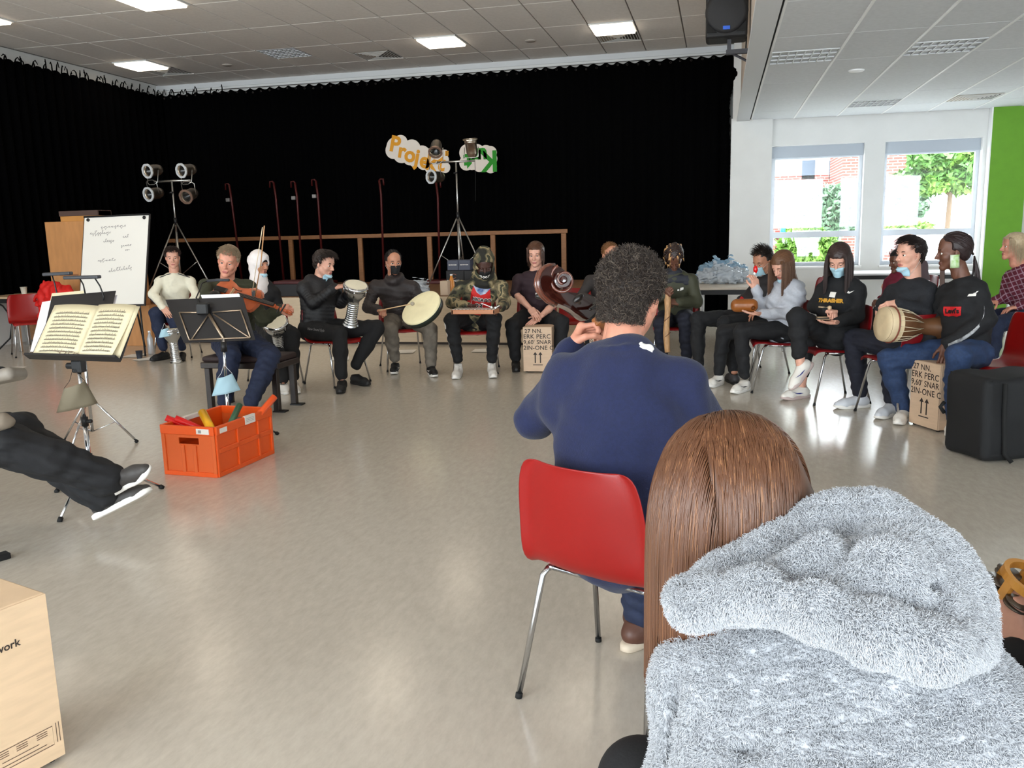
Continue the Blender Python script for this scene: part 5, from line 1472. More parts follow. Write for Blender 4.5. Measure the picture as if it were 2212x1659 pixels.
for nm, axis in (('x', 0), ('x', 1), ('y', 0), ('y', 1)):
    if nm == 'y':     # long sides (along local y), at x=0 and x=wa
        x0, x1 = (0.0, 0.008) if axis == 0 else (wa-0.008, wa); so = -1 if axis == 0 else 1
        cbox((x0, 0.01, 0.012), (x1, wb-0.01, hc-0.05), 'side_wall', ORC)
        xo0, xo1 = (x0-0.010, x1) if so < 0 else (x0, x1+0.010)
        cbox((xo0-0.004 if so < 0 else xo0, 0, hc-0.055), (xo1 if so < 0 else xo1+0.004, wb, hc), 'rim', ORC, 0.004)
        cbox((xo0, 0, 0), (xo1, wb, 0.028), 'bottom_rail', ORC, 0.003)
        cbox((xo0, 0.02, hc*0.5-0.016), (xo1, wb-0.02, hc*0.5+0.016), 'hinge_rail', ORC, 0.004)
        for yy in (0.0, wb*0.35, wb*0.72, wb-0.022): cbox((xo0, yy, 0.02), (xo1, yy+0.022, hc-0.04), 'rib', ORC, 0.003)
    else:             # short ends, at y=0 and y=wb
        y0, y1 = (0.0, 0.008) if axis == 0 else (wb-0.008, wb); so = -1 if axis == 0 else 1
        yo0, yo1 = (y0-0.010, y1) if so < 0 else (y0, y1+0.010)
        for xa, xb, za, zb_ in ((0.01, wa-0.01, 0.012, hc-0.115), (0.01, 0.12, hc-0.115, hc-0.05), (wa-0.12, wa-0.01, hc-0.115, hc-0.05), (0.12, wa-0.12, hc-0.075, hc-0.05)):
            cbox((xa, y0, za), (xb, y1, zb_), 'end_wall', ORCL)
        cbox((0, yo0-0.004 if so < 0 else yo0, hc-0.055), (wa, yo1 if so < 0 else yo1+0.004, hc), 'rim', ORC, 0.004)
        cbox((0, yo0, 0), (wa, yo1, 0.028), 'bottom_rail', ORC, 0.003)
        for xx in (0.0, wa*0.36, wa*0.58, wa-0.024): cbox((xx, yo0, 0.02), (xx+0.024, yo1, hc-(0.04 if xx in (0.0, wa-0.024) else 0.12)), 'rib', ORCL, 0.003)
STK = mat('white_sticker', (226, 220, 212), 0.5)
cbox((0.03, -0.0165, hc-0.045), (0.12, -0.0135, hc-0.012), 'sticker', STK); cbox((0.085, -0.0175, hc-0.038), (0.105, -0.016, hc-0.02), 'sticker_mark', INK)
cbox((-0.0165, 0.03, hc-0.045), (-0.0135, 0.10, hc-0.015), 'sticker', STK); cbox((-0.0165, 0.29, hc-0.05), (-0.0135, 0.40, hc+0.004), 'sticker', STK); cbox((0.0, 0.29, hc-0.0), (-0.014, 0.40, hc+0.004), 'sticker', STK)
for z in (0.012, 0.022, 0.032): cbox((-0.0172, 0.30, hc-z-0.002), (-0.0160, 0.385, hc-z), 'sticker_mark', INK)
cbox((wa-0.02, 0.20, hc-0.02), (wa+0.012, 0.36, hc+0.004), 'sticker', STK)
def tube_in(p0, p1, m, label, r=0.020):
    a = np.array(CM @ Vector(p0)); b = np.array(CM @ Vector(p1)); d = unit(b - a); L = float(np.linalg.norm(b-a)); x = unit(np.cross(d, (0, 0, 1))); y = np.cross(d, x)
    mb = MB(); mb.lathe([(r-0.003, L), (r, L), (r, 0), (r-0.003, 0), (r-0.003, L)], 18, M=frame_matrix(a, x, y, d), cap=False)
    o = mb.build('plastic_tube', m, None, True); return tag(o, label, 'tube', 'percussion tubes in the crate')
tube_in((wa+0.035, 0.09, hc+0.022), (0.06, 0.33, 0.10), mat('tube_red', (214, 16, 18), 0.35), 'red tube poking out at the left rim of the crate')
tube_in((wa-0.06, 0.06, hc+0.030), (0.03, 0.30, 0.12), MATS['tube_red'], 'second red tube beside the first in the crate')
tube_in((wa-0.14, 0.22, hc+0.035), (0.03, 0.02+0.02, hc-0.07), mat('tube_yellow', (240, 176, 10), 0.35), 'yellow tube lying across the crate', 0.027)
tube_in((0.16, 0.49, hc+0.030), (0.05, 0.16, hc-0.10), mat('tube_green', (60, 112, 84), 0.4), 'dark green tube lying in the crate', 0.021)
tube_in((-0.04, 0.60, hc+0.075), (0.10, 0.25, 0.10), mat('tube_orange', (250, 92, 30), 0.35), 'long orange tube standing out of the crate rim', 0.022)
# ------------------------------------------------------------------ music stands
def tripod(t, x, y, zhub, feet, m=CHROME, r=0.008):
    for dx, dy in feet:
        mb = MB(); mb.tube([(x, y, zhub), (x+dx, y+dy, 0.012)], r, 8); lg = mb.build('leg', m, t, True, world=True)
        mb = MB(); mb.tube([(x+dx*0.97, y+dy*0.97, 0.018), (x+dx*1.02, y+dy*1.02, 0.003)], r*1.7, 8); mb.build('rubber_foot', RUBBER, lg, True, world=True)
        mb = MB(); mb.tube([(x, y, max(0.06, zhub-0.26)), (x+dx*0.55, y+dy*0.55, zhub*0.45)], r*0.55, 6); mb.build('brace', m, t, True, world=True)
def desk_frame(bl, br, tl): 
    bl, br, tl = [np.asarray(v, float) for v in (bl, br, tl)]
    x = unit(br - bl); n = unit(np.cross(x, tl - bl)); y = np.cross(n, x); return x, y, n
def quad_plate(t, name, m, corners, th=0.004, off=0.0):
    c = [np.asarray(v, float) for v in corners]; n = unit(np.cross(c[1]-c[0], c[3]-c[0]))
    mb = MB(); lo = [v + n*off for v in c]; hi = [v + n*(off+th) for v in c]
    vs = [mb.bm.verts.new(tuple(v)) for v in lo+hi]
    for q in ((3, 2, 1, 0), (4, 5, 6, 7), (0, 1, 5, 4), (1, 2, 6, 5), (2, 3, 7, 6), (3, 0, 4, 7)): mb.bm.faces.new([vs[i] for i in q])
    return mb.build(name, m, t, world=True), n
DESK = mat('stand_desk_black', (26, 24, 26), 0.5)
# near stand with the open score, at the left
px_, py_ = -3.40, 3.97
ms = empty('music_stand', (px_, py_, 0), 0, 'chrome music stand carrying the open score at the left', 'music stand', 'music stands')
c_bl, c_br, c_tr, c_tl = atY(66, 772, 3.88), atY(262, 778, 3.88), atY(302, 660, 4.10), atY(118, 657, 4.10)
pl_, nn_ = quad_plate(ms, 'desk', DESK, (c_bl, c_br, c_tr, c_tl), 0.004, -0.004)
lip = [c_bl, c_br]; mb = MB(); mb.box((0, 0, 0), (float(np.linalg.norm(c_br-c_bl)), 0.05, 0.012), M=frame_matrix(c_bl, unit(c_br-c_bl), nn_, np.cross(unit(c_br-c_bl), nn_))); mb.build('ledge', DESK, ms, world=True)
hubp = (px_, py_+0.02)
mb = MB(); mb.tube([(px_, py_, 0.07), (px_, py_, 0.46)], 0.0135, 10); mb.build('outer_pole', CHROME, ms, True, world=True)
mb = MB(); mb.tube([(px_, py_, 0.44), (px_, py_, 0.80)], 0.010, 10); mb.build('inner_pole', CHROME, ms, True, world=True)
mb = MB(); mb.box((px_-0.03, py_-0.025, 0.73), (px_+0.03, py_+0.03, 0.80), bev=0.006); mb.tube([(px_-0.07, py_, 0.765), (px_-0.02, py_, 0.765)], 0.018, 10); mb.box((px_-0.02, py_-0.02, 0.80), (px_+0.02, py_+0.10, 0.83)); mb.build('tilt_joint', BLACK, ms, world=True)
mb = MB(); mb.tube([(px_, py_, 0.43), (px_, py_, 0.48)], 0.019, 10); mb.tube([(px_, py_, 0.455), (px_+0.05, py_-0.01, 0.46)], 0.011, 8); mb.build('clamp', BLACK, ms, True, world=True)
mb = MB(); mb.tube([(px_, py_, 0.22), (px_, py_, 0.27)], 0.02, 10); mb.build('leg_hub', BLACK, ms, True, world=True)
tripod(ms, px_, py_, 0.25, ((0.082, -0.352), (0.252, 0.262), (-0.33, 0.10)))
SCOREP = mat('score_paper', (214, 202, 168), 0.7)
STAFF = mat('staff_ink', (112, 104, 92), 0.8); NOTE = mat('note_ink', (84, 78, 70), 0.8)
score = empty('score', (px_, py_, 0.83), 0, 'open sheet music book lying on the left music stand', 'sheet music')
ex = unit(c_br - c_bl); ey = unit(np.cross(nn_, ex)); Wd = float(np.linalg.norm(c_br-c_bl)); Hd = float(np.dot(c_tl - c_bl, ey)); sk_ = float(np.dot(c_tl - c_bl, ex))/Hd
def page(x0, x1, y0, y1, curl, name, lift=0.006):
    P = np.zeros((13, 6, 3))
    for i in range(13):
        u = i/12
        for j in range(6):
            v = j/5; b = 0.012*math.sin(math.pi*u) + lift
            if curl and u > 0.85: b += 0.03*((u-0.85)/0.15)**2*(1-v)**2
            p = c_bl + ex*(x0 + (x1-x0)*u + sk_*(y0 + (y1-y0)*v)) + ey*(y0 + (y1-y0)*v) + nn_*b
            P[i, j] = p
    mb = MB(); mb.grid(P); o = mb.build(name, SCOREP, score, True, world=True)
    md = o.modifiers.new('thickness', 'SOLIDIFY'); md.thickness = 0.002; md.offset = -1
    return o
def staves(x0, x1, y0, y1, n, seed, target):
    rs = random.Random(seed); L = []; N = []
    for k in range(n):
        yc = y1 - (y1-y0)*(k+0.5)/n; h = (y1-y0)/n*0.30
        for q in range(5): L.append([(x0 + (x1-x0)*s/3, yc - h/2 + h*q/4) for s in range(4)])
        x = x0 + 0.012
        while x < x1 - 0.004:
            yy = yc + rs.uniform(-0.7, 0.7)*h; N.append([(x-0.0018, yy), (x+0.0018, yy+0.0008)]); N.append([(x+0.0016, yy), (x+0.0016, yy + 0.010)])
            x += rs.choice((0.008, 0.011, 0.015))
    a, b = stroke_mesh(L, 0.0011), stroke_mesh(N, 0.0018)
    for me, m, nm in ((a, STAFF, 'stave_lines'), (b, NOTE, 'notes')):
        co = mesh_np(me); out = np.array([c_bl + ex*(c[0] + sk_*c[1]) + ey*c[1] + nn_*(0.0112 + 0.012*math.sin(math.pi*min(1, max(0, (c[0]-target[0])/(target[1]-target[0]))))) for c in co])
        me.vertices.foreach_set('co', out.astype(np.float32).ravel()); link_world(nm, me, m, score, False)
mid = Wd*0.52
page(0.012, mid, 0.006, Hd-0.012, False, 'left_page'); page(mid, Wd-0.035, 0.006, Hd-0.005, True, 'right_page'); page(mid, Wd-0.012, 0.006, Hd-0.01, False, 'under_page', 0.002)
staves(0.05, mid-0.03, 0.02, Hd-0.06, 11, 1, (0.012, mid)); staves(mid+0.025, Wd-0.075, 0.03, Hd-0.045, 11, 2, (mid, Wd-0.035))
g_ = empty('reading_glasses', c_bl, 0, 'thin reading glasses lying at the foot of the score', 'glasses')
mb = MB()
for q in (0.16, 0.215):
    mb.tube([c_bl + ex*(q + 0.02*math.cos(a) + 0.05) + ey*(0.022 + 0.008*math.sin(a)) + nn_*0.022 for a in np.linspace(0, 6.28, 14)], 0.0012, 5)
mb.tube([c_bl + ex*0.19 + ey*0.024 + nn_*0.022, c_bl + ex*0.14 + ey*0.034 + nn_*0.022], 0.0012, 5); mb.tube([c_bl + ex*0.285 + ey*0.024 + nn_*0.022, c_bl + ex*0.33 + ey*0.012 + nn_*0.022], 0.0012, 5)
mb.build('glasses_frame', mat('glasses_brown', (110, 70, 50), 0.4), g_, True, world=True)
def hung_mask(p, s, m, label, seed=1):
    f_ = unit(CAM - p); f_[2] = 0; f_ = unit(f_); r_ = np.cross(f_, (0, 0, 1)); t = empty('face_mask', p, 0, label, 'face mask', 'hung face masks')
    P = np.zeros((9, 9, 3))
    for i in range(9):
        u = -1 + i/4
        for j in range(9):
            v = -1 + j/4; wv = 0.062*(1 - 0.32*v) ; P[i, j] = p + r_*u*wv*s + V(0, 0, 1)*(v*0.052*s - 0.012*abs(u)*(1-v)*0) + f_*(0.028*(1-u*u)*s + 0.004*math.sin(5*u + 3*v + seed)) + V(0, 0, -0.012*u*s)
    mb = MB(); mb.grid(P); o = mb.build('fabric', m, t, True, world=True); md = o.modifiers.new('thickness', 'SOLIDIFY'); md.thickness = 0.002
    mb = MB()
    for i in (0, 8): mb.tube([P[i, 8], P[i, 8] + V(0, 0, 0.03*s) - r_*(i-4)*0.006*s, p + V(0, 0, 0.12*s) - f_*0.01], 0.0014, 5)
    mb.build('ear_loop', TB if m is not MATS.get('mask_olive') else BLACK, o, True, world=True); return t
hung_mask(V(px_, py_-0.045, 0.605), 1.25, mat('mask_olive', (122, 112, 92), 0.8), 'olive cloth mask hanging on the left music stand')
# second stand behind it with clip lamp and papers
qx, qy = -4.33, 5.12
m2 = empty('music_stand', (qx, qy, 0), 0, 'music stand with lamp bar hidden behind the open score', 'music stand', 'music stands')
mb = MB(); mb.tube([(qx, qy, 0.1), (qx, qy, 0.85)], 0.011, 10); mb.build('pole', CHROME, m2, True, world=True)
tripod(m2, qx, qy, 0.36, ((0.27, 0.11), (-0.28, 0.03), (0.05, -0.30)))
d_bl, d_br, d_tr, d_tl = atY(96, 712, 5.0), atY(232, 700, 5.0), atY(250, 628, 5.2), atY(112, 640, 5.2)
quad_plate(m2, 'desk', DESK, (d_bl, d_br, d_tr, d_tl), 0.004, -0.004)
pp = empty('sheet_papers', d_bl, 0, 'white loose sheets sticking out of the hidden music stand', 'sheet music')
quad_plate(pp, 'sheet', mat('sheet_white', (226, 222, 226), 0.7), (atY(66, 760, 4.98), atY(130, 762, 4.98), atY(175, 640, 5.2), atY(92, 653, 5.2)), 0.002, 0.002)
quad_plate(pp, 'sheet', SCOREP, (atY(86, 742, 4.99), atY(160, 742, 4.99), atY(180, 626, 5.24), atY(110, 632, 5.24)), 0.002, -0.012)
quad_plate(pp, 'sheet', MATS['sheet_white'], (atY(200, 700, 5.0), atY(236, 705, 5.0), atY(253, 636, 5.2), atY(220, 640, 5.2)), 0.002, -0.008)
def stand_lamp(a, b, Y, stem, label):
    p, q = atY(a[0], a[1], Y), atY(b[0], b[1], Y); t = empty('stand_lamp', (p+q)/2, 0, label, 'clip lamp', 'music stand lamps')
    d = unit(q - p); L = float(np.linalg.norm(q-p)); mb = MB(); mb.box((0, -0.022, -0.012), (L, 0.022, 0.012), M=frame_matrix(p, d, np.cross((0, 0, 1), d), np.cross(d, np.cross((0, 0, 1), d))), bev=0.007, seg=2); mb.build('lamp_bar', mat('lamp_bar_grey', (48, 50, 56), 0.4), t, world=True)
    for s_ in stem:
        mb = MB(); mb.tube([atY(x, y, Y+0.0) for x, y in s_], 0.005, 6); mb.build('gooseneck', BLACK, t, True, world=True)
stand_lamp((95, 593), (154, 590), 5.28, [[(112, 593), (118, 612), (124, 640), (128, 660)]], 'dark bar lamp higher up behind the left music stand')
stand_lamp((140, 600), (215, 598), 5.15, [[(172, 601), (180, 615), (184, 634)], [(205, 601), (216, 618), (224, 640), (223, 652)]], 'grey bar lamp on two goosenecks over the left music stand')
# right stand seen from behind, in front of the viola player
rx, ry = -3.62, 5.62
m3 = empty('music_stand', (rx, ry, 0), 0, 'black folding music stand seen from behind before the viola player', 'music stand', 'music stands')
e_tl, e_tr, e_br, e_bl = atY(358, 648, 5.62), atY(525, 642, 5.62), atY(552, 735, 5.45), atY(398, 741, 5.45)
pl3, n3 = quad_plate(m3, 'desk', DESK, (e_bl, e_br, e_tr, e_tl), 0.006, 0)
BARM = mat('stand_bar_nickel', (176, 156, 134), 0.3, metal=0.8)
fx, fy = unit(e_br-e_bl), unit(e_tl-e_bl); W3, H3 = float(np.linalg.norm(e_br-e_bl)), float(np.linalg.norm(e_tl-e_bl))
def d3(u, v, o=0.012): return e_bl*(1-u)*(1-v) + e_br*u*(1-v) + e_tr*u*v + e_tl*(1-u)*v + n3*o
for a, b in (((0.10, 0.05), (0.95, 0.05)), ((0.10, 0.05), (0.12, 0.68)), ((0.95, 0.05), (0.93, 0.68)), ((0.12, 0.68), (0.44, 0.66)), ((0.56, 0.66), (0.93, 0.68)), ((0.50, 0.62), (0.13, 0.05)), ((0.56, 0.62), (0.93, 0.06))):
    mb = MB(); mb.tube([d3(*a), d3(*b)], 0.0058, 6); mb.build('frame_bar', BARM, m3, True, world=True)
mb = MB(); mb.tube([d3(0.50, 0.62, 0.016), d3(0.58, 0.05, 0.016)], 0.011, 6); mb.build('spine', BARM, m3, True, world=True)
c_ = d3(0.47, 0.70, 0.03); mb = MB(); mb.box((c_[0]-0.05, c_[1]-0.03, c_[2]-0.035), (c_[0]+0.045, c_[1]+0.02, c_[2]+0.05), bev=0.01); mb.build('tilt_joint', BLACK, m3, world=True)
pb = d3(0.58, 0.03, 0.02); pole_top = np.array(pb)
base3 = atz(488, 905); base3 = V(pole_top[0]+0.0, pole_top[1]-0.02, 0)
mb = MB(); mb.tube([pole_top, V(pole_top[0], pole_top[1]-0.01, 0.40)], 0.010, 10); mb.build('inner_pole', CHROME, m3, True, world=True)
mb = MB(); mb.tube([V(pole_top[0], pole_top[1]-0.01, 0.44), V(pole_top[0], pole_top[1]-0.02, 0.08)], 0.0135, 10); mb.build('outer_pole', CHROME, m3, True, world=True)
mb = MB(); mb.tube([V(pole_top[0], pole_top[1], pole_top[2]-0.09), V(pole_top[0], pole_top[1], pole_top[2]-0.02)], 0.022, 10); mb.tube([V(pole_top[0]-0.03, pole_top[1]-0.02, 0.43), V(pole_top[0]+0.05, pole_top[1]-0.02, 0.43)], 0.014, 8); mb.build('clamp', BLACK, m3, True, world=True)
tripod(m3, float(pole_top[0]), float(pole_top[1])-0.02, 0.22, ((0.28, 0.18), (-0.28, 0.20), (0.0, -0.24)))
bk = empty('sheet_stack', d3(0.7, 1.0), 0, 'white stack of notes on the viola player music stand', 'sheet music')
quad_plate(bk, 'sheet_block', mat('sheet_white2', (230, 232, 236), 0.7), (d3(0.48, 0.3, -0.02), d3(0.94, 0.3, -0.02), d3(0.955, 1.10, -0.02), d3(0.47, 1.10, -0.02)), 0.012, 0)
l_ = empty('stand_lamp', atY(430, 620, 5.75), 0, 'dark clip lamp with thin gooseneck over the viola stand', 'clip lamp', 'music stand lamps')
mb = MB(); mb.tube([d3(0.44, 0.72, 0.03), d3(0.42, 1.0, 0.02), atY(432, 625, 5.7), atY(436, 612, 5.75), atY(448, 607, 5.8)], 0.005, 6); mb.build('gooseneck', BLACK, l_, True, world=True)
p, q = atY(447, 607, 5.8), atY(495, 605, 5.8); mb = MB(); mb.tube([p, (p+q)/2 + V(0, 0, 0.004), q], 0.011, 8); mb.build('lamp_bar', MATS['lamp_bar_grey'], l_, True, world=True)
hung_mask(V(pole_top[0]+0.02, pole_top[1]-0.05, 0.41), 1.2, mat('mask_blue', (172, 208, 222), 0.75), 'light blue surgical mask hanging on the viola stand', 4)
# piano bench
pb0, pb1 = atz(449, 885)[:2], atz(604, 890)[:2]
bx, by = float((pb0[0]+pb1[0])/2), float((pb0[1]+pb1[1])/2) + 0.17
bn = empty('piano_bench', (bx, by, 0), 0.0, 'dark piano bench with square legs under the viola player', 'bench')
DKW = mat('bench_dark_wood', (36, 26, 24), 0.35)
mb = MB(); mb.box((-0.36, -0.19, 0.36), (0.36, 0.19, 0.41), bev=0.006); mb.build('seat_frame', DKW, bn)
mb = MB(); mb.box((-0.35, -0.18, 0.41), (0.35, 0.18, 0.46), bev=0.02, seg=2); mb.build('seat_cushion', mat('bench_cushion', (40, 22, 22), 0.6), bn)
for sx in (-1, 1):
    for sy in (-1, 1):
        mb = MB(); mb.box((sx*0.31-0.025, sy*0.15-0.025, 0), (sx*0.31+0.025, sy*0.15+0.025, 0.36), bev=0.004); mb.build('leg', DKW, bn)
        if sx > 0: mb = MB(); mb.box((sx*0.31-0.02, sy*0.15-0.05, 0), (sx*0.31+0.09, sy*0.15+0.02, 0.012)); mb.build('foot_plate', BLACK, bn)
mb = MB(); mb.lathe([(0.028, 0), (0.03, 0.02), (0.012, 0.028)], 14, M=Matrix.Translation((-0.36, -0.05, 0.385)) @ Matrix.Rotation(-math.pi/2, 4, 'Y')); mb.build('height_knob', BLACK, bn, True)
# sheets of paper on the floor
for k, (px, py, rz, lab) in enumerate(((290, 769, 0.2, 'crumpled white sheets on the floor beside the dark cup'), (735, 775, 0.4, 'white paper on the floor below the boy with the silver drum'), (878, 760, 0.2, 'white paper on the floor under the frame drummer'),
                                       (1040, 758, 0.1, 'white paper on the floor under the hooded player'), (24, 798, 0.3, 'white paper on the floor at the left edge'), (318, 776, -0.5, 'white sheet on the floor touching the black shoe'))):
    p = atz(px, py); t = empty('floor_paper', p, rz, lab, 'paper', 'papers on the floor'); mb = MB()
    P = np.array([[(x, y, 0.004 + 0.004*math.sin(9*x + 7*y + k)**2) for y in np.linspace(-0.15, 0.15, 6)] for x in np.linspace(-0.105, 0.105, 5)]); mb.grid(P); mb.build('sheet', PAPER, t, True)
# ------------------------------------------------------------------ drums and small instruments
SILVER = mat('drum_silver', (206, 210, 214), 0.16, metal=1.0, bump=0.25, bscale=90)
SKIND = mat('drum_skin', (228, 220, 196), 0.6)
def darbuka(p, axis, label, s=1.0, ripple=True):
    """goblet drum: foot at p, axis towards the head"""
    axis = unit(axis); x = unit(np.cross(axis, (0.2, 1, 0.1))); y = np.cross(axis, x); M = frame_matrix(p, x*s, y*s, axis*s)
    t = empty('goblet_drum', p, 0, label, 'goblet drum', 'silver goblet drums')
    prof = []
    for z in np.linspace(0, 0.25, 46):
        r = 0.052 + 0.028*((0.10 - z)/0.10)**2*(1 if z < 0.10 else 0) + 0.004*math.sin(z*2*math.pi/0.022)*(1 if 0.01 < z < 0.245 else 0)
        prof.append((r, z))
    prof += [(0.058, 0.27), (0.085, 0.31), (0.105, 0.345), (0.112, 0.385), (0.112, 0.425)]
    mb = MB(); mb.lathe(prof, 28, M=M, cap=False); mb.build('goblet', SILVER, t, True, world=True)
    mb = MB(); mb.lathe([(0.112, 0.395), (0.122, 0.395), (0.124, 0.415), (0.118, 0.432), (0.106, 0.434)], 28, M=M, cap=False); mb.build('rim', CHROME, t, True, world=True)
    mb = MB(); mb.lathe([(0.106, 0.431), (0.06, 0.433), (0.001, 0.434)], 28, M=M, cap=False); mb.build('drum_head', SKIND, t, True, world=True)
    for k in range(6):
        a = k*math.pi/3; mb = MB(); mb.tube([M @ Vector((0.121*math.cos(a), 0.121*math.sin(a), 0.41)), M @ Vector((0.113*math.cos(a), 0.113*math.sin(a), 0.35))], 0.006, 6); mb.build('lug', CHROME, t, True, world=True)
    return t
darbuka(atz(381, 783), (-0.06, -0.02, 1), 'silver goblet drum standing on the floor by the striped sock', 0.93)
hung_mask(atz(381, 783) + V(-0.03, -0.12, 0.37), 0.9, MATS['mask_blue'], 'light blue mask draped over the silver drum on the floor', 7)
f0 = atY(757, 700, 7.62); f1 = atY(769, 617, 7.50); darbuka(f0, f1-f0, 'silver goblet drum under the arm of the boy in black', 0.98)
g0 = atY(606, 762, 7.35); g1 = atY(590, 672, 7.05); darbuka(g0, g1-g0, 'silver goblet drum between the knees of the woman in the headscarf', 0.95)
bt = empty('bottle', (float(atz(327, 765)[0]), float(atz(327, 765)[1]), 0), 0, 'clear plastic bottle on the floor behind the striped sock', 'bottle')
mb = MB(); mb.lathe([(0.035, 0), (0.038, 0.02), (0.038, 0.2), (0.016, 0.26), (0.014, 0.28)], 16); mb.build('bottle_body', mat('clear_plastic', (224, 226, 230), 0.15, trans=0.5), bt, True)
mb = MB(); mb.lathe([(0.017, 0.28), (0.017, 0.3)], 12); mb.build('cap', TB, bt, True)
# frame drum with beater
fc = atY(909, 664, 7.72); ax = unit(V(-0.30, -0.62, 0.72)); x = unit(np.cross(ax, (0, 0, 1))); y = np.cross(ax, x); M = frame_matrix(fc, x, y, ax)
fd = empty('frame_drum', fc, 0, 'large round frame drum with cream skin and green hoop', 'frame drum')
mb = MB(); mb.lathe([(0.196, -0.07), (0.205, -0.07), (0.205, 0.0), (0.196, 0.0), (0.196, -0.07)], 48, M=M, cap=False); mb.build('hoop', mat('hoop_green', (28, 40, 34), 0.4), fd, True, world=True)
mb = MB(); mb.lathe([(0.207, -0.018), (0.207, 0.002), (0.200, 0.006), (0.1, 0.007), (0.001, 0.007)], 48, M=M, cap=False); mb.build('drum_head', mat('frame_drum_skin', (238, 226, 184), 0.55, noise=0.03, nscale=14), fd, True, world=True)
b0, b1 = atY(818, 671, 7.62), atY(891, 656, 7.60); st = empty('drum_beater', b0, 0, 'wooden beater with felt tip held over the frame drum', 'drumstick')
mb = MB(); mb.tube([b0, b1], 0.005, 8); mb.build('stick', mat('beater_wood', (206, 170, 128), 0.5), st, True, world=True)
mb = MB(); mb.lathe([(0.001, -0.02), (0.017, -0.012), (0.02, 0), (0.017, 0.012), (0.001, 0.02)], 14, M=Matrix.Translation(Vector(b1))); mb.build('felt_tip', mat('felt', (170, 160, 140), 0.9), st, True, world=True)
# metallophone on the hooded player's knees
g = atY(1027, 672, 7.95); mp = empty('metallophone', g, 0, 'small wooden metallophone on the lap of the hooded player', 'metallophone')
mb = MB(); mb.box((g[0]-0.215, g[1]-0.09, g[2]-0.022), (g[0]+0.215, g[1]-0.075, g[2]+0.018), bev=0.003); mb.box((g[0]-0.215, g[1]+0.075, g[2]-0.022), (g[0]+0.215, g[1]+0.09, g[2]+0.018), bev=0.003); mb.box((g[0]-0.215, g[1]-0.09, g[2]-0.022), (g[0]-0.2, g[1]+0.09, g[2]+0.018)); mb.box((g[0]+0.2, g[1]-0.09, g[2]-0.022), (g[0]+0.215, g[1]+0.09, g[2]+0.018)); mb.build('sound_box', mat('metallophone_wood', (186, 122, 82), 0.45), mp, world=True)
for k in range(12):
    x = g[0] - 0.195 + k*0.0355; mb = MB(); mb.box((x-0.014, g[1]-0.085+k*0.001, g[2]+0.020), (x+0.014, g[1]+0.085-k*0.001, g[2]+0.026), bev=0.002); mb.build('tone_bar', mat('tone_bar_steel', (216, 206, 194), 0.3, metal=0.5), mp, world=True)
for (a, b, lab) in (((1040, 655), (1062, 664), 'white tipped mallet in the right hand of the hooded player'), ((1079, 660), (1070, 665), 'white tipped mallet in the left hand of the hooded player')):
    p, q = atY(a[0], a[1], 7.86), atY(b[0], b[1], 7.86); t = empty('mallet', p, 0, lab, 'mallet'); mb = MB(); mb.tube([p, q], 0.004, 8); mb.build('stick', TB, t, True, world=True)
    mb = MB(); mb.lathe([(0.001, -0.012), (0.012, 0), (0.001, 0.012)], 12, M=Matrix.Translation(Vector(q))); mb.build('head', TB, t, True, world=True)
# rain stick, slit drum, castanet, clapper, djembe
p, q = atY(1441, 628, 8.55), atY(1441, 761, 8.5); t = empty('rain_stick', q, 0, 'pale bamboo rain stick held upright behind the cellist', 'rain stick')
mb = MB(); pts = [p*(1-s) + q*s + V(0.006*math.sin(7*s), 0, 0) for s in np.linspace(0, 1, 14)]; mb.tube(pts, [0.030 + 0.003*math.sin(11*s) for s in np.linspace(0, 1, 14)], 14); mb.build('stick_body', mat('bamboo', (176, 134, 92), 0.6, noise=0.2, nscale=24, stretch=(4, 4, 1)), t, True, world=True)
for s in (0.45, 0.72):
    c = p*(1-s) + q*s; mb = MB(); mb.tube([c + V(0.034*math.cos(a), 0.034*math.sin(a), 0.03*math.cos(a)) for a in np.linspace(0, 6.28, 16)], 0.003, 5, closed=False); mb.build('cord', mat('cord_brown', (96, 60, 46), 0.8), t, True, world=True)
g = atY(1608, 660, 7.72); t = empty('slit_drum', g, 0, 'orange brown wooden slit drum held by the girl in grey', 'slit drum')
f = Field(0.006); f.box((0, 0, 0), (0.115, 0.05, 0.058), rad=0.052, k=0.01); f.cone((0.075, -0.09, -0.02), (0.075, 0.0, -0.02), 0.018, 0.018, k=0.004, op='s')
o = link('drum_body', f.mesh('slit'), mat('slit_drum_wood', (140, 80, 32), 0.3, noise=0.06, nscale=12), t, True)
g = atY(1632, 582, 7.78); t = empty('castanet', g, 0, 'red lacquered castanet raised in front of the masked boy', 'castanet')
f = Field(0.004); f.ell((0, 0, 0), (0.02, 0.02, 0.036), k=0.006); f.box((0, 0, 0), (0.05, 0.0012, 0.05), rad=0.001, k=0.002, op='s'); link('shell', f.mesh('castanet'), mat('red_lacquer', (206, 14, 14), 0.25), t, True)
mb = MB(); mb.lathe([(0.001, -0.014), (0.013, 0), (0.001, 0.014)], 12, M=Matrix.Translation(Vector(atY(1630, 591, 7.76) - g))); mb.build('white_bead', TB, t, True)
g = atY(1779, 690, 7.2); t = empty('wooden_clapper', g, 0, 'pale wooden block clapper on the palm of the girl in black', 'clapper')
for k in range(3):
    mb = MB(); mb.box((-0.055, -0.02, 0.008*k), (0.055, 0.02, 0.008*k+0.006), bev=0.002, M=Matrix.Rotation(0.25*(k-1), 4, 'Z')); mb.build('plate', mat('clapper_wood', (206, 176, 140), 0.5) if k != 1 else BLACK, t)
g0, g1 = atY(1792, 665, 7.18), atY(1768, 663, 7.2); t = empty('mallet', g0, 0, 'short wooden mallet in the hand of the girl in black', 'mallet')
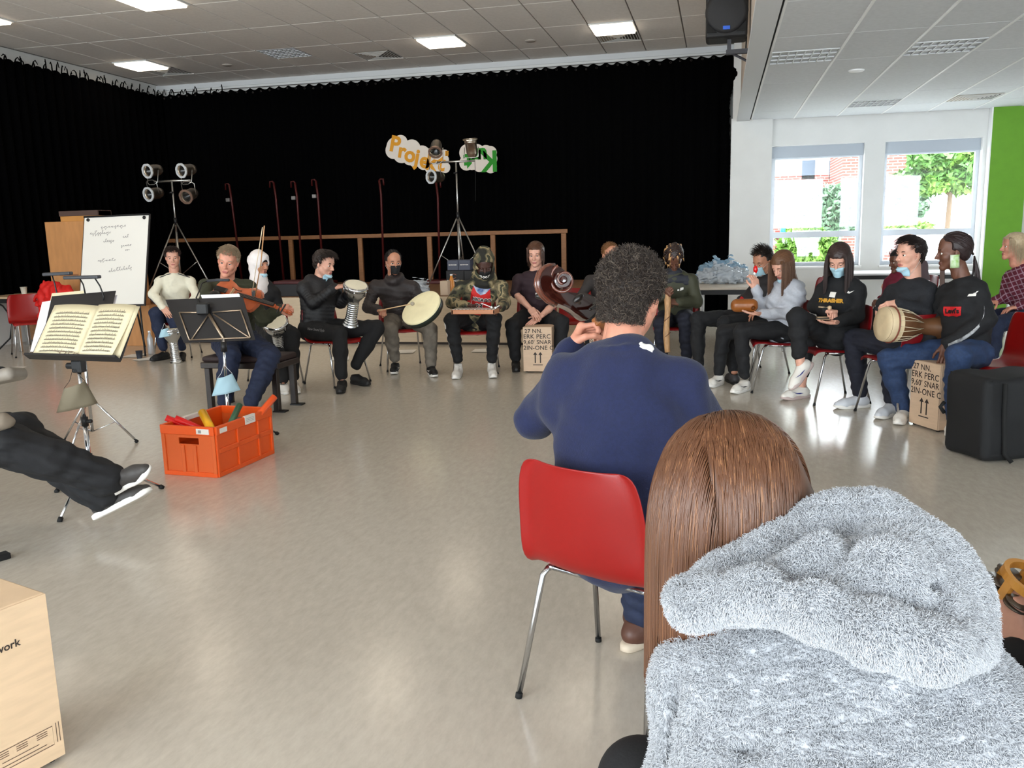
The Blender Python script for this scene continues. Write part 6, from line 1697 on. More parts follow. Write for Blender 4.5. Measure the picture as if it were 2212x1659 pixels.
mb = MB(); mb.tube([g1, g0], 0.005, 8); mb.build('stick', MATS['clapper_wood'], t, True, world=True); mb = MB(); mb.lathe([(0.001, -0.018), (0.016, -0.01), (0.016, 0.01), (0.001, 0.018)], 12, M=Matrix.Translation(Vector(g0))); mb.build('head', MATS['clapper_wood'], t, True, world=True)
h0, h1 = atY(1908, 700, 6.52), atY(1990, 705, 6.62); ax = unit(h0 - h1); x = unit(np.cross(ax, (0, 0, 1))); y = np.cross(ax, x); L = 0.42
M = frame_matrix(h0 - ax*L, x, y, ax); dj = empty('djembe', h0, 0, 'rope tuned djembe lying across the lap of the boy in white shoes', 'djembe')
mb = MB(); mb.lathe([(0.085, 0), (0.07, 0.03), (0.055, 0.12), (0.06, 0.17), (0.10, 0.24), (0.118, 0.32), (0.122, L)], 28, M=M, cap=False); mb.build('shell', mat('djembe_wood', (96, 62, 36), 0.5, noise=0.15, nscale=10), dj, True, world=True)
mb = MB(); mb.lathe([(0.124, L-0.09), (0.126, L-0.02), (0.120, L+0.006), (0.06, L+0.008), (0.001, L+0.008)], 28, M=M, cap=False); mb.build('drum_head', mat('djembe_skin', (206, 184, 148), 0.6, noise=0.08, nscale=12), dj, True, world=True)
ROPE = mat('rope_pale', (196, 180, 150), 0.8)
mb = MB(); mb.tube([M @ Vector((0.129*math.cos(a), 0.129*math.sin(a), L-0.05)) for a in np.linspace(0, 2*math.pi, 28, endpoint=False)], 0.006, 6, closed=True); mb.build('ring', mat('ring_red', (120, 60, 44), 0.5), dj, True, world=True)
for k in range(20):
    a = 2*math.pi*k/20; b = a + 0.16*(1 if k % 2 else -1)
    mb = MB(); mb.tube([M @ Vector((0.129*math.cos(a), 0.129*math.sin(a), L-0.05)), M @ Vector((0.108*math.cos((a+b)/2), 0.108*math.sin((a+b)/2), 0.24)), M @ Vector((0.066*math.cos(b), 0.066*math.sin(b), 0.15))], 0.0025, 5); mb.build('rope', ROPE, dj, True, world=True)
# black soft instrument bag at the right
bagt = empty('instrument_bag', (1.75, 5.75, 0), 0, 'large black soft case standing at the right edge', 'bag')
c0, c1 = V(1.397, 5.80, 0), V(1.540, 5.47, 0); u = unit(c1 - c0); n = V(-u[1], u[0], 0); n = n if n[0] > 0 else -n
f = Field(0.016); cen = (c0 + c1)/2 + n*0.42 + V(0, 0, 0.255); R = np.array([u, n, [0, 0, 1]])
f.box(cen, (0.185, 0.42, 0.255), R, rad=0.045, k=0.02)
BAGB = mat('black_cordura', (15, 16, 19), 0.75, bump=0.15, bscale=400)
link_world('bag_body', f.mesh('bag', warp=folds(0.008, 9, 3)), BAGB, bagt)
mb = MB(); mb.tube([c1 + n*0.12 - u*0.0 + V(0, 0, 0.48), c1 + n*0.12 + u*0.012 + V(0, 0, 0.25), c1 + n*0.13 + u*0.02 + V(0, 0, 0.06), c1 + n*0.16 + u*0.05 + V(0, 0, 0.012)], 0.014, 6); mb.build('strap', RUBBER, bagt, True, world=True)
mb = MB(); mb.tube([c0 - n*0.002 - u*0.0 + V(0, 0, 0.31), c0 - n*0.03 + V(0, 0, 0.28), c0 - n*0.0 + V(0, 0, 0.24)], 0.012, 6); mb.build('handle', RUBBER, bagt, True, world=True)
mb = MB(); mb.tube([c0 + n*0.03 + V(0, 0, 0.50), c1 + n*0.03 + V(0, 0, 0.50)], 0.006, 6); mb.build('zip', RUBBER, bagt, True, world=True)
# ------------------------------------------------------------------ the players
def res(px, Y, scale=1.0, pz=0.53, **kw):
    """pelvis sits at seat height; the rest follows from where it appears"""
    p = atY(px['pel'][0], px['pel'][1], Y); B = {k: v*scale for k, v in BONE.items()}
    J = {'pel': V(p[0], Y, pz)}
    n = px['neck']; J['neck'] = on_sphere(n[0], n[1], J['pel'], B['torso'], n[2] if len(n) > 2 else -1)
    n = px['head']; J['head'] = on_sphere(n[0], n[1], J['neck'], B['head'], n[2] if len(n) > 2 else -0.5)
    for s in 'ab':
        n = px['s'+s]; J['s'+s] = on_sphere(n[0], n[1], J['neck'], B['sh'], n[2] if len(n) > 2 else 0); J['s'+s][2] -= 0.025*scale
        if 'e'+s in px:
            n = px['e'+s]; J['e'+s] = on_sphere(n[0], n[1], J['s'+s], B['upper'], n[2])
            n = px['w'+s]; J['w'+s] = on_sphere(n[0], n[1], J['e'+s], B['fore'], n[2])
    rt = unit(J['sb'] - J['sa']); rt[2] *= 0.3; rt = unit(rt)
    for s, g in (('a', -1), ('b', 1)):
        J['h'+s] = J['pel'] + rt*g*0.085*scale
        if 'k'+s in px:
            if 'f'+s in px:
                n = px['f'+s]; J['f'+s] = atz(n[0], n[1], n[2] if len(n) > 2 else 0.09)
                if len(n) < 3 and 't'+s in px:      # the ankle sits a foot's length behind the toe
                    tt = px['t'+s]; toe = atz(tt[0], tt[1], 0.02); d = ray(n[0], n[1]); best = None
                    for t in np.linspace(0.85, 1.15, 240)*(toe[1]/d[1]):
                        q = CAM + d*t; e = (np.linalg.norm(q - toe) - 0.215*scale)**2 + 1.5*(q[2] - 0.10)**2
                        if best is None or e < best[0]: best = (e, q)
                    J['f'+s] = best[1]
            n = px['k'+s]
            if 'f'+s in px:
                # the knee: on its ray, closest to both bone lengths
                d = ray(n[0], n[1]); best = None
                for t in np.linspace(0.85, 1.12, 160)*(J['f'+s][1]/d[1]):
                    q = CAM + d*t; e = (np.linalg.norm(q - J['f'+s]) - B['shank'])**2 + (np.linalg.norm(q - J['h'+s]) - B['thigh'])**2 + 0.25*((q[0] - J['f'+s][0])**2 + (q[1] - J['f'+s][1])**2)
                    if best is None or e < best[0]: best = (e, q)
                J['k'+s] = best[1]
            else: J['k'+s] = on_sphere(n[0], n[1], J['h'+s], B['thigh'], n[2] if len(n) > 2 else -1)
            if 't'+s in px:
                n = px['t'+s]; J['t'+s] = atz(n[0], n[1], n[2] if len(n) > 2 else 0.02)
    return J
def seat_for(J, label, dark=False, back=0.03):
    m = (J['ka'] + J['kb'])/2 - J['pel']; m[2] = 0; m = unit(m)
    return chair(float(J['pel'][0] + m[0]*back), float(J['pel'][1] + m[1]*back), float(m[0]), float(m[1]), label, dark)
DENIM = mat('denim_dark', (26, 36, 62), 0.8, noise=0.15, nscale=60, bump=0.1, bscale=300)
DENIMB = mat('denim_blue', (34, 54, 88), 0.8, noise=0.15, nscale=60, bump=0.1, bscale=300)
BLKC = mat('cloth_black', (17, 17, 20), 0.85, noise=0.2, nscale=40, bump=0.1, bscale=200)
NAVYC = mat('cloth_night_blue', (20, 22, 36), 0.85, noise=0.15, nscale=40, bump=0.1, bscale=200)
PUFB = mat('puffer_black', (22, 22, 26), 0.55, bump=0.2, bscale=60)
PUFR = mat('puffer_brown_black', (44, 36, 36), 0.6, bump=0.2, bscale=60)
GREYJ = mat('jeans_grey', (112, 104, 94), 0.8, noise=0.2, nscale=14, bump=0.1, bscale=200)
SHWH = mat('shoe_white', (226, 220, 212), 0.5); SHBK = mat('shoe_black', (20, 20, 22), 0.55); SOLEW = mat('sole_white', (232, 228, 222), 0.5)
SHGR = mat('shoe_pale_grey', (204, 206, 212), 0.5)
MBLUE = MATS['mask_blue']
UPV, DNV = V(0, 0, 1), V(0, 0, -1)
TOCAM = V(0, -1, 0)

# boy in the white sweater
J = res(dict(pel=(380, 690), neck=(376, 594), head=(373, 557), sa=(346, 602, 0.2), sb=(409, 602, 0.2), ea=(331, 636, -0.4), wa=(352, 664, -1), eb=(425, 640, -0.4), wb=(396, 668, -1),
             ka=(337, 678), fa=(353, 752), ta=(327, 778), kb=(374, 682), fb=(392, 752), tb=(392, 778)), 9.45, 1.02)
report('white', J)
CREAM = mat('sweater_cream', (226, 220, 200), 0.85, noise=0.03, nscale=30, bump=0.15, bscale=160)
P = person('young man in a cream sweater with dark piping beside the flip chart', J, 'fair', look=(-2, 6, 0), top=dict(mat=CREAM, t=0.016, cuff=True, w=1.05), legs=dict(mat=DENIM, t=0.014), shoe=dict(mat=SHBK, sole=SHBK, kind='flat', sock=mat('sock_striped', (226, 220, 222), 0.8)),
           hair=dict(style='fringe', mat=hair_mat('dark_brown', (46, 32, 28)), len=0.07, n=800, line=0.082, thick=0.014), hands=dict(a=('relaxed', None, TOCAM + UPV), b=('relaxed', None, TOCAM + UPV)), seed=11, eyes='open')
seat_for(J, 'red plastic chair under the young man in the cream sweater')
PIPE = mat('piping_dark', (34, 38, 54), 0.8)
for c in 'ab':
    d_ = unit(J['n' + 'eck'] - J['neck'] + P['fwd'])
    mb = MB(); o_ = P['fwd']*0.045 + P['up']*0.052
    mb.tube([J['neck']*0.75 + J['s'+c]*0.25 + P['up']*0.048 + P['fwd']*0.03, J['s'+c] + P['up']*0.055 + P['fwd']*0.02, (J['s'+c]+J['e'+c])/2 + unit(J['s'+c]-J['neck'])*0.064 + P['fwd']*0.01, J['e'+c] + unit(J['s'+c]-J['neck'])*0.06 + P['fwd']*0.02, (J['e'+c]*0.4+J['w'+c]*0.6) + unit(J['s'+c]-J['neck'])*0.048], 0.006, 6); mb.build('piping', PIPE, P['top'], True, world=True)
decal('chest_badge', poly_mesh([[(0.03*math.cos(a), 0.014*math.sin(a)) for a in np.linspace(0, 6.28, 12)[:-1]]]), J['pel'] + P['up']*0.34 - P['right']*0.09, -P['right'] if False else P['right']*-1*-1, P['up'], P['top'], PIPE, P['top'])
mb = MB()
for k in range(3): mb.tube([J['fa'] + (J['ka']-J['fa'])*(0.08 + 0.045*k), J['fa'] + (J['ka']-J['fa'])*(0.095 + 0.045*k)], 0.0465, 14)
mb.build('sock_stripe', mat('stripe_navy', (60, 30, 70), 0.8), P['root'], True, world=True)

# viola player
J = res(dict(pel=(510, 760), neck=(492, 612, -1), head=(493, 566, -0.6), sa=(445, 610, -0.2), sb=(536, 614, 0.2), ea=(448, 650, -0.7), wa=(533, 632, -0.6), eb=(567, 690, -0.4), wb=(606, 667, -0.6),
             ka=(497, 768), fa=(484, 872), ta=(468, 908), kb=(583, 768), fb=(540, 872), tb=(548, 910)), 6.62, 1.04, 0.56)
report('viola', J)
GREEN = mat('sweater_green', (52, 54, 36), 0.85, noise=0.08, nscale=40, bump=0.12, bscale=160)
hd_b = unit(atY(636, 663, J['wb'][1] - 0.05) - J['wb'])
P3 = person('grey blond man in a dark green sweater playing the viola', J, 'rosy', look=(-14, 8, 12), top=dict(mat=GREEN, t=0.020, w=1.08, cuff=True), legs=dict(mat=DENIM, t=0.020), shoe=dict(mat=SHBK, kind='low'),
            hair=dict(style='fringe', mat=hair_mat('ash_blond', (150, 130, 106)), len=0.05, n=1600, line=0.078, thick=0.012), hands=dict(a=('curved', unit(V(0.9, -0.2, 0.12)), unit(V(0.1, -0.6, 0.8))), b=('grip', hd_b, unit(V(0.2, -0.8, 0.5)))), seed=12)
# the viola: scroll beyond his left hand, body under the chin
v_tail, v_scroll = atY(462, 624, 6.10), atY(668, 684, 6.02)
ax = unit(v_scroll - v_tail); nrm = unit(V(-0.10, -0.72, 0.68)); nrm = unit(nrm - ax*np.dot(nrm, ax)); sd = np.cross(ax, nrm)
vt = empty('viola', v_tail, 0, 'orange brown viola held under the chin of the grey blond man', 'viola')
VAR = mat('viola_varnish', (168, 78, 38), 0.28, noise=0.12, nscale=18, coat=0.4); EBON = mat('ebony', (22, 19, 18), 0.35)
Lb = 0.42; outl = []
for s in np.linspace(0, 1, 25):
    w = 0.095 + 0.0*s
    prof = np.interp(s, [0, 0.03, 0.10, 0.22, 0.36, 0.44, 0.50, 0.56, 0.64, 0.80, 0.92, 0.98, 1.0], [0.035, 0.085, 0.118, 0.122, 0.100, 0.080, 0.076, 0.078, 0.088, 0.098, 0.092, 0.062, 0.02])
    outl.append((s*Lb, prof))
poly = [(a, b) for a, b in outl] + [(a, -b) for a, b in reversed(outl)]
VM = frame_matrix(v_tail, ax, sd, nrm)
mb = MB(); mb.prism(poly, -0.035, 0.0, M=VM); mb.build('body', VAR, vt, world=True)
P_ = np.zeros((25, 9, 3))
for i, (a, b) in enumerate(outl):
    for j in range(9):
        u = -1 + j/4; P_[i, j] = np.array(VM @ Vector((a, u*b, 0.001 + 0.016*(1-u*u)*math.sin(math.pi*min(1, max(0, a/Lb))))))
mb = MB(); mb.grid(P_); mb.build('belly', VAR, vt, True, world=True)
mb = MB(); mb.box((Lb*0.55, -0.014, 0.022), (Lb+0.15, 0.014, 0.032), M=VM); mb.build('fingerboard', EBON, vt, world=True)
mb = MB(); mb.box((Lb-0.02, -0.014, -0.006), (Lb+0.16, 0.014, 0.022), M=VM, bev=0.005); mb.build('neck', VAR, vt, world=True)
mb = MB(); mb.box((0.02, -0.022, 0.020), (0.13, 0.022, 0.028), M=VM); mb.build('tailpiece', EBON, vt, world=True)
mb = MB(); mb.box((0.185, -0.035, 0.012), (0.19, 0.035, 0.045), M=VM); mb.build('bridge', MATS['beater_wood'], vt, world=True)
for u in (-1, 1):
    mb = MB(); mb.tube([VM @ Vector((0.15, u*0.055, 0.012)), VM @ Vector((0.18, u*0.044, 0.0145)), VM @ Vector((0.22, u*0.036, 0.016)), VM @ Vector((0.245, u*0.045, 0.014))], 0.0035, 5); mb.build('sound_hole', EBON, vt, True, world=True)
    for q in range(2): mb = MB(); mb.tube([VM @ Vector((Lb+0.19+0.03*q, 0, 0)), VM @ Vector((Lb+0.19+0.03*q, u*0.045, 0.0))], 0.006, 6); mb.build('peg', EBON, vt, True, world=True)
for k in range(4): mb = MB(); mb.tube([VM @ Vector((0.12, -0.012+0.008*k, 0.03)), VM @ Vector((0.187, -0.015+0.010*k, 0.048)), VM @ Vector((Lb+0.15, -0.009+0.006*k, 0.034))], 0.0006, 4); mb.build('string', STEEL, vt, world=True)
mb = MB(); mb.tube([VM @ Vector((Lb+0.15+0.11*s, 0, -0.002 - 0.02*s)) for s in np.linspace(0, 1, 5)], 0.014, 8); mb.tube([VM @ Vector((Lb+0.27+0.018*math.cos(a), 0, -0.022+0.018*math.sin(a))) for a in np.linspace(0, 5.5, 14)], 0.011, 8); mb.build('scroll', VAR, vt, True, world=True)
f = Field(0.006); f.ell(np.array(VM @ Vector((0.06, 0.055, 0.028))), (0.05, 0.035, 0.012), np.array([ax, sd, nrm])); link_world('chin_rest', f.mesh('chin'), EBON, vt)
bow0, bow1 = atY(551, 640, 6.05), atY(571, 488, 5.75); bt = empty('viola_bow', bow0, 0, 'long viola bow pointing up from the hand of the viola player', 'bow')
mb = MB(); mb.tube([bow0, (bow0+bow1)/2 + V(0.012, 0, 0), bow1], 0.0045, 8); mb.build('stick', mat('bow_wood', (176, 128, 84), 0.4), bt, True, world=True)
mb = MB(); mb.tube([bow0 + V(-0.022, 0, 0.03), bow1 + V(-0.016, 0, -0.01)], 0.003, 6); mb.build('bow_hair', mat('bow_hair', (220, 200, 168), 0.6), bt, True, world=True)
mb = MB(); mb.box((-0.024, -0.006, 0), (0.002, 0.006, 0.045), M=Matrix.Translation(Vector(bow0))); mb.build('frog', EBON, bt, world=True)

# woman in the headscarf
J = res(dict(pel=(585, 705), neck=(562, 606, 0), head=(559, 572, -0.2), sa=(536, 622, 0.3), sb=(592, 625, -0.3), ea=(535, 670, -0.5), wa=(566, 690, -1), eb=(603, 668, -0.4), wb=(592, 690, -0.8),
             ka=(590, 726), fa=(612, 822), ta=(603, 840), kb=(630, 722), fb=(634, 818), tb=(642, 848)), 7.75, 0.96)
report('hijab', J)
SCARF = mat('scarf_white', (228, 220, 218), 0.8, noise=0.03, nscale=20, bump=0.15, bscale=120)
P = person('smiling woman in a white headscarf behind the viola player', J, 'tan', 'f', look=(42, 2, 0), scale=0.96, top=dict(mat=BLKC, t=0.014, sleeve=1.0), legs=dict(mat=BLKC, t=0.012), shoe=dict(mat=SHWH, sole=SOLEW, kind='low'), hands=dict(a=('relaxed', None, TOCAM+UPV), b=('relaxed', None, TOCAM+UPV)), seed=13)
f = Field(0.006); f.ell((0, -0.004, 0.042), (0.099, 0.122, 0.113)); f.ell((0, -0.02, -0.06), (0.080, 0.080, 0.08), k=0.04); f.cone((0, -0.02, -0.10), (0, -0.01, -0.21), 0.070, 0.12, k=0.04); f.cone((0.02, 0.01, -0.17), (0.05, 0.05, -0.26), 0.06, 0.08, k=0.05)
f.ell((0, 0.125, -0.045), (0.060, 0.092, 0.098), k=0.012, op='s')
me = f.mesh('scarf', warp=folds(0.003, 40, 4)); me.transform(P['HM']); link_world('headscarf', me, SCARF, P['root'])
f = Field(0.004); f.ell((0, 0.004, 0.044), (0.080, 0.1005, 0.087)); f.ell((0, 0.122, -0.055), (0.064, 0.090, 0.090), k=0.006, op='s'); f.box((0, -0.12, 0), (0.2, 0.13, 0.3), rad=0.01, k=0.004, op='s'); f.box((0, 0, -0.12), (0.2, 0.2, 0.10), rad=0.01, k=0.004, op='s')
me = f.mesh('under'); me.transform(P['HM']); link_world('under_cap', me, BLKC, P['root'])
face_mask(P, 'chin', MBLUE)
seat_for(J, 'red plastic chair under the woman in the headscarf')

# boy with the goblet drum
J = res(dict(pel=(684, 705), neck=(690, 606, 0), head=(700, 571, -0.2), sa=(655, 614, -0.6), sb=(722, 618, 0.6), ea=(677, 655, -0.5), wa=(724, 621, 0.2), eb=(735, 655, 0.2), wb=(757, 632, -0.6),
             ka=(733, 722), fa=(738, 815), ta=(734, 847), kb=(813, 709), fb=(768, 790), tb=(795, 830)), 7.78, 1.0)
report('puffer', J)
P = person('boy in a black padded jacket tapping a silver goblet drum', J, 'fair', look=(52, 12, 0), top=dict(mat=PUFB, t=0.026, puff=1, collar=0.016, collar_r=0.07, hood=True, cuff=True, name='jacket'), legs=dict(mat=BLKC, t=0.012), shoe=dict(mat=SHBK, kind='low'),
           hair=dict(style='fringe', mat=hair_mat('brown_black', (40, 30, 26)), len=0.075, n=900, line=0.085, thick=0.016), hands=dict(a=('flat', unit(V(0.95, 0.05, 0.16)), UPV + TOCAM*0.3), b=('flat', unit(V(0.5, -0.3, 0.5)), UPV)), seed=14)
face_mask(P, 'chin', MBLUE)
chair(-3.66, 7.76, 0.9, -0.43, 'red plastic chair under the boy in the black padded jacket')
me = text_mesh('New Sound Style', 0.034, 0.0005); kk = (J['ha'] + J['ka'])/2; decal('leg_print', me, kk + P['up']*0.03, unit(J['ka']-J['ha']), UPV, P['legs'], mat('grey_print', (120, 118, 120), 0.7), P['legs'], 0.003)

# frame drummer
J = res(dict(pel=(868, 695), neck=(851, 607, -0.4), head=(850, 568, -0.2), sa=(811, 612, 0.1), sb=(890, 613, -0.1), ea=(794, 664, -0.3), wa=(818, 671, -1), eb=(912, 660, -0.3), wb=(905, 690, -1),
             ka=(843, 711), fa=(853, 775), ta=(850, 806), kb=(929, 711), fb=(931, 790), tb=(940, 812)), 8.78, 1.03)
report('frame', J)
P = person('man in a dark padded jacket and black mask with a frame drum', J, 'tan', look=(14, 4, 0), top=dict(mat=PUFR, t=0.030, puff=1, collar=0.028, collar_r=0.078, collar_h=0.05, cuff=True, name='jacket'), legs=dict(mat=GREYJ, t=0.012), shoe=dict(mat=SHBK, sole=SOLEW, kind='low', swoosh=SOLEW),
           hair=dict(style='crop', mat=hair_mat('black_crop', (36, 30, 28)), len=0.012, n=900, line=0.08, thick=0.004), hands=dict(a=('fist', unit(V(0.8, -0.5, 0.05)), UPV), b=('grip', None, DNV + TOCAM)), seed=15)
face_mask(P, 'up', mat('mask_black', (18, 18, 20), 0.8))
seat_for(J, 'red plastic chair under the frame drummer')

# hooded player
J = res(dict(pel=(1027, 690), neck=(1042, 606, -0.6), head=(1046, 574, -0.8), sa=(997, 612, 0), sb=(1084, 613, 0), ea=(975, 654, -0.3), wa=(1010, 661, -1), eb=(1090, 656, -0.3), wb=(1083, 664, -1),
             ka=(975, 691), fa=(989, 778), ta=(983, 816), kb=(1068, 689), fb=(1062, 779), tb=(1066, 814)), 8.62, 1.03)
report('hood', J)
def camo():
    m = bpy.data.materials.new('camouflage'); m.use_nodes = True; nt = m.node_tree; b = nt.nodes['Principled BSDF']; tc = nt.nodes.new('ShaderNodeTexCoord')
    n = nt.nodes.new('ShaderNodeTexNoise'); n.inputs['Scale'].default_value = 11; n.inputs['Detail'].default_value = 1.5; cr = nt.nodes.new('ShaderNodeValToRGB'); cr.color_ramp.interpolation = 'CONSTANT'
    e = cr.color_ramp.elements; e[0].position = 0; e[0].color = srgb(34, 32, 26); e[1].position = 0.43; e[1].color = srgb(72, 70, 50)
    for p, c in ((0.50, (104, 92, 68)), (0.56, (150, 134, 100)), (0.63, (58, 58, 42))): q = e.new(p); q.color = srgb(*c)
    nt.links.new(tc.outputs['Object'], n.inputs['Vector']); nt.links.new(n.outputs['Fac'], cr.inputs['Fac']); nt.links.new(cr.outputs['Color'], b.inputs['Base Color']); b.inputs['Roughness'].default_value = 0.85
    MATS['camouflage'] = m; return m
CAMO = camo()
P7 = P = person('player in a camouflage hood and red basketball jersey', J, 'dark', look=(4, 24, 0), eyes='down', top=dict(mat=CAMO, t=0.022, cuff=True, name='hoodie'), legs=dict(mat=BLKC, t=0.008), shoe=dict(mat=SHWH, sole=SOLEW, kind='high', sock=mat('sock_white', (226, 222, 218), 0.8)),
           hands=dict(a=('fist', unit(V(0.85, -0.4, 0.1)), UPV), b=('fist', unit(V(-0.6, -0.6, 0.0)), UPV)), seed=16)
f = Field(0.006); f.ell((0, -0.03, 0.045), (0.108, 0.125, 0.128)); f.cone((0, -0.05, 0.12), (0, -0.05, 0.165), 0.05, 0.025, k=0.06); f.cone((0, -0.04, -0.05), (0, -0.05, -0.17), 0.10, 0.135, k=0.05)
f.ell((0, 0.13, -0.015), (0.072, 0.13, 0.105), k=0.01, op='s'); f.ell((0, 0.0, 0.01), (0.085, 0.105, 0.118), k=0.01, op='s')
me = f.mesh('hood', warp=folds(0.005, 40, 4)); me.transform(P['HM']); link_world('hood', me, CAMO, P['root'])
face_mask(P, 'up', MATS['mask_black'], False)
me = text_mesh('GOOD', 0.034, 0.002); decal('mask_print', me, local(P, 0.0, 0.13, -0.075), P['hr']*-1, P['hu'], P['body'], SOLEW, P['root'], 0.022)
JER = mat('jersey_red', (196, 24, 22), 0.7, bump=0.1, bscale=200)
c_ = J['pel'] + P['up']*0.24
def shirt_panel(P, J, pts, m, name, off):
    o = J['pel'] + P['up']*0.0; return decal(name, poly_mesh([pts]), o, -P['right'], P['up'], P['top'], m, P['top'], off, 0.03)
shirt_panel(P, J, [(-0.13, 0.13), (0.13, 0.13), (0.125, 0.25), (0.085, 0.42), (0.045, 0.37), (0.0, 0.35), (-0.045, 0.37), (-0.085, 0.42), (-0.125, 0.25)], JER, 'jersey', 0.006)
shirt_panel(P, J, [(-0.088, 0.425), (-0.05, 0.368), (0.0, 0.345), (0.05, 0.368), (0.088, 0.425), (0.07, 0.50), (-0.07, 0.50)], mat('undershirt_blue', (60, 86, 140), 0.7, col2=(190, 200, 214), nscale=16), 'undershirt', 0.005)
for txt, y, s in (('CHICAGO', 0.30, 0.050), ('23', 0.225, 0.075)):
    me = text_mesh(txt, s, 0.006); decal('jersey_outline', me, J['pel'] + P['up']*y, -P['right'], P['up'], P['top'], SOLEW, P['top'], 0.009, 0.03)
    me = text_mesh(txt, s, 0.002); decal('jersey_lettering', me, J['pel'] + P['up']*y, -P['right'], P['up'], P['top'], BLACK, P['top'], 0.0115, 0.03)
for c, q in (('a', -1), ('b', 1)):
    mb = MB(); o_ = unit(J['s'+c] - J['neck'])*0.058; mb.tube([J['k'+c] + o_*1.1 + V(0, -0.02, 0), (J['k'+c]+J['f'+c])/2 + o_*1.0, J['f'+c]*0.9 + J['k'+c]*0.1 + o_*0.85], 0.007, 5); mb.build('leg_stripe', SOLEW, P['legs'], True, world=True)
seat_for(J, 'red plastic chair under the hooded player')

# boy in the maroon shirt
J = res(dict(pel=(1160, 690), neck=(1153, 590, -0.7), head=(1157, 551, -0.2), sa=(1120, 596, 0), sb=(1186, 597, 0), ea=(1113, 634, -0.2), wa=(1146, 667, -1), eb=(1198, 657, -0.2), wb=(1166, 685, -1),
             ka=(1108, 703), fa=(1114, 775), ta=(1115, 801), kb=(1213, 698), fb=(1207, 778), tb=(1209, 803)), 9.15, 1.03)
report('maroon', J)
P = person('young man in a maroon shirt with crossed hands on a cajon', J, 'fair', look=(-10, 6, 0), top=dict(mat=mat('shirt_maroon', (42, 22, 30), 0.8, bump=0.1, bscale=160), t=0.014, sleeve=0.98, w=1.05, name='shirt'), legs=dict(mat=BLKC, t=0.014), shoe=dict(mat=SHBK, kind='low'),
           hair=dict(style='parted', mat=hair_mat('chestnut', (78, 48, 32)), len=0.12, n=1400, line=0.078, thick=0.017), hands=dict(a=('relaxed', unit(V(0.6, -0.5, -0.6)), TOCAM+UPV), b=('flat', unit(V(-0.75, -0.4, -0.5)), TOCAM+UPV)), seed=17)
decal('name_tag', poly_mesh([[(-0.035, -0.014), (0.035, -0.014), (0.035, 0.014), (-0.035, 0.014)]]), J['pel'] + P['up']*0.30 - P['right']*0.04, -P['right'], P['up'], P['top'], STK, P['top'], 0.004)
seat_for(J, 'red plastic chair under the young man in maroon')

# dark grey sweater, half hidden behind the cellist
J = res(dict(pel=(1312, 690), neck=(1310, 590, -0.5), head=(1318, 552, -0.2), sa=(1276, 600, 0), sb=(1346, 602, 0), ea=(1256, 640, -0.3), wa=(1296, 655, -1), eb=(1366, 645, -0.3), wb=(1335, 660, -1), ka=(1276, 705), fa=(1284, 778), ta=(1284, 805), kb=(1345, 705), fb=(1342, 778), tb=(1342, 805)), 9.2, 1.02)
P = person('man in a dark grey sweater half hidden by the cellist', J, 'tan', look=(20, 12, 0), top=dict(mat=mat('sweater_charcoal', (48, 42, 40), 0.85, bump=0.12, bscale=160), t=0.016), legs=dict(mat=BLKC), shoe=dict(mat=SHBK), hair=dict(style='crop', mat=hair_mat('light_brown', (112, 76, 46)), len=0.015, n=600, line=0.08, thick=0.005), hands=dict(a=('relaxed', None, UPV), b=('relaxed', None, UPV)), seed=18)
seat_for(J, 'red plastic chair under the man in dark grey')
chair(-1.62, 9.55, -0.2, -0.98, 'empty red chair seen behind the cello scroll')
# player with blond tipped dreadlocks
J = res(dict(pel=(1460, 690), neck=(1456, 592, -0.7), head=(1457, 556, -0.8), sa=(1421, 600, 0), sb=(1493, 600, 0), ea=(1413, 648, -0.3), wa=(1437, 640, -1), eb=(1504, 652, -0.2), wb=(1466, 653, -0.9), ka=(1428, 700), fa=(1432, 778), ta=(1430, 804), kb=(1480, 690), fb=(1484, 773), tb=(1494, 788)), 9.05, 1.02)
report('dread', J)
OLIVE = mat('jacket_olive', (56, 56, 38), 0.7, bump=0.15, bscale=60)
P = person('player with blond tipped dreadlocks in an olive and navy jacket', J, 'brown', look=(0, 50, 0), eyes='down', top=dict(mat=OLIVE, t=0.026, collar=0.016, collar_r=0.07, name='jacket'), legs=dict(mat=NAVYC), shoe=dict(mat=SHWH, sole=SOLEW), hands=dict(a=('grip', unit(V(0.3, -0.5, 0.3)), TOCAM), b=('grip', unit(V(-0.8, -0.4, 0.1)), TOCAM+UPV)), seed=19)
f = Field(0.008); f.cone(J['sa'], J['sb'], 0.072, 0.072, k=0.03); f.cone(J['pel'] + (J['neck']-J['pel'])*0.62, J['neck'] - P['up']*0.02, 0.158, 0.10, flat=(P['fwd'], 0.76), k=0.03)
link_world('yoke', f.mesh('yoke', warp=folds(0.004, 30, 2)), mat('yoke_navy', (26, 28, 38), 0.7), P['top'])
decal('chest_mark', poly_mesh([[(-0.03, -0.012), (-0.012, -0.012), (-0.012, 0.004), (-0.03, 0.004)], [(-0.006, -0.014), (0.03, -0.006), (0.03, 0.016), (0.0, 0.014)]]), J['pel'] + P['up']*0.36 - P['right']*0.06, -P['right'], P['up'], P['top'], SOLEW, P['top'], 0.016)
DRK = hair_mat('dread_dark', (44, 30, 26)); BLD = hair_mat('dread_blond', (196, 150, 100))
rs = random.Random(3); hr = empty('dreadlocks', (0, 0, 0)); hr.parent = P['root']; bpy.data.objects.remove(hr)
cap = hair_cap('curly', 0.07, 0.012); cap.transform(P['HM']); ho = link_world('hair', cap, DRK, P['root'])
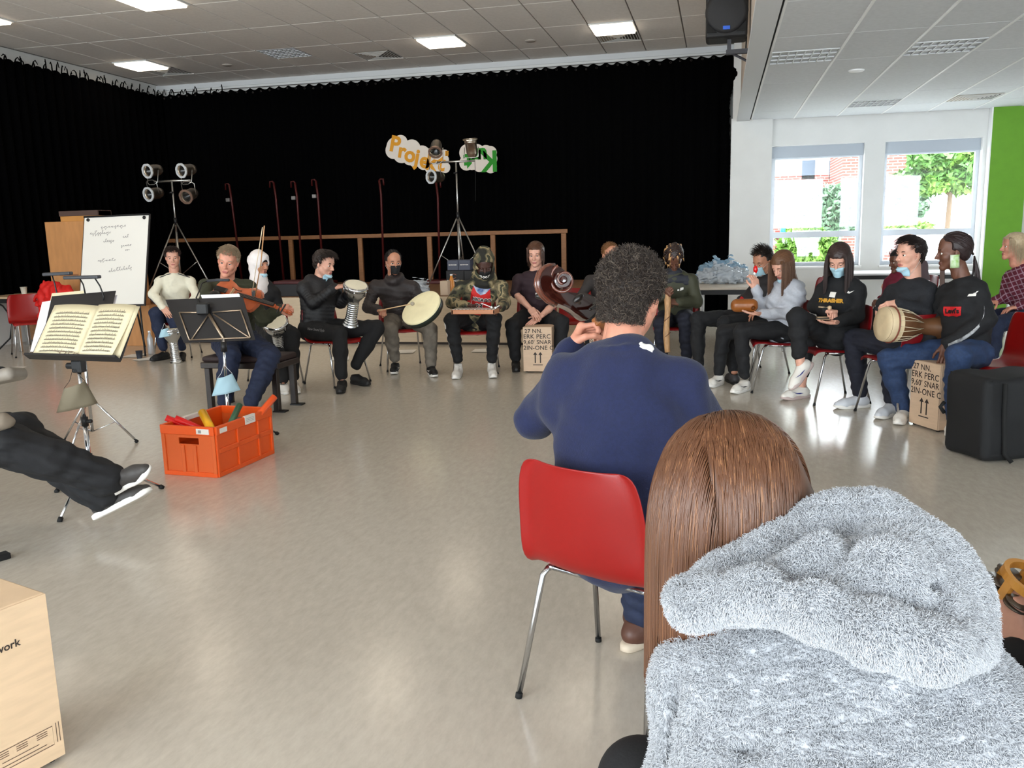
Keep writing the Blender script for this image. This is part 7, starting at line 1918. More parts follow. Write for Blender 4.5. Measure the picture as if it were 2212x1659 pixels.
for k in range(44):
    a = rs.uniform(-2.6, 2.6); el = rs.uniform(0.3, 1.2); v = V(math.sin(a)*math.cos(el), math.cos(a)*math.cos(el), math.sin(el)); p = V(0, -0.013, 0.046) + v*V(0.088, 0.108, 0.095)
    out = V(v[0], v[1], 0); pts = [p, p + out*0.02 + V(0, 0, -0.01), p + out*0.028 + V(0, 0, -0.06), p + out*0.022 + V(rs.gauss(0, 0.006), 0, -0.11 - 0.03*rs.random())]
    pw = [np.array(P['HM'] @ Vector(q)) for q in pts]
    mb = MB(); mb.tube(pw[:3], 0.0065, 6); mb.build('dreadlock', DRK if rs.random() < 0.5 else BLD, ho, True, world=True)
    mb = MB(); mb.tube(pw[2:], 0.0065, 6, r2=0.004); mb.build('dreadlock_tip', BLD, ho, True, world=True)
seat_for(J, 'red plastic chair under the player with dreadlocks')

# masked boy behind the girl in grey
J = res(dict(pel=(1640, 690), neck=(1657, 604, 0), head=(1649, 567, -0.2), sa=(1634, 616, 0.5), sb=(1680, 616, -0.5), ea=(1604, 650, -0.2), wa=(1640, 658, -0.4), eb=(1672, 660, -0.3), wb=(1640, 672, -0.5), ka=(1508, 689), fa=(1508, 790), ta=(1495, 804), kb=(1566, 698), fb=(1586, 802), tb=(1572, 817)), 8.75, 1.02)
report('masked', J)
P = person('boy with a blue mask and black track jacket behind the girl in grey', J, 'tan', look=(-42, 16, 0), eyes='down', top=dict(mat=mat('jacket_black_track', (30, 26, 28), 0.7, bump=0.1, bscale=60), t=0.018, collar=0.016, collar_r=0.068, name='jacket'), legs=dict(mat=BLKC, t=0.008), shoe=dict(mat=mat('shoe_dark_grey', (52, 50, 52), 0.6), sole=SHBK),
           hair=dict(style='quiff', mat=hair_mat('brown_black', (40, 30, 26)), len=0.06, n=800, line=0.08, thick=0.010), hands=dict(b=('relaxed', None, UPV)), seed=20)
face_mask(P, 'up', MBLUE)
mb = MB(); mb.tube([J['ea']*0.75 + J['sa']*0.25 + V(-0.03, -0.045, 0), J['ea'] + V(-0.035, -0.045, -0.01), J['ea']*0.8 + J['wa']*0.2 + V(-0.01, -0.05, -0.03)], 0.026, 8); mb.build('elbow_patch', mat('red_cloth', (206, 26, 22), 0.7), P['top'], True, world=True)
seat_for(J, 'red plastic chair of the masked boy behind the girl in grey', True)
# girl in the grey hoodie
J = res(dict(pel=(1690, 700), neck=(1702, 616, 0), head=(1692, 575, -0.2), sa=(1676, 630, 0.6), sb=(1724, 630, -0.6), ea=(1643, 668, 0.0), wa=(1633, 624, -0.4), eb=(1706, 678, -0.3), wb=(1646, 678, -0.4),
             ka=(1564, 717), fa=(1552, 806), ta=(1530, 834), kb=(1602, 715), fb=(1608, 812), tb=(1583, 847)), 7.85, 0.97)
report('grey', J)
GREYH = mat('hoodie_grey', (176, 178, 186), 0.85, noise=0.05, nscale=60, bump=0.12, bscale=160)
P = person('girl in a light grey hoodie holding a wooden slit drum', J, 'fair', 'f', look=(-42, 26, 0), eyes='down', scale=0.97, top=dict(mat=GREYH, t=0.022, hood=True, cuff=True, fold=0.009, name='hoodie'), legs=dict(mat=BLKC, t=0.004), shoe=dict(mat=SHWH, sole=SOLEW, kind='low', swoosh=SHBK),
           hair=dict(style='long', mat=hair_mat('brown_long', (98, 66, 44)), len=0.30, n=2200, line=0.070, thick=0.015), hands=dict(a=('curved', unit(V(-0.15, -0.1, 1)), unit(V(0.5, -0.8, 0))), b=('flat', unit(V(-0.9, -0.2, 0.05)), DNV)), seed=21)
face_mask(P, 'chin', MBLUE)
seat_for(J, 'dark red chair under the girl in the grey hoodie', True)
# girl in the black hoodie, legs crossed
J = res(dict(pel=(1808, 700), neck=(1816, 610, 0), head=(1813, 562, -0.3), sa=(1780, 620, 0.3), sb=(1854, 620, -0.3), ea=(1760, 660, -0.2), wa=(1785, 672, -0.9), eb=(1852, 682, -0.4), wb=(1808, 696, -0.8),
             ka=(1722, 684), fa=(1729, 788, 0.34), ta=(1706, 818, 0.24), kb=(1748, 700), fb=(1732, 832), ta2=(0, 0), tb=(1690, 860)), 7.42, 1.0)
report('black', J)
P = person('girl in a black hoodie and blue mask with crossed legs', J, 'fair', 'f', look=(-14, 26, 0), eyes='down', top=dict(mat=BLKC, t=0.022, hood=True, cuff=True, name='hoodie'), legs=dict(mat=BLKC, t=0.012, len=0.78), shoe=dict(mat=SHWH, sole=mat('sole_red', (190, 170, 165), 0.5), flat_a=False, swoosh=mat('mark_blue', (40, 50, 120), 0.5)),
           hair=dict(style='long', mat=hair_mat('dark_long', (52, 36, 32)), len=0.38, n=2400, line=0.070, thick=0.015), hands=dict(a=('fist', unit(V(0.6, -0.7, 0)), UPV), b=('flat', unit(V(-0.8, -0.5, 0)), DNV)), seed=22)
face_mask(P, 'up', MBLUE)
YEL = mat('print_yellow', (196, 140, 30), 0.7)
decal('front_print', text_mesh('THRASHER', 0.040, 0.003), J['pel'] + P['up']*0.285 + P['right']*0.03, -P['right'], P['up'], P['top'], YEL, P['top'], 0.006)
decal('chest_mark', poly_mesh([[(-0.018, -0.008), (0.0, -0.013), (0.032, 0.014), (0.0, 0.0), (-0.012, 0.008)]]), J['pel'] + P['up']*0.36 - P['right']*0.10, -P['right'], P['up'], P['top'], SOLEW, P['top'], 0.005)
decal('name_tag', poly_mesh([[(-0.025, -0.02), (0.02, -0.024), (0.026, 0.02), (-0.02, 0.022)]]), J['pel'] + P['up']*0.335 + P['right']*0.02, -P['right'], P['up'], P['top'], STK, P['top'], 0.006)
seat_for(J, 'dark red chair under the girl in the black hoodie', True)
# boy with the djembe
J = res(dict(pel=(1962, 710), neck=(1970, 612, 0), head=(1967, 552, -0.2), sa=(1932, 624, 0.5), sb=(2006, 622, -0.5), ea=(1912, 655, 0.2), wa=(1903, 668, -0.5), eb=(1995, 672, -0.3), wb=(1942, 657, -0.5),
             ka=(1844, 733), fa=(1858, 852), ta=(1802, 878), kb=(1926, 757), fb=(1926, 866), tb=(1893, 902)), 6.85, 1.05)
report('djembe', J)
P = person('boy in a black sweater and white shoes playing the djembe', J, 'fair', look=(-50, -2, 0), top=dict(mat=mat('sweater_black_knit', (24, 25, 30), 0.85, bump=0.3, bscale=90), t=0.022, collar=0.016, w=1.04), legs=dict(mat=NAVYC, t=0.016), shoe=dict(mat=SHGR, sole=SOLEW),
           hair=dict(style='fringe', mat=hair_mat('black_brown', (34, 24, 22)), len=0.07, n=900, line=0.085, thick=0.012), hands=dict(a=('relaxed', unit(V(-0.1, -0.5, -0.8)), TOCAM), b=('curved', unit(V(-0.9, -0.2, -0.1)), UPV+TOCAM)), seed=23)
face_mask(P, 'chin', MBLUE)
seat_for(J, 'dark red chair under the djembe player', True)
# girl with braids
J = res(dict(pel=(2088, 750), neck=(2086, 612, 0), head=(2060, 546, -0.2), sa=(2046, 622, 0.8), sb=(2112, 622, -0.5), ea=(2024, 690, 0.2), wa=(2003, 742, -0.4), eb=(2132, 690, -0.3), wb=(2046, 745, -0.6),
             ka=(1922, 776), fa=(1952, 885), ta=(1938, 915), kb=(2070, 768), fb=(2062, 905), tb=(2052, 940)), 6.52, 1.05)
report('braids', J)
P = person('girl with dark braids and jeans behind the right cajon', J, 'brown', 'f', look=(-78, 3, 0), top=dict(mat=BLKC, t=0.024, cuff=True, w=1.05, name='jacket'), legs=dict(mat=DENIMB, t=0.016), shoe=dict(mat=SHWH, sole=SOLEW),
           hair=dict(style='crop', mat=hair_mat('braids', (40, 26, 26)), len=0.008, n=300, line=0.085, thick=0.012, r=0.003), hands=dict(a=('relaxed', unit(V(-0.15, -0.35, -0.9)), TOCAM), b=('relaxed', unit(V(-0.2, -0.35, -0.9)), TOCAM)), seed=24)
HB = MATS['hair_braids']; rs = random.Random(8); ho = P['hair']
for k in range(46):
    a = rs.uniform(-2.2, 2.2); el = rs.uniform(0.5, 1.45); v = V(math.sin(a)*math.cos(el), math.cos(a)*math.cos(el), math.sin(el)); p = V(0, -0.013, 0.046) + v*V(0.089, 0.109, 0.096)
    knot = V(0.0, -0.125, -0.02); pts = []
    for s in np.linspace(0, 1, 8):
        q = p*(1-s) + knot*s; e = (q - V(0, -0.013, 0.046))/V(0.09, 0.11, 0.097); r = np.linalg.norm(e); q = V(0, -0.013, 0.046) + e/max(r, 1e-6)*V(0.09, 0.11, 0.097)*max(r, 1.0); pts.append(np.array(P['HM'] @ Vector(q)))
    mb = MB(); mb.tube(pts, [0.0052 + 0.0012*(i % 2) for i in range(8)], 6); mb.build('braid', HB, ho, True, world=True)
kn = V(0.0, -0.13, -0.03)
for k in range(22):
    d0 = V(rs.gauss(0, 0.03), rs.gauss(-0.02, 0.02), 0); pts = [np.array(P['HM'] @ Vector(kn + d0*s + V(0, -0.01*math.sin(3*s), -0.26*s))) for s in np.linspace(0, 1, 8)]
    mb = MB(); mb.tube(pts, [0.0052 + 0.0012*(i % 2) for i in range(8)], 6); mb.build('braid', HB, ho, True, world=True)
for k in range(6):
    pts = [np.array(P['HM'] @ Vector((0.072 + 0.006*k*0.5, 0.045 + 0.004*k, 0.06 - 0.42*s - 0.0))) for s in np.linspace(0, 1, 9)]
    mb = MB(); mb.tube(pts, 0.005, 6); mb.build('braid', hair_mat('braid_brown', (74, 50, 40)), ho, True, world=True)
m_ = local(P, -0.083, 0.01, -0.055); mb = MB(); P_ = np.array([[m_ + P['hf']*(u*0.028) + P['hu']*(v*0.045) - P['hr']*0.006*(1-u*u) for v in np.linspace(-1, 1, 5)] for u in np.linspace(-1, 1, 5)]); mb.grid(P_); o = mb.build('face_mask', mat('mask_green_white', (214, 222, 206), 0.7, col2=(128, 176, 60), nscale=22), P['root'], True, world=True); md = o.modifiers.new('thickness', 'SOLIDIFY'); md.thickness = 0.003
LEV = mat('print_red', (196, 20, 26), 0.6)
decal('shirt_print', poly_mesh([[(-0.062, -0.03), (-0.03, -0.036), (0.0, -0.033), (0.03, -0.038), (0.06, -0.03), (0.065, 0.03), (-0.065, 0.033)]]), J['pel'] + P['up']*0.29 + P['fwd']*0.1 - P['right']*0.0, np.cross(P['up'], unit(P['fwd']*0.75 - P['right']*0.5)), P['up'], P['top'], LEV, P['top'], 0.005)
decal('shirt_lettering', text_mesh("Levi's", 0.046, 0.002), J['pel'] + P['up']*0.29 + P['fwd']*0.1, np.cross(P['up'], unit(P['fwd']*0.75 - P['right']*0.5)), P['up'], P['top'], SHBK, P['top'], 0.009)
lf = -P['right']
cat_ = [[(-0.036, -0.013), (0.018, -0.013), (0.021, 0.003), (-0.027, 0.003)], [(-0.002, 0.005), (0.016, 0.003), (0.034, 0.02), (0.022, 0.018), (0.016, 0.011)]]
xx = np.cross(P['up'], unit(lf*0.55 + P['fwd']*0.8)); decal('chest_mark', poly_mesh(cat_), J['pel'] + P['up']*0.40 + lf*0.09, xx, P['up'], P['top'], SOLEW, P['top'], 0.004)
mb = MB(); so_ = unit(np.cross(unit(J['wb']-J['eb']), UPV)); so_ = so_ if np.dot(so_, CAM - J['eb']) > 0 else -so_
TAPE = mat('sleeve_tape', (60, 60, 64), 0.7, col2=(190, 190, 192), nscale=26)
mb = MB(); mb.grid(np.array([[p + w_*V(0, 0, 0.014) for w_ in (-1, 1)] for p in [((J['sb']*0.45 + J['eb']*0.55)*(1-q)**2 + (J['eb'] + DNV*0.02)*2*q*(1-q) + J['wb']*q*q + so_*(0.084 - 0.026*q) + DNV*0.02*math.sin(math.pi*q)) for q in np.linspace(0, 1, 12)]])); o = mb.build('sleeve_tape', TAPE, P['top'], True, world=True); md = o.modifiers.new('thickness', 'SOLIDIFY'); md.thickness = 0.004
cb = chair(float(J['pel'][0]) + 0.22, float(J['pel'][1]) + 0.10, -0.95, -0.3, 'orange red chair back beside the girl with braids')
# woman in the plaid shirt at the right edge
J = res(dict(pel=(2228, 680), neck=(2212, 580, 0), head=(2190, 534, -0.2), sa=(2182, 592, 0.5), sb=(2240, 592, -0.5), ea=(2172, 642, -0.2), wa=(2150, 650, -0.5), eb=(2260, 650, -0.3), wb=(2200, 662, -0.5), ka=(2110, 690), kb=(2150, 700), fa=(2100, 780), fb=(2140, 800)), 9.0, 1.0)
report('plaid', J)
def plaid():
    m = bpy.data.materials.new('plaid_cloth'); m.use_nodes = True; nt = m.node_tree; b = nt.nodes['Principled BSDF']; tc = nt.nodes.new('ShaderNodeTexCoord'); out = None
    for ax_, sc in (('X', 46), ('Z', 46)):
        w = nt.nodes.new('ShaderNodeTexWave'); w.bands_direction = ax_; w.inputs['Scale'].default_value = sc/6.0; w.inputs['Distortion'].default_value = 0.6
        mp_ = nt.nodes.new('ShaderNodeMapping'); mp_.inputs['Rotation'].default_value = (0, 0.5, 0.3); nt.links.new(tc.outputs['Object'], mp_.inputs['Vector']); nt.links.new(mp_.outputs['Vector'], w.inputs['Vector'])
        r = nt.nodes.new('ShaderNodeValToRGB'); r.color_ramp.elements[0].position = 0.86; r.color_ramp.elements[1].position = 0.97; nt.links.new(w.outputs['Fac'], r.inputs['Fac']); 
        if out is None: out = r.outputs['Color']
        else:
            mx = nt.nodes.new('ShaderNodeMix'); mx.data_type = 'RGBA'; mx.blend_type = 'LIGHTEN'; mx.inputs[0].default_value = 1.0; nt.links.new(out, mx.inputs[6]); nt.links.new(r.outputs['Color'], mx.inputs[7]); out = mx.outputs[2]
    mx = nt.nodes.new('ShaderNodeMix'); mx.data_type = 'RGBA'; mx.inputs[6].default_value = srgb(92, 22, 42); mx.inputs[7].default_value = srgb(150, 120, 134); nt.links.new(out, mx.inputs[0]); nt.links.new(mx.outputs[2], b.inputs['Base Color']); b.inputs['Roughness'].default_value = 0.85
    MATS['plaid_cloth'] = m; return m
P = person('older blond woman in a red plaid shirt at the right edge', J, 'rosy', 'f', look=(-68, -4, 0), top=dict(mat=plaid(), t=0.022, collar=0.014, name='shirt'), legs=dict(mat=DENIM), hair=dict(style='parted', mat=hair_mat('grey_blond', (186, 164, 132)), len=0.14, n=1000, line=0.08, thick=0.014), hands=dict(a=('relaxed', None, UPV), b=('relaxed', None, UPV)), seed=25)
chair(float(J['pel'][0]), float(J['pel'][1]), -0.95, -0.1, 'red chair under the woman in the plaid shirt', True)
# two people at the tables by the window, mostly hidden
for (hx, hy, Yp, sk_, st, hm, lab, tm, sd_) in ((1962, 528, 11.6, 'rosy', None, None, 'bald person sitting at the window table behind the djembe player', (96, 80, 84), 31), (1942, 566, 10.6, 'brown', 'curly', hair_mat('curly_black', (26, 22, 22)), 'dark haired person in a wine red top beside the window table', (110, 20, 44), 32)):
    J = res(dict(pel=(hx+8, 660), neck=(hx+6, hy+30, 0), head=(hx, hy, -0.2), sa=(hx-20, hy+38, 0.4), sb=(hx+30, hy+38, -0.4), ea=(hx-28, hy+75, -0.2), wa=(hx-40, hy+80, -0.4), eb=(hx+36, hy+78, -0.2), wb=(hx+2, hy+86, -0.5), ka=(hx-45, 675), kb=(hx-35, 690), fa=(hx-50, 735), fb=(hx-40, 742)), Yp, 0.96)
    P = person(lab, J, sk_, 'f' if st else 'm', look=(-60, 5, 0), top=dict(mat=mat('cloth_%d' % sd_, tm, 0.85), t=0.016), legs=dict(mat=BLKC), hair=dict(style=st, mat=hm, len=0.06, n=600, line=0.08, thick=0.02) if st else None, hands=dict(a=('relaxed', None, UPV), b=('relaxed', None, UPV)), seed=sd_)
    chair(float(J['pel'][0]), float(J['pel'][1]), -0.95, -0.1, 'dark red chair of the ' + ('bald person' if not st else 'dark haired person') + ' near the window', True)
chair(1.30, 11.2, -0.35, -0.93, 'dark red empty chair between the girl in grey and the girl in black', True)
chair(1.42, 11.75, -0.35, -0.93, 'second dark red empty chair standing behind the first', True)
# ------------------------------------------------------------------ foreground: cellist
def C(px, py, dist): return CAM + ray(px, py)*dist
J = {}
J['pel'] = V(-0.27, 2.47, 0.54)
J['neck'] = on_sphere(1343, 766, J['pel'], 0.53, 0.2)
J['head'] = on_sphere(1362, 648, J['neck'], 0.225, 0.6)
J['sa'] = on_sphere(1222, 812, J['neck'], 0.19, 0.9); J['sb'] = on_sphere(1478, 822, J['neck'], 0.19, -0.9)
J['ea'] = on_sphere(1158, 905, J['sa'], 0.30, 0.7); J['wa'] = on_sphere(1236, 757, J['ea'], 0.27, 0.6)
J['eb'] = on_sphere(1535, 925, J['sb'], 0.30, 0.5); J['wb'] = on_sphere(1500, 1010, J['eb'], 0.27, 0.9)
rt = unit(V(*(J['sb'] - J['sa'])[:2], 0)); J['ha'], J['hb'] = J['pel'] - rt*0.09, J['pel'] + rt*0.09
cf = V(0.42, 0.907, 0)
J['fb'] = atz(1382, 1338, 0.09); J['tb'] = J['fb'] + cf*0.2 + V(0.02, 0, -0.07); J['kb'] = V(J['fb'][0] + 0.02, J['fb'][1] - 0.03, 0.50)
J['ka'] = J['ha'] + unit(cf - rt*0.25)*0.44; J['ka'][2] = 0.52; J['fa'] = V(J['ka'][0] + 0.02, J['ka'][1] + 0.05, 0.09); J['ta'] = J['fa'] + cf*0.2 - V(0, 0, 0.07)
report('cello', J)
XT = [(J['sa'] + V(0, 0, -0.10), J['sb'] + V(0, 0, -0.10), 0.085, 0.085), ((J['sa'] + J['sb'])/2 + V(0, 0, -0.05), J['pel'] + V(0, 0, 0.15), 0.12, 0.14)]
NAVY = mat('sweater_navy', (20, 28, 64), 0.9, noise=0.10, nscale=90, bump=0.25, bscale=260, sheen=0.1)
HG = hair_mat('curly_grey', (50, 41, 36), 0.5)
d_h = unit(V(0.35, 0.45, 0.75))
P18 = P = person('man with curly grey hair in a navy sweater playing the cello', J, 'rosy', a_is='L', look=(-20, 8, -4), scale=1.06, hh=0.0026, top=dict(mat=NAVY, t=0.022, h=0.0065, fold=0.005, ff=22, cuff=True, w=1.14, collar=0.011, collar_r=0.075, extra=XT), legs=dict(mat=DENIM, t=0.016),
                 shoe=dict(mat=mat('shoe_brown', (86, 54, 42), 0.5), sole=mat('sole_cream', (206, 190, 170), 0.6), kind='low'), hands=dict(a=('grip', d_h, unit(V(-0.85, 0.25, 0.3)))), seed=40)
cap = hair_cap('curly', 0.072, 0.007); cap.transform(P['HM']); ho = link_world('hair', cap, HG, P['root'])
rs = random.Random(5); A = np.array(P['HM'])
def curls(n, seed, r0):
    rs = random.Random(seed); out = []
    while len(out) < n:
        v = unit(np.array([rs.gauss(0, 1), rs.gauss(0, 1), rs.gauss(0, 1)])); p = np.array([0, -0.013, 0.046]) + v*np.array([0.080, 0.100, 0.088])
        if rs.random() < 0.16:
            a0 = rs.uniform(math.pi*1.06, math.pi*1.94); p = np.array([0, -0.050, -0.010]) + np.array([0.067*math.cos(a0), 0.055*math.sin(a0), rs.uniform(-0.055, 0.03)]); v = unit(np.array([math.cos(a0), math.sin(a0), -0.4]))
        elif not scalp_ok(p, 0.07) or (p[2] < -0.045): continue
        nrm = unit(v/np.array([0.082, 0.102, 0.09])); L = (0.010 + 0.014*max(0, min(1, (p[2] + 0.04)/0.12)))*rs.uniform(0.75, 1.35)
        dr = unit(nrm + np.array([rs.gauss(0, 0.45), rs.gauss(0, 0.45), rs.gauss(0, 0.4) - 0.1])); u = unit(np.cross(dr, (0.3, 0.5, 0.8))); w = np.cross(dr, u); ph = rs.uniform(0, 6.28); tw = rs.choice((-1, 1))*rs.uniform(4.5, 8.5); cr = rs.uniform(0.004, 0.008)
        out.append(np.array([p + dr*L*s + (u*math.cos(ph + tw*s) + w*math.sin(ph + tw*s))*cr*min(1, 3*s) - (u*math.cos(ph))*0.0 for s in np.linspace(0, 1, 12)]) @ A[:3, :3].T + A[:3, 3])
    return out
so = strands('curl', curls(6500, 3, 1), 0.0008, HG, ho, 0.5); so['kind'] = 'stuff'
so = strands('curl_silver', curls(1100, 9, 1), 0.0007, hair_mat('curly_silver', (104, 92, 80), 0.45), ho, 0.5); so['kind'] = 'stuff'
f = Field(0.004); n0 = J['neck'] - P['up']*0.012
f.ell(n0 + P['right']*0.060 - P['fwd']*0.050 + P['up']*0.026, (0.042, 0.020, 0.020), np.array([P['right'], P['fwd'], P['up']]), k=0.01)
link_world('shirt_collar', f.mesh('collar', warp=folds(0.003, 120, 2)), SOLEW, P['root'])
# cello
CV = mat('cello_varnish', (46, 14, 9), 0.16, noise=0.2, nscale=14, coat=0.7); CVL = mat('cello_neck_maple', (156, 96, 54), 0.3, noise=0.1, nscale=20, coat=0.3); CVE = mat('cello_scroll_edge', (96, 52, 38), 0.2, noise=0.2, nscale=30, coat=0.6)
ct = empty('cello', (-0.1, 3.1, 0), 0, 'dark red brown cello with its scroll beside the head of the cellist', 'cello')
ol = [(240, 470), (250, 380), (290, 260), (360, 170), (440, 125), (560, 118), (660, 150), (740, 220), (790, 320), (800, 430), (780, 500), (720, 560), (640, 590), (610, 620), (650, 650), (800, 655), (960, 665), (1100, 720), (1240, 840), (1390, 960), (1400, 1010), (1330, 1060), (1230, 1190), (1180, 1215), (1090, 1180), (960, 1060), (800, 960), (600, 880), (450, 800), (340, 690), (270, 580)]
pts = [(1140 + x/9.22, 560 + y/9.22) for x, y in ol]; D0 = 2.80
near = [C(x, y, D0 + 0.0012*(x - 1200)) for x, y in pts]; ext = FWD*0.055 - RIGHT*0.016
mb = MB(); a = [mb.bm.verts.new(tuple(p)) for p in near]; b = [mb.bm.verts.new(tuple(p + ext)) for p in near]; n = len(a)
fa = mb.bm.faces.new(a); fb = mb.bm.faces.new(list(reversed(b)))
for k in range(n): mb.bm.faces.new((a[k], b[k], b[(k+1) % n], a[(k+1) % n]))
bmesh.ops.bevel(mb.bm, geom=[e for e in mb.bm.edges if len(e.link_faces) == 2 and ({fa, fb} & set(e.link_faces))], offset=0.003, segments=2, affect='EDGES', profile=0.5)
mb.build('pegbox', CV, ct, world=True, auto=35)
oc = [(235, 480), (240, 380), (280, 255), (350, 160), (440, 112), (560, 106)]
for off in (0.014, 0.036):
    mb = MB(); mb.tube([C(1140 + x/9.22, 560 + y/9.22, D0 + 0.0012*(x/9.22 - 60)) + ext*(off/0.055) for x, y in [(600, 890), (450, 812), (335, 700), (265, 585)] + oc], 0.0075, 8); mb.build('scroll_ridge', CVE, ct, True, world=True)
ec = C(1217, 605, D0 - 0.004); Mv = frame_matrix(ec, RIGHT, DOWN, -FWD)
mb = MB(); mb.lathe([(0.030, -0.012), (0.029, 0.004), (0.024, 0.006), (0.023, 0.0), (0.013, 0.0), (0.012, 0.012), (0.009, 0.016), (0.001, 0.017)], 28, M=Mv); mb.build('volute', CV, ct, world=True, auto=40)
sp = [C(1217 + (4 + 2.6*a)*math.cos(a*1.0 + 0.4)*1.0, 605 + (4 + 2.9*a)*math.sin(a + 0.4), D0 - 0.006) for a in np.linspace(1.2, 10.2, 40)]
mb = MB(); mb.tube(sp, 0.0035, 6, r2=0.0055); mb.build('spiral_edge', CVE, ct, True, world=True)
f = Field(0.003); pk = C(1249, 645, D0 - 0.05); f.ell(pk, (0.021, 0.011, 0.014), np.array([unit(RIGHT*0.75 - DOWN*0.65), unit(RIGHT*0.65 + DOWN*0.75), FWD]), k=0.004); f.cone(pk, C(1252, 655, D0), 0.008, 0.006, k=0.006); link_world('peg', f.mesh('peg'), EBON, ct)
f = Field(0.003); pk = C(1168, 640, D0 + 0.11); f.ell(pk, (0.02, 0.011, 0.014), np.array([RIGHT, DOWN, FWD]), k=0.004); f.cone(pk, C(1190, 640, D0 + 0.05), 0.007, 0.006, k=0.006); link_world('peg', f.mesh('peg'), EBON, ct)
f = Field(0.003); pk = C(1290, 660, D0 + 0.10); f.ell(pk, (0.02, 0.011, 0.014), np.array([RIGHT, DOWN, FWD]), k=0.004); f.cone(pk, C(1275, 668, D0 + 0.05), 0.007, 0.006, k=0.006); link_world('peg', f.mesh('peg'), EBON, ct)
nk0, nk1 = C(1290, 690, D0 + 0.03), C(1395, 880, D0 + 0.40)
na = unit(nk1 - nk0); ns = unit(np.cross(na, FWD)); nf = np.cross(ns, na)
NM = frame_matrix(nk0, na, ns, nf); Ln = float(np.linalg.norm(nk1 - nk0))
upn = 1 if np.dot(ns, RIGHT) > 0 else -1
mb = MB(); mb.box((0.0, -0.018, -0.02), (Ln, 0.018, 0.02), M=NM, bev=0.008, seg=2); mb.build('neck', CVL, ct, world=True)
mb = MB(); mb.box((-0.03, upn*0.016 if upn > 0 else -0.026, -0.022), (Ln+0.2, upn*0.026 if upn > 0 else -0.016, 0.022), M=NM); mb.build('fingerboard', EBON, ct, world=True)
BM = frame_matrix(nk1, na, nf, ns*upn); oc = []
for s in np.linspace(0, 1, 25):
    w = np.interp(s, [0, 0.02, 0.08, 0.2, 0.36, 0.44, 0.50, 0.56, 0.64, 0.78, 0.90, 0.97, 1.0], [0.03, 0.10, 0.15, 0.17, 0.145, 0.12, 0.115, 0.12, 0.15, 0.21, 0.215, 0.16, 0.04]); oc.append((s*0.62, w))
mb = MB(); mb.prism([(a_, b_) for a_, b_ in oc] + [(a_, -b_) for a_, b_ in reversed(oc)], -0.11, 0.0, M=BM); mb.build('body', CV, ct, world=True)
e0 = np.array(BM @ Vector((0.62, 0, -0.05))); e1 = e0 + na*((e0[2])/(-na[2]) if na[2] < 0 else 0.2); mb = MB(); mb.tube([e0, e1], 0.005, 8); mb.build('end_pin', STEEL, ct, True, world=True)

# ------------------------------------------------------------------ girl in the fluffy jacket, close to the camera
FURM = mat('plush_grey', (186, 188, 193), 0.95, noise=0.06, nscale=30)
gb = C(1850, 1850, 1.05)
gp = empty('person', (gb[0], gb[1], 0), 0, 'girl with long brown hair in a pale grey fluffy hooded jacket, seen from behind', 'person')
hc = C(1588, 1092, 1.30); fdir = unit(-RIGHT*0.80 + FWD*0.45 + V(0, 0, -0.55)); ur = unit(V(0, 0, 1) - fdir*fdir[2]); hr_ = np.cross(fdir, ur)
HM = frame_matrix(hc, hr_, fdir, ur)
f = Field(0.008); nkp = C(1700, 1230, 1.26); chp = C(1800, 1500, 1.26); plv = C(1880, 1950, 1.25)
f.cone(hc + (nkp - hc)*0.3, nkp, 0.05, 0.055, k=0.03); f.cone(nkp, chp, 0.06, 0.09, k=0.05); f.cone(chp, plv, 0.09, 0.11, k=0.05)
shl, shr = C(1540, 1490, 1.26), C(2070, 1590, 1.14); ell_, elr = C(1490, 1720, 1.30), C(2220, 1860, 1.14); wll, wrr = C(1330, 1880, 1.45), C(2100, 2050, 1.35)
for a_, b_, r1, r2 in ((chp, shl, 0.06, 0.04), (chp, shr, 0.06, 0.04), (shl, ell_, 0.045, 0.04), (shr, elr, 0.045, 0.04), (ell_, wll, 0.04, 0.028), (elr, wrr, 0.04, 0.028)): f.cone(a_, b_, r1, r2, k=0.03)
kl, kr = C(1385, 1690, 1.50), C(1600, 1900, 1.55); hl, hr2_ = plv + V(-0.09, 0, 0), plv + V(0.09, 0, 0)
f.cone(hl, kl, 0.08, 0.055, k=0.03); f.cone(hr2_, kr, 0.08, 0.055, k=0.03); f.cone(kl, V(kl[0], kl[1]+0.05, 0.05), 0.05, 0.035, k=0.02); f.cone(kr, V(kr[0], kr[1]+0.05, 0.05), 0.05, 0.035, k=0.02)
body = link_world('body', join_meshes('body', [(f.mesh('b'), None, 0), (build_head('f', 'down'), HM, 0)]), [SKIN['fair'], LIP['fair'], EYE_WHITE, IRIS, mat('hair_girl_brown', (92, 58, 38), 0.34, spec=0.5)], gp)
f = Field(0.0085); f.cone(hl, kl, 0.10, 0.075, k=0.03); f.cone(hr2_, kr, 0.10, 0.075, k=0.03); f.cone(kl, V(kl[0], kl[1]+0.05, 0.06), 0.07, 0.05, k=0.02); f.cone(kr, V(kr[0], kr[1]+0.05, 0.06), 0.07, 0.05, k=0.02)
link_world('trousers', f.mesh('tr'), BLKC, gp)
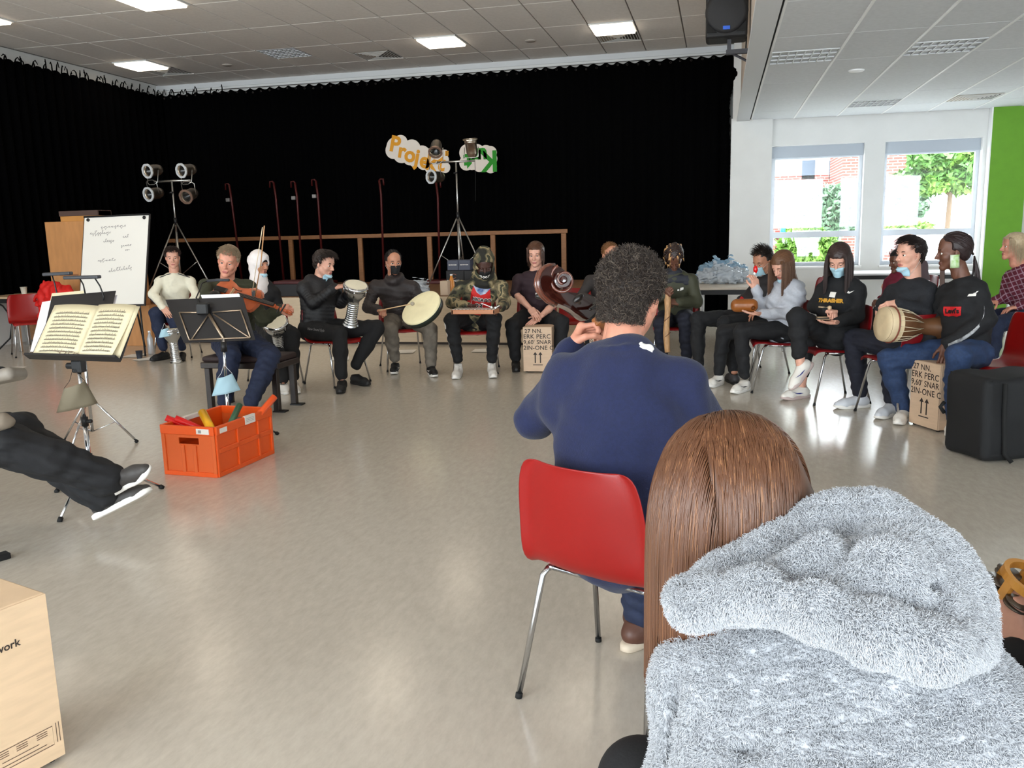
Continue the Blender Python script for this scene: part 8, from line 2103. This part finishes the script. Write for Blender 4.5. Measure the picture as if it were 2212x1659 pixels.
# jacket
f = Field(0.006)
for x, y, d, r in ((1850, 1560, 1.24, 0.165), (1700, 1570, 1.26, 0.155), (1990, 1600, 1.20, 0.155), (1548, 1490, 1.26, 0.082), (1850, 1800, 1.20, 0.20), (1660, 1760, 1.22, 0.15), (2090, 1740, 1.13, 0.12), (1780, 1410, 1.25, 0.12), (1940, 1440, 1.20, 0.11), (2085, 1580, 1.14, 0.088), (1640, 1420, 1.27, 0.10)):
    f.ell(C(x, y, d), r, k=0.05)
f.cone(C(1508, 1465, 1.26), C(1490, 1720, 1.30), 0.064, 0.060, k=0.03); f.cone(C(1490, 1720, 1.30), C(1345, 1880, 1.42), 0.060, 0.05, k=0.03)
f.cone(C(2110, 1620, 1.12), C(2220, 1860, 1.13), 0.085, 0.07, k=0.04); f.cone(C(2220, 1860, 1.13), wrr, 0.07, 0.05, k=0.03)
f.cone(C(1850, 1900, 1.17), C(1880, 2200, 1.18), 0.19, 0.17, k=0.05)
for a_, b_, r in (((1490, 1395, 1.17), (1600, 1490, 1.115), 0.009), ((1600, 1490, 1.115), (1700, 1600, 1.075), 0.009), ((1700, 1600, 1.075), (1770, 1700, 1.04), 0.009), ((2020, 1480, 1.075), (1900, 1550, 1.07), 0.012), ((1900, 1550, 1.07), (1800, 1620, 1.06), 0.010), ((2080, 1510, 1.06), (1990, 1580, 1.045), 0.010), ((1455, 1420, 1.2), (1470, 1650, 1.24), 0.012), ((1560, 1640, 1.17), (1700, 1590, 1.08), 0.008)):
    f.cone(C(*a_), C(*b_), r, r, k=0.02, op='s')
jk = link_world('jacket', f.mesh('jacket', warp=lambda x, y, z: folds(0.0035, 24, 3)(x, y, z) + folds(0.0012, 150, 4)(x, y, z)), FURM, gp)
f = Field(0.005)
ch_ = [((1492, 1302, 1.15), 0.028), ((1570, 1268, 1.16), 0.036), ((1690, 1222, 1.18), 0.050), ((1800, 1172, 1.19), 0.050), ((1880, 1152, 1.18), 0.050), ((1980, 1220, 1.14), 0.050), ((2050, 1302, 1.10), 0.045), ((2098, 1388, 1.06), 0.028)]
hm_ = [((1495, 1308, 1.13), 0.022), ((1640, 1280, 1.07), 0.024), ((1760, 1316, 1.03), 0.025), ((1890, 1364, 1.00), 0.025), ((2010, 1402, 0.995), 0.024), ((2092, 1398, 1.02), 0.024)]
for L_ in (ch_, hm_):
    for (p0, r0), (p1, r1) in zip(L_, L_[1:]): f.cone(C(*p0), C(*p1), r0, r1, k=0.03)
for a_, b_, r1, r2 in (((1640, 1275, 1.13), (1780, 1262, 1.11), 0.040, 0.060), ((1780, 1262, 1.11), (1900, 1268, 1.09), 0.060, 0.065), ((1900, 1268, 1.09), (2010, 1340, 1.06), 0.065, 0.045)): f.cone(C(*a_), C(*b_), r1, r2, k=0.03)
for a_, b_, r in (((1600, 1225, 1.115), (1720, 1170, 1.125), 0.012), ((1720, 1170, 1.125), (1840, 1150, 1.13), 0.013), ((1690, 1300, 1.045), (1790, 1225, 1.045), 0.007), ((1790, 1225, 1.045), (1850, 1175, 1.085), 0.007), ((1900, 1190, 1.09), (2000, 1275, 1.05), 0.012)):
    f.cone(C(*a_), C(*b_), r, r, k=0.025, op='s')
hd = link_world('hood', f.mesh('hood', warp=lambda x, y, z: folds(0.003, 24, 6)(x, y, z) + folds(0.0012, 150, 5)(x, y, z)), FURM, gp)
def fur(obj, n, L, seed, parent):
    me = obj.data; rs = np.random.RandomState(seed); pm = np.array(parent_matrix(obj)); v = mesh_np(me) @ pm[:3, :3].T + pm[:3, 3]
    q = np.array([tuple(p.vertices)[:4] for p in me.polygons if len(p.vertices) == 4]); c = v[q].mean(1); nn = np.cross(v[q[:, 2]] - v[q[:, 0]], v[q[:, 3]] - v[q[:, 1]]); nn /= np.linalg.norm(nn, axis=1)[:, None] + 1e-12
    keep = ((CAM - c)*nn).sum(1) > -0.25*np.linalg.norm(CAM - c, axis=1); q, nn = q[keep], nn[keep]
    k = rs.randint(0, len(q), n); a, b = rs.rand(n, 1), rs.rand(n, 1); Q = v[q[k]]
    p = Q[:, 0]*(1-a)*(1-b) + Q[:, 1]*a*(1-b) + Q[:, 2]*a*b + Q[:, 3]*(1-a)*b; N = nn[k]
    cl = np.stack([np.sin(p[:, 0]*210 + 2*np.sin(p[:, 1]*140)), np.sin(p[:, 1]*190 + 2*np.sin(p[:, 2]*150)), np.sin(p[:, 2]*200 + 2*np.sin(p[:, 0]*160))], 1)
    D = N*0.75 + cl*0.16 + rs.normal(size=(n, 3))*0.26 + np.array([0.1, 0, -0.40]); D /= np.linalg.norm(D, axis=1)[:, None]
    LL = L*(0.6 + 0.8*rs.rand(n, 1)); P0 = p - N*0.001; P1 = p + (N*0.75 + D*0.5)*LL*0.55; P2 = p + D*LL
    cs = np.stack([P0, P1, P2], 1); o = strands('fur', list(cs), 0.00060, FURM, parent, 0.25); o['kind'] = 'stuff'; return o
fur(jk, 210000, 0.0075, 1, jk); fur(hd, 100000, 0.0075, 2, hd)
# her long straight hair
GH = MATS['hair_girl_brown']
f = Field(0.005); f.ell((0, -0.016, 0.042), (0.086, 0.105, 0.096)); f.ell((0, -0.06, -0.03), (0.065, 0.05, 0.08), k=0.03); f.box((0, 0.125, -0.05), (0.2, 0.09, 0.115), rad=0.02, k=0.015, op='s'); me = f.mesh('cap'); me.transform(HM); hcap = link_world('hair', me, GH, gp)
def long_hair(n, seed):
    rs = random.Random(seed); out = []; A = np.array(HM); Ai = np.linalg.inv(A[:3, :3]); ctr = np.array([0, -0.014, 0.044]); rad = np.array([0.088, 0.107, 0.098])
    g = Ai @ np.array([0, 0, -1.0])
    while len(out) < n:
        v = unit(np.array([rs.gauss(0, 1), rs.gauss(0, 1), rs.gauss(0.35, 0.8)])); p = ctr + v*rad
        if not scalp_ok(p, 0.078): continue
        side = 1.0 if p[0] > 0.015 else -1.0
        pts = [p.copy()]; q = p.copy(); st = 0.018; d = unit(np.array([side*0.8, 0.18, 0.05]) if p[1] > -0.04 else np.array([side*0.6, -0.25, -0.1])); m = rs.randint(13, 18); sp = rs.uniform(0.0, 0.022)
        for i in range(m):
            d = unit(d*0.62 + g*0.42); q = q + d*st
            e = (q - ctr)/rad; r = np.linalg.norm(e)
            if r < 1.0 + sp: q = ctr + e/r*rad*(1.0 + sp)
            if q[2] < -0.02:
                rr = math.hypot(q[0], q[1] - 0.0)
                if rr < 0.078 + sp: q[:2] = q[:2]/max(rr, 1e-6)*(0.078 + sp)
            pts.append(q.copy())
        out.append(np.array(pts) @ A[:3, :3].T + A[:3, 3])
    return out
so = strands('strand', long_hair(7000, 2), 0.00075, GH, hcap, 0.6); so['kind'] = 'stuff'
so = strands('strand_light', long_hair(900, 5), 0.0006, mat('hair_girl_light', (134, 92, 62), 0.34, spec=0.5), hcap, 0.6); so['kind'] = 'stuff'

# ------------------------------------------------------------------ player cut off at the right edge
rp = C(2420, 1700, 1.35); pr = empty('person', (rp[0], rp[1], 0), 0, 'person at the lower right edge, black sleeve, hand on a jingle ring', 'person')
w0, e0_, s0 = C(2196, 1420, 1.42), C(2330, 1560, 1.32), C(2480, 1330, 1.22); hp = C(2520, 1800, 1.15); k0, k1 = C(2190, 1500, 1.5), C(2300, 1560, 1.6)
f = Field(0.008); f.cone(s0, e0_, 0.045, 0.04, k=0.02); f.cone(e0_, w0, 0.038, 0.027, k=0.02); f.cone(hp, s0 + V(0.12, 0, 0), 0.13, 0.11, k=0.04); f.cone(s0 + V(0.12, 0, 0.03), s0 + V(0.13, 0.02, 0.22), 0.055, 0.05, k=0.03); f.cone(hp, k0, 0.08, 0.05, k=0.03); f.cone(hp + V(0.15, 0, 0), k1, 0.08, 0.05, k=0.03); f.cone(k0, V(k0[0], k0[1]+0.06, 0.05), 0.05, 0.035, k=0.02); f.cone(k1, V(k1[0], k1[1]+0.06, 0.05), 0.05, 0.035, k=0.02)
hd_ = unit(C(2175, 1350, 1.44) - w0); hn = unit(-RIGHT*0.8 - FWD*0.3 - DOWN*0.3); hn = unit(hn - hd_*np.dot(hn, hd_)); hx = np.cross(hd_, hn)
HX = frame_matrix(w0, -hx, hd_, hn); hdm = frame_matrix(s0 + V(0.13, 0.02, 0.33), -RIGHT if False else unit(V(0.3, -0.9, 0)), unit(V(-0.9, -0.3, -0.2)), V(0, 0, 1))
link_world('body', join_meshes('body', [(f.mesh('b'), None, 0), (build_hand('grip', 0.0034), HX, 0), (build_head('f', 'down'), hdm, 0)]), [SKIN['fair'], LIP['fair'], EYE_WHITE, IRIS, HAIRMAT.get('x', GH)], pr)
f = Field(0.0085); f.cone(s0, e0_, 0.075, 0.068, k=0.03); f.cone(e0_, w0 + (e0_ - w0)*0.12, 0.066, 0.046, k=0.03); f.cone(hp, s0 + V(0.12, 0, -0.05), 0.16, 0.15, k=0.05); link_world('sweater', f.mesh('sl', warp=folds(0.005, 30, 3)), BLKC, pr)
f = Field(0.0085); f.cone(hp, k0, 0.11, 0.085, k=0.03); f.cone(hp + V(0.15, 0, 0), k1, 0.11, 0.085, k=0.03); f.cone(k0, V(k0[0], k0[1]+0.06, 0.06), 0.085, 0.05, k=0.02); f.cone(k1, V(k1[0], k1[1]+0.06, 0.06), 0.085, 0.05, k=0.02); link_world('trousers', f.mesh('tr', warp=folds(0.004, 30, 4)), mat('trousers_slate', (62, 60, 62), 0.85, bump=0.1, bscale=200), pr)
jc = C(2222, 1285, 1.46); jt = empty('jingle_ring', jc, 0, 'yellow wooden jingle ring with metal discs at the right edge', 'jingle ring')
ja = unit(RIGHT*0.25 - DOWN*0.85 - FWD*0.45); jx = unit(np.cross(ja, FWD)); jy = np.cross(ja, jx); JM = frame_matrix(jc, jx, jy, ja)
JW = mat('jingle_wood', (214, 150, 66), 0.35)
for z0, z1 in ((-0.032, -0.018), (0.018, 0.032)):
    mb = MB(); mb.lathe([(0.056, z0), (0.056, z1), (0.047, z1), (0.047, z0), (0.056, z0)], 40, M=JM, cap=False); mb.build('rim', JW, jt, world=True)
for k in range(6):
    a = k*math.pi/3 + 0.3; mb = MB(); mb.box((0.047, -0.008, -0.02), (0.056, 0.008, 0.02), M=JM @ Matrix.Rotation(a, 4, 'Z')); mb.build('bridge', JW, jt, world=True)
    for q in (-1, 1):
        mb = MB(); mb.lathe([(0.001, 0.004*q - 0.0015), (0.021, 0.004*q - 0.001), (0.021, 0.004*q + 0.001), (0.001, 0.004*q + 0.002)], 18, M=JM @ Matrix.Rotation(a + math.pi/6, 4, 'Z') @ Matrix.Translation((0.053, 0, 0))); mb.build('jingle', mat('jingle_metal', (104, 94, 84), 0.35, metal=0.8), jt, True, world=True)

# ------------------------------------------------------------------ player cut off at the left edge, legs stretched out
ft = V(-3.10, 3.66, 0.13); fu = V(-3.12, 3.70, 0.07)
J = dict(pel=V(-4.05, 3.25, 0.52), neck=V(-4.25, 3.2, 0.98), head=V(-4.28, 3.22, 1.18), sa=V(-4.15, 3.02, 0.92), sb=V(-4.3, 3.38, 0.92))
J['ha'], J['hb'] = J['pel'] + V(0.03, -0.09, 0), J['pel'] + V(-0.03, 0.09, 0)
J['fa'] = C(234, 1034, 4.18); J['fb'] = C(226, 1074, 4.26)
J['ka'] = C(15, 962, 4.0); J['kb'] = C(40, 938, 4.25)
J['ea'], J['wa'] = V(-4.1, 2.9, 0.68), V(-3.9, 3.05, 0.62); J['eb'], J['wb'] = V(-4.2, 3.5, 0.68), V(-3.95, 3.4, 0.62)
J['ta'] = C(330, 980, 4.10); J['tb'] = C(298, 1040, 4.30)
report('left', J)
DKG = mat('shoe_charcoal', (56, 52, 50), 0.6, noise=0.15, nscale=60)
P = person('player cut off at the left edge, black legs stretched out and crossed', J, 'fair', look=(60, 0, 0), top=dict(mat=mat('coat_taupe', (112, 104, 92), 0.85), t=0.03, hem=-0.12, flare=0.03), legs=dict(mat=BLKC, t=0.026, r=(0.09, 0.076, 0.068), len=0.98, fold=0.007), shoe=dict(mat=DKG, sole=SOLEW, kind='low', flat_a=False, flat_b=False), hair=dict(style='crop', mat=HG, len=0.02, n=300), hands=dict(a=('relaxed', None, UPV), b=('relaxed', None, UPV)), seed=50)
chair(-4.12, 3.24, 0.98, 0.1, 'red chair outside the left picture edge')
f = Field(0.006); f.ell(C(-22, 918, 3.93), (0.115, 0.06, 0.045), np.array([unit(RIGHT - DOWN*0.25), FWD, unit(DOWN + RIGHT*0.25)]), k=0.02)
link_world('coat_hem', f.mesh('hem', warp=folds(0.004, 40, 3)), mat('coat_lining', (128, 116, 102), 0.85), P['root'])
t = empty('padded_rest', C(-20, 815, 3.2), 0, 'grey rounded pad with a black knob at the left edge', 'pad')
f = Field(0.005); f.box(C(-20, 818, 3.2), (0.115, 0.06, 0.024), np.array([unit(RIGHT*0.97 - DOWN*0.2), FWD, unit(DOWN*0.97 + RIGHT*0.2)]), rad=0.022, k=0.01); link_world('pad', f.mesh('pad'), mat('pad_grey', (120, 112, 102), 0.6), t)
f = Field(0.004); f.ell(C(0, 802, 3.17), (0.028, 0.025, 0.018), k=0.01); link_world('knob', f.mesh('knob'), RUBBER, t)
mb = MB(); mb.tube([C(-30, 825, 3.2), V(*atz(-25, 1180))], 0.012, 8); mb.build('stem', RUBBER, t, True, world=True)
b0 = atz(20, 1204); b1 = atz(-70, 1230); d_ = unit(b0 - b1); mb = MB(); mb.box((-0.25, -0.025, 0.0), (0.0, 0.025, 0.03), M=frame_matrix(b0, d_, np.cross((0, 0, 1), d_), (0, 0, 1)), bev=0.004); mb.build('base_foot', RUBBER, t, world=True)
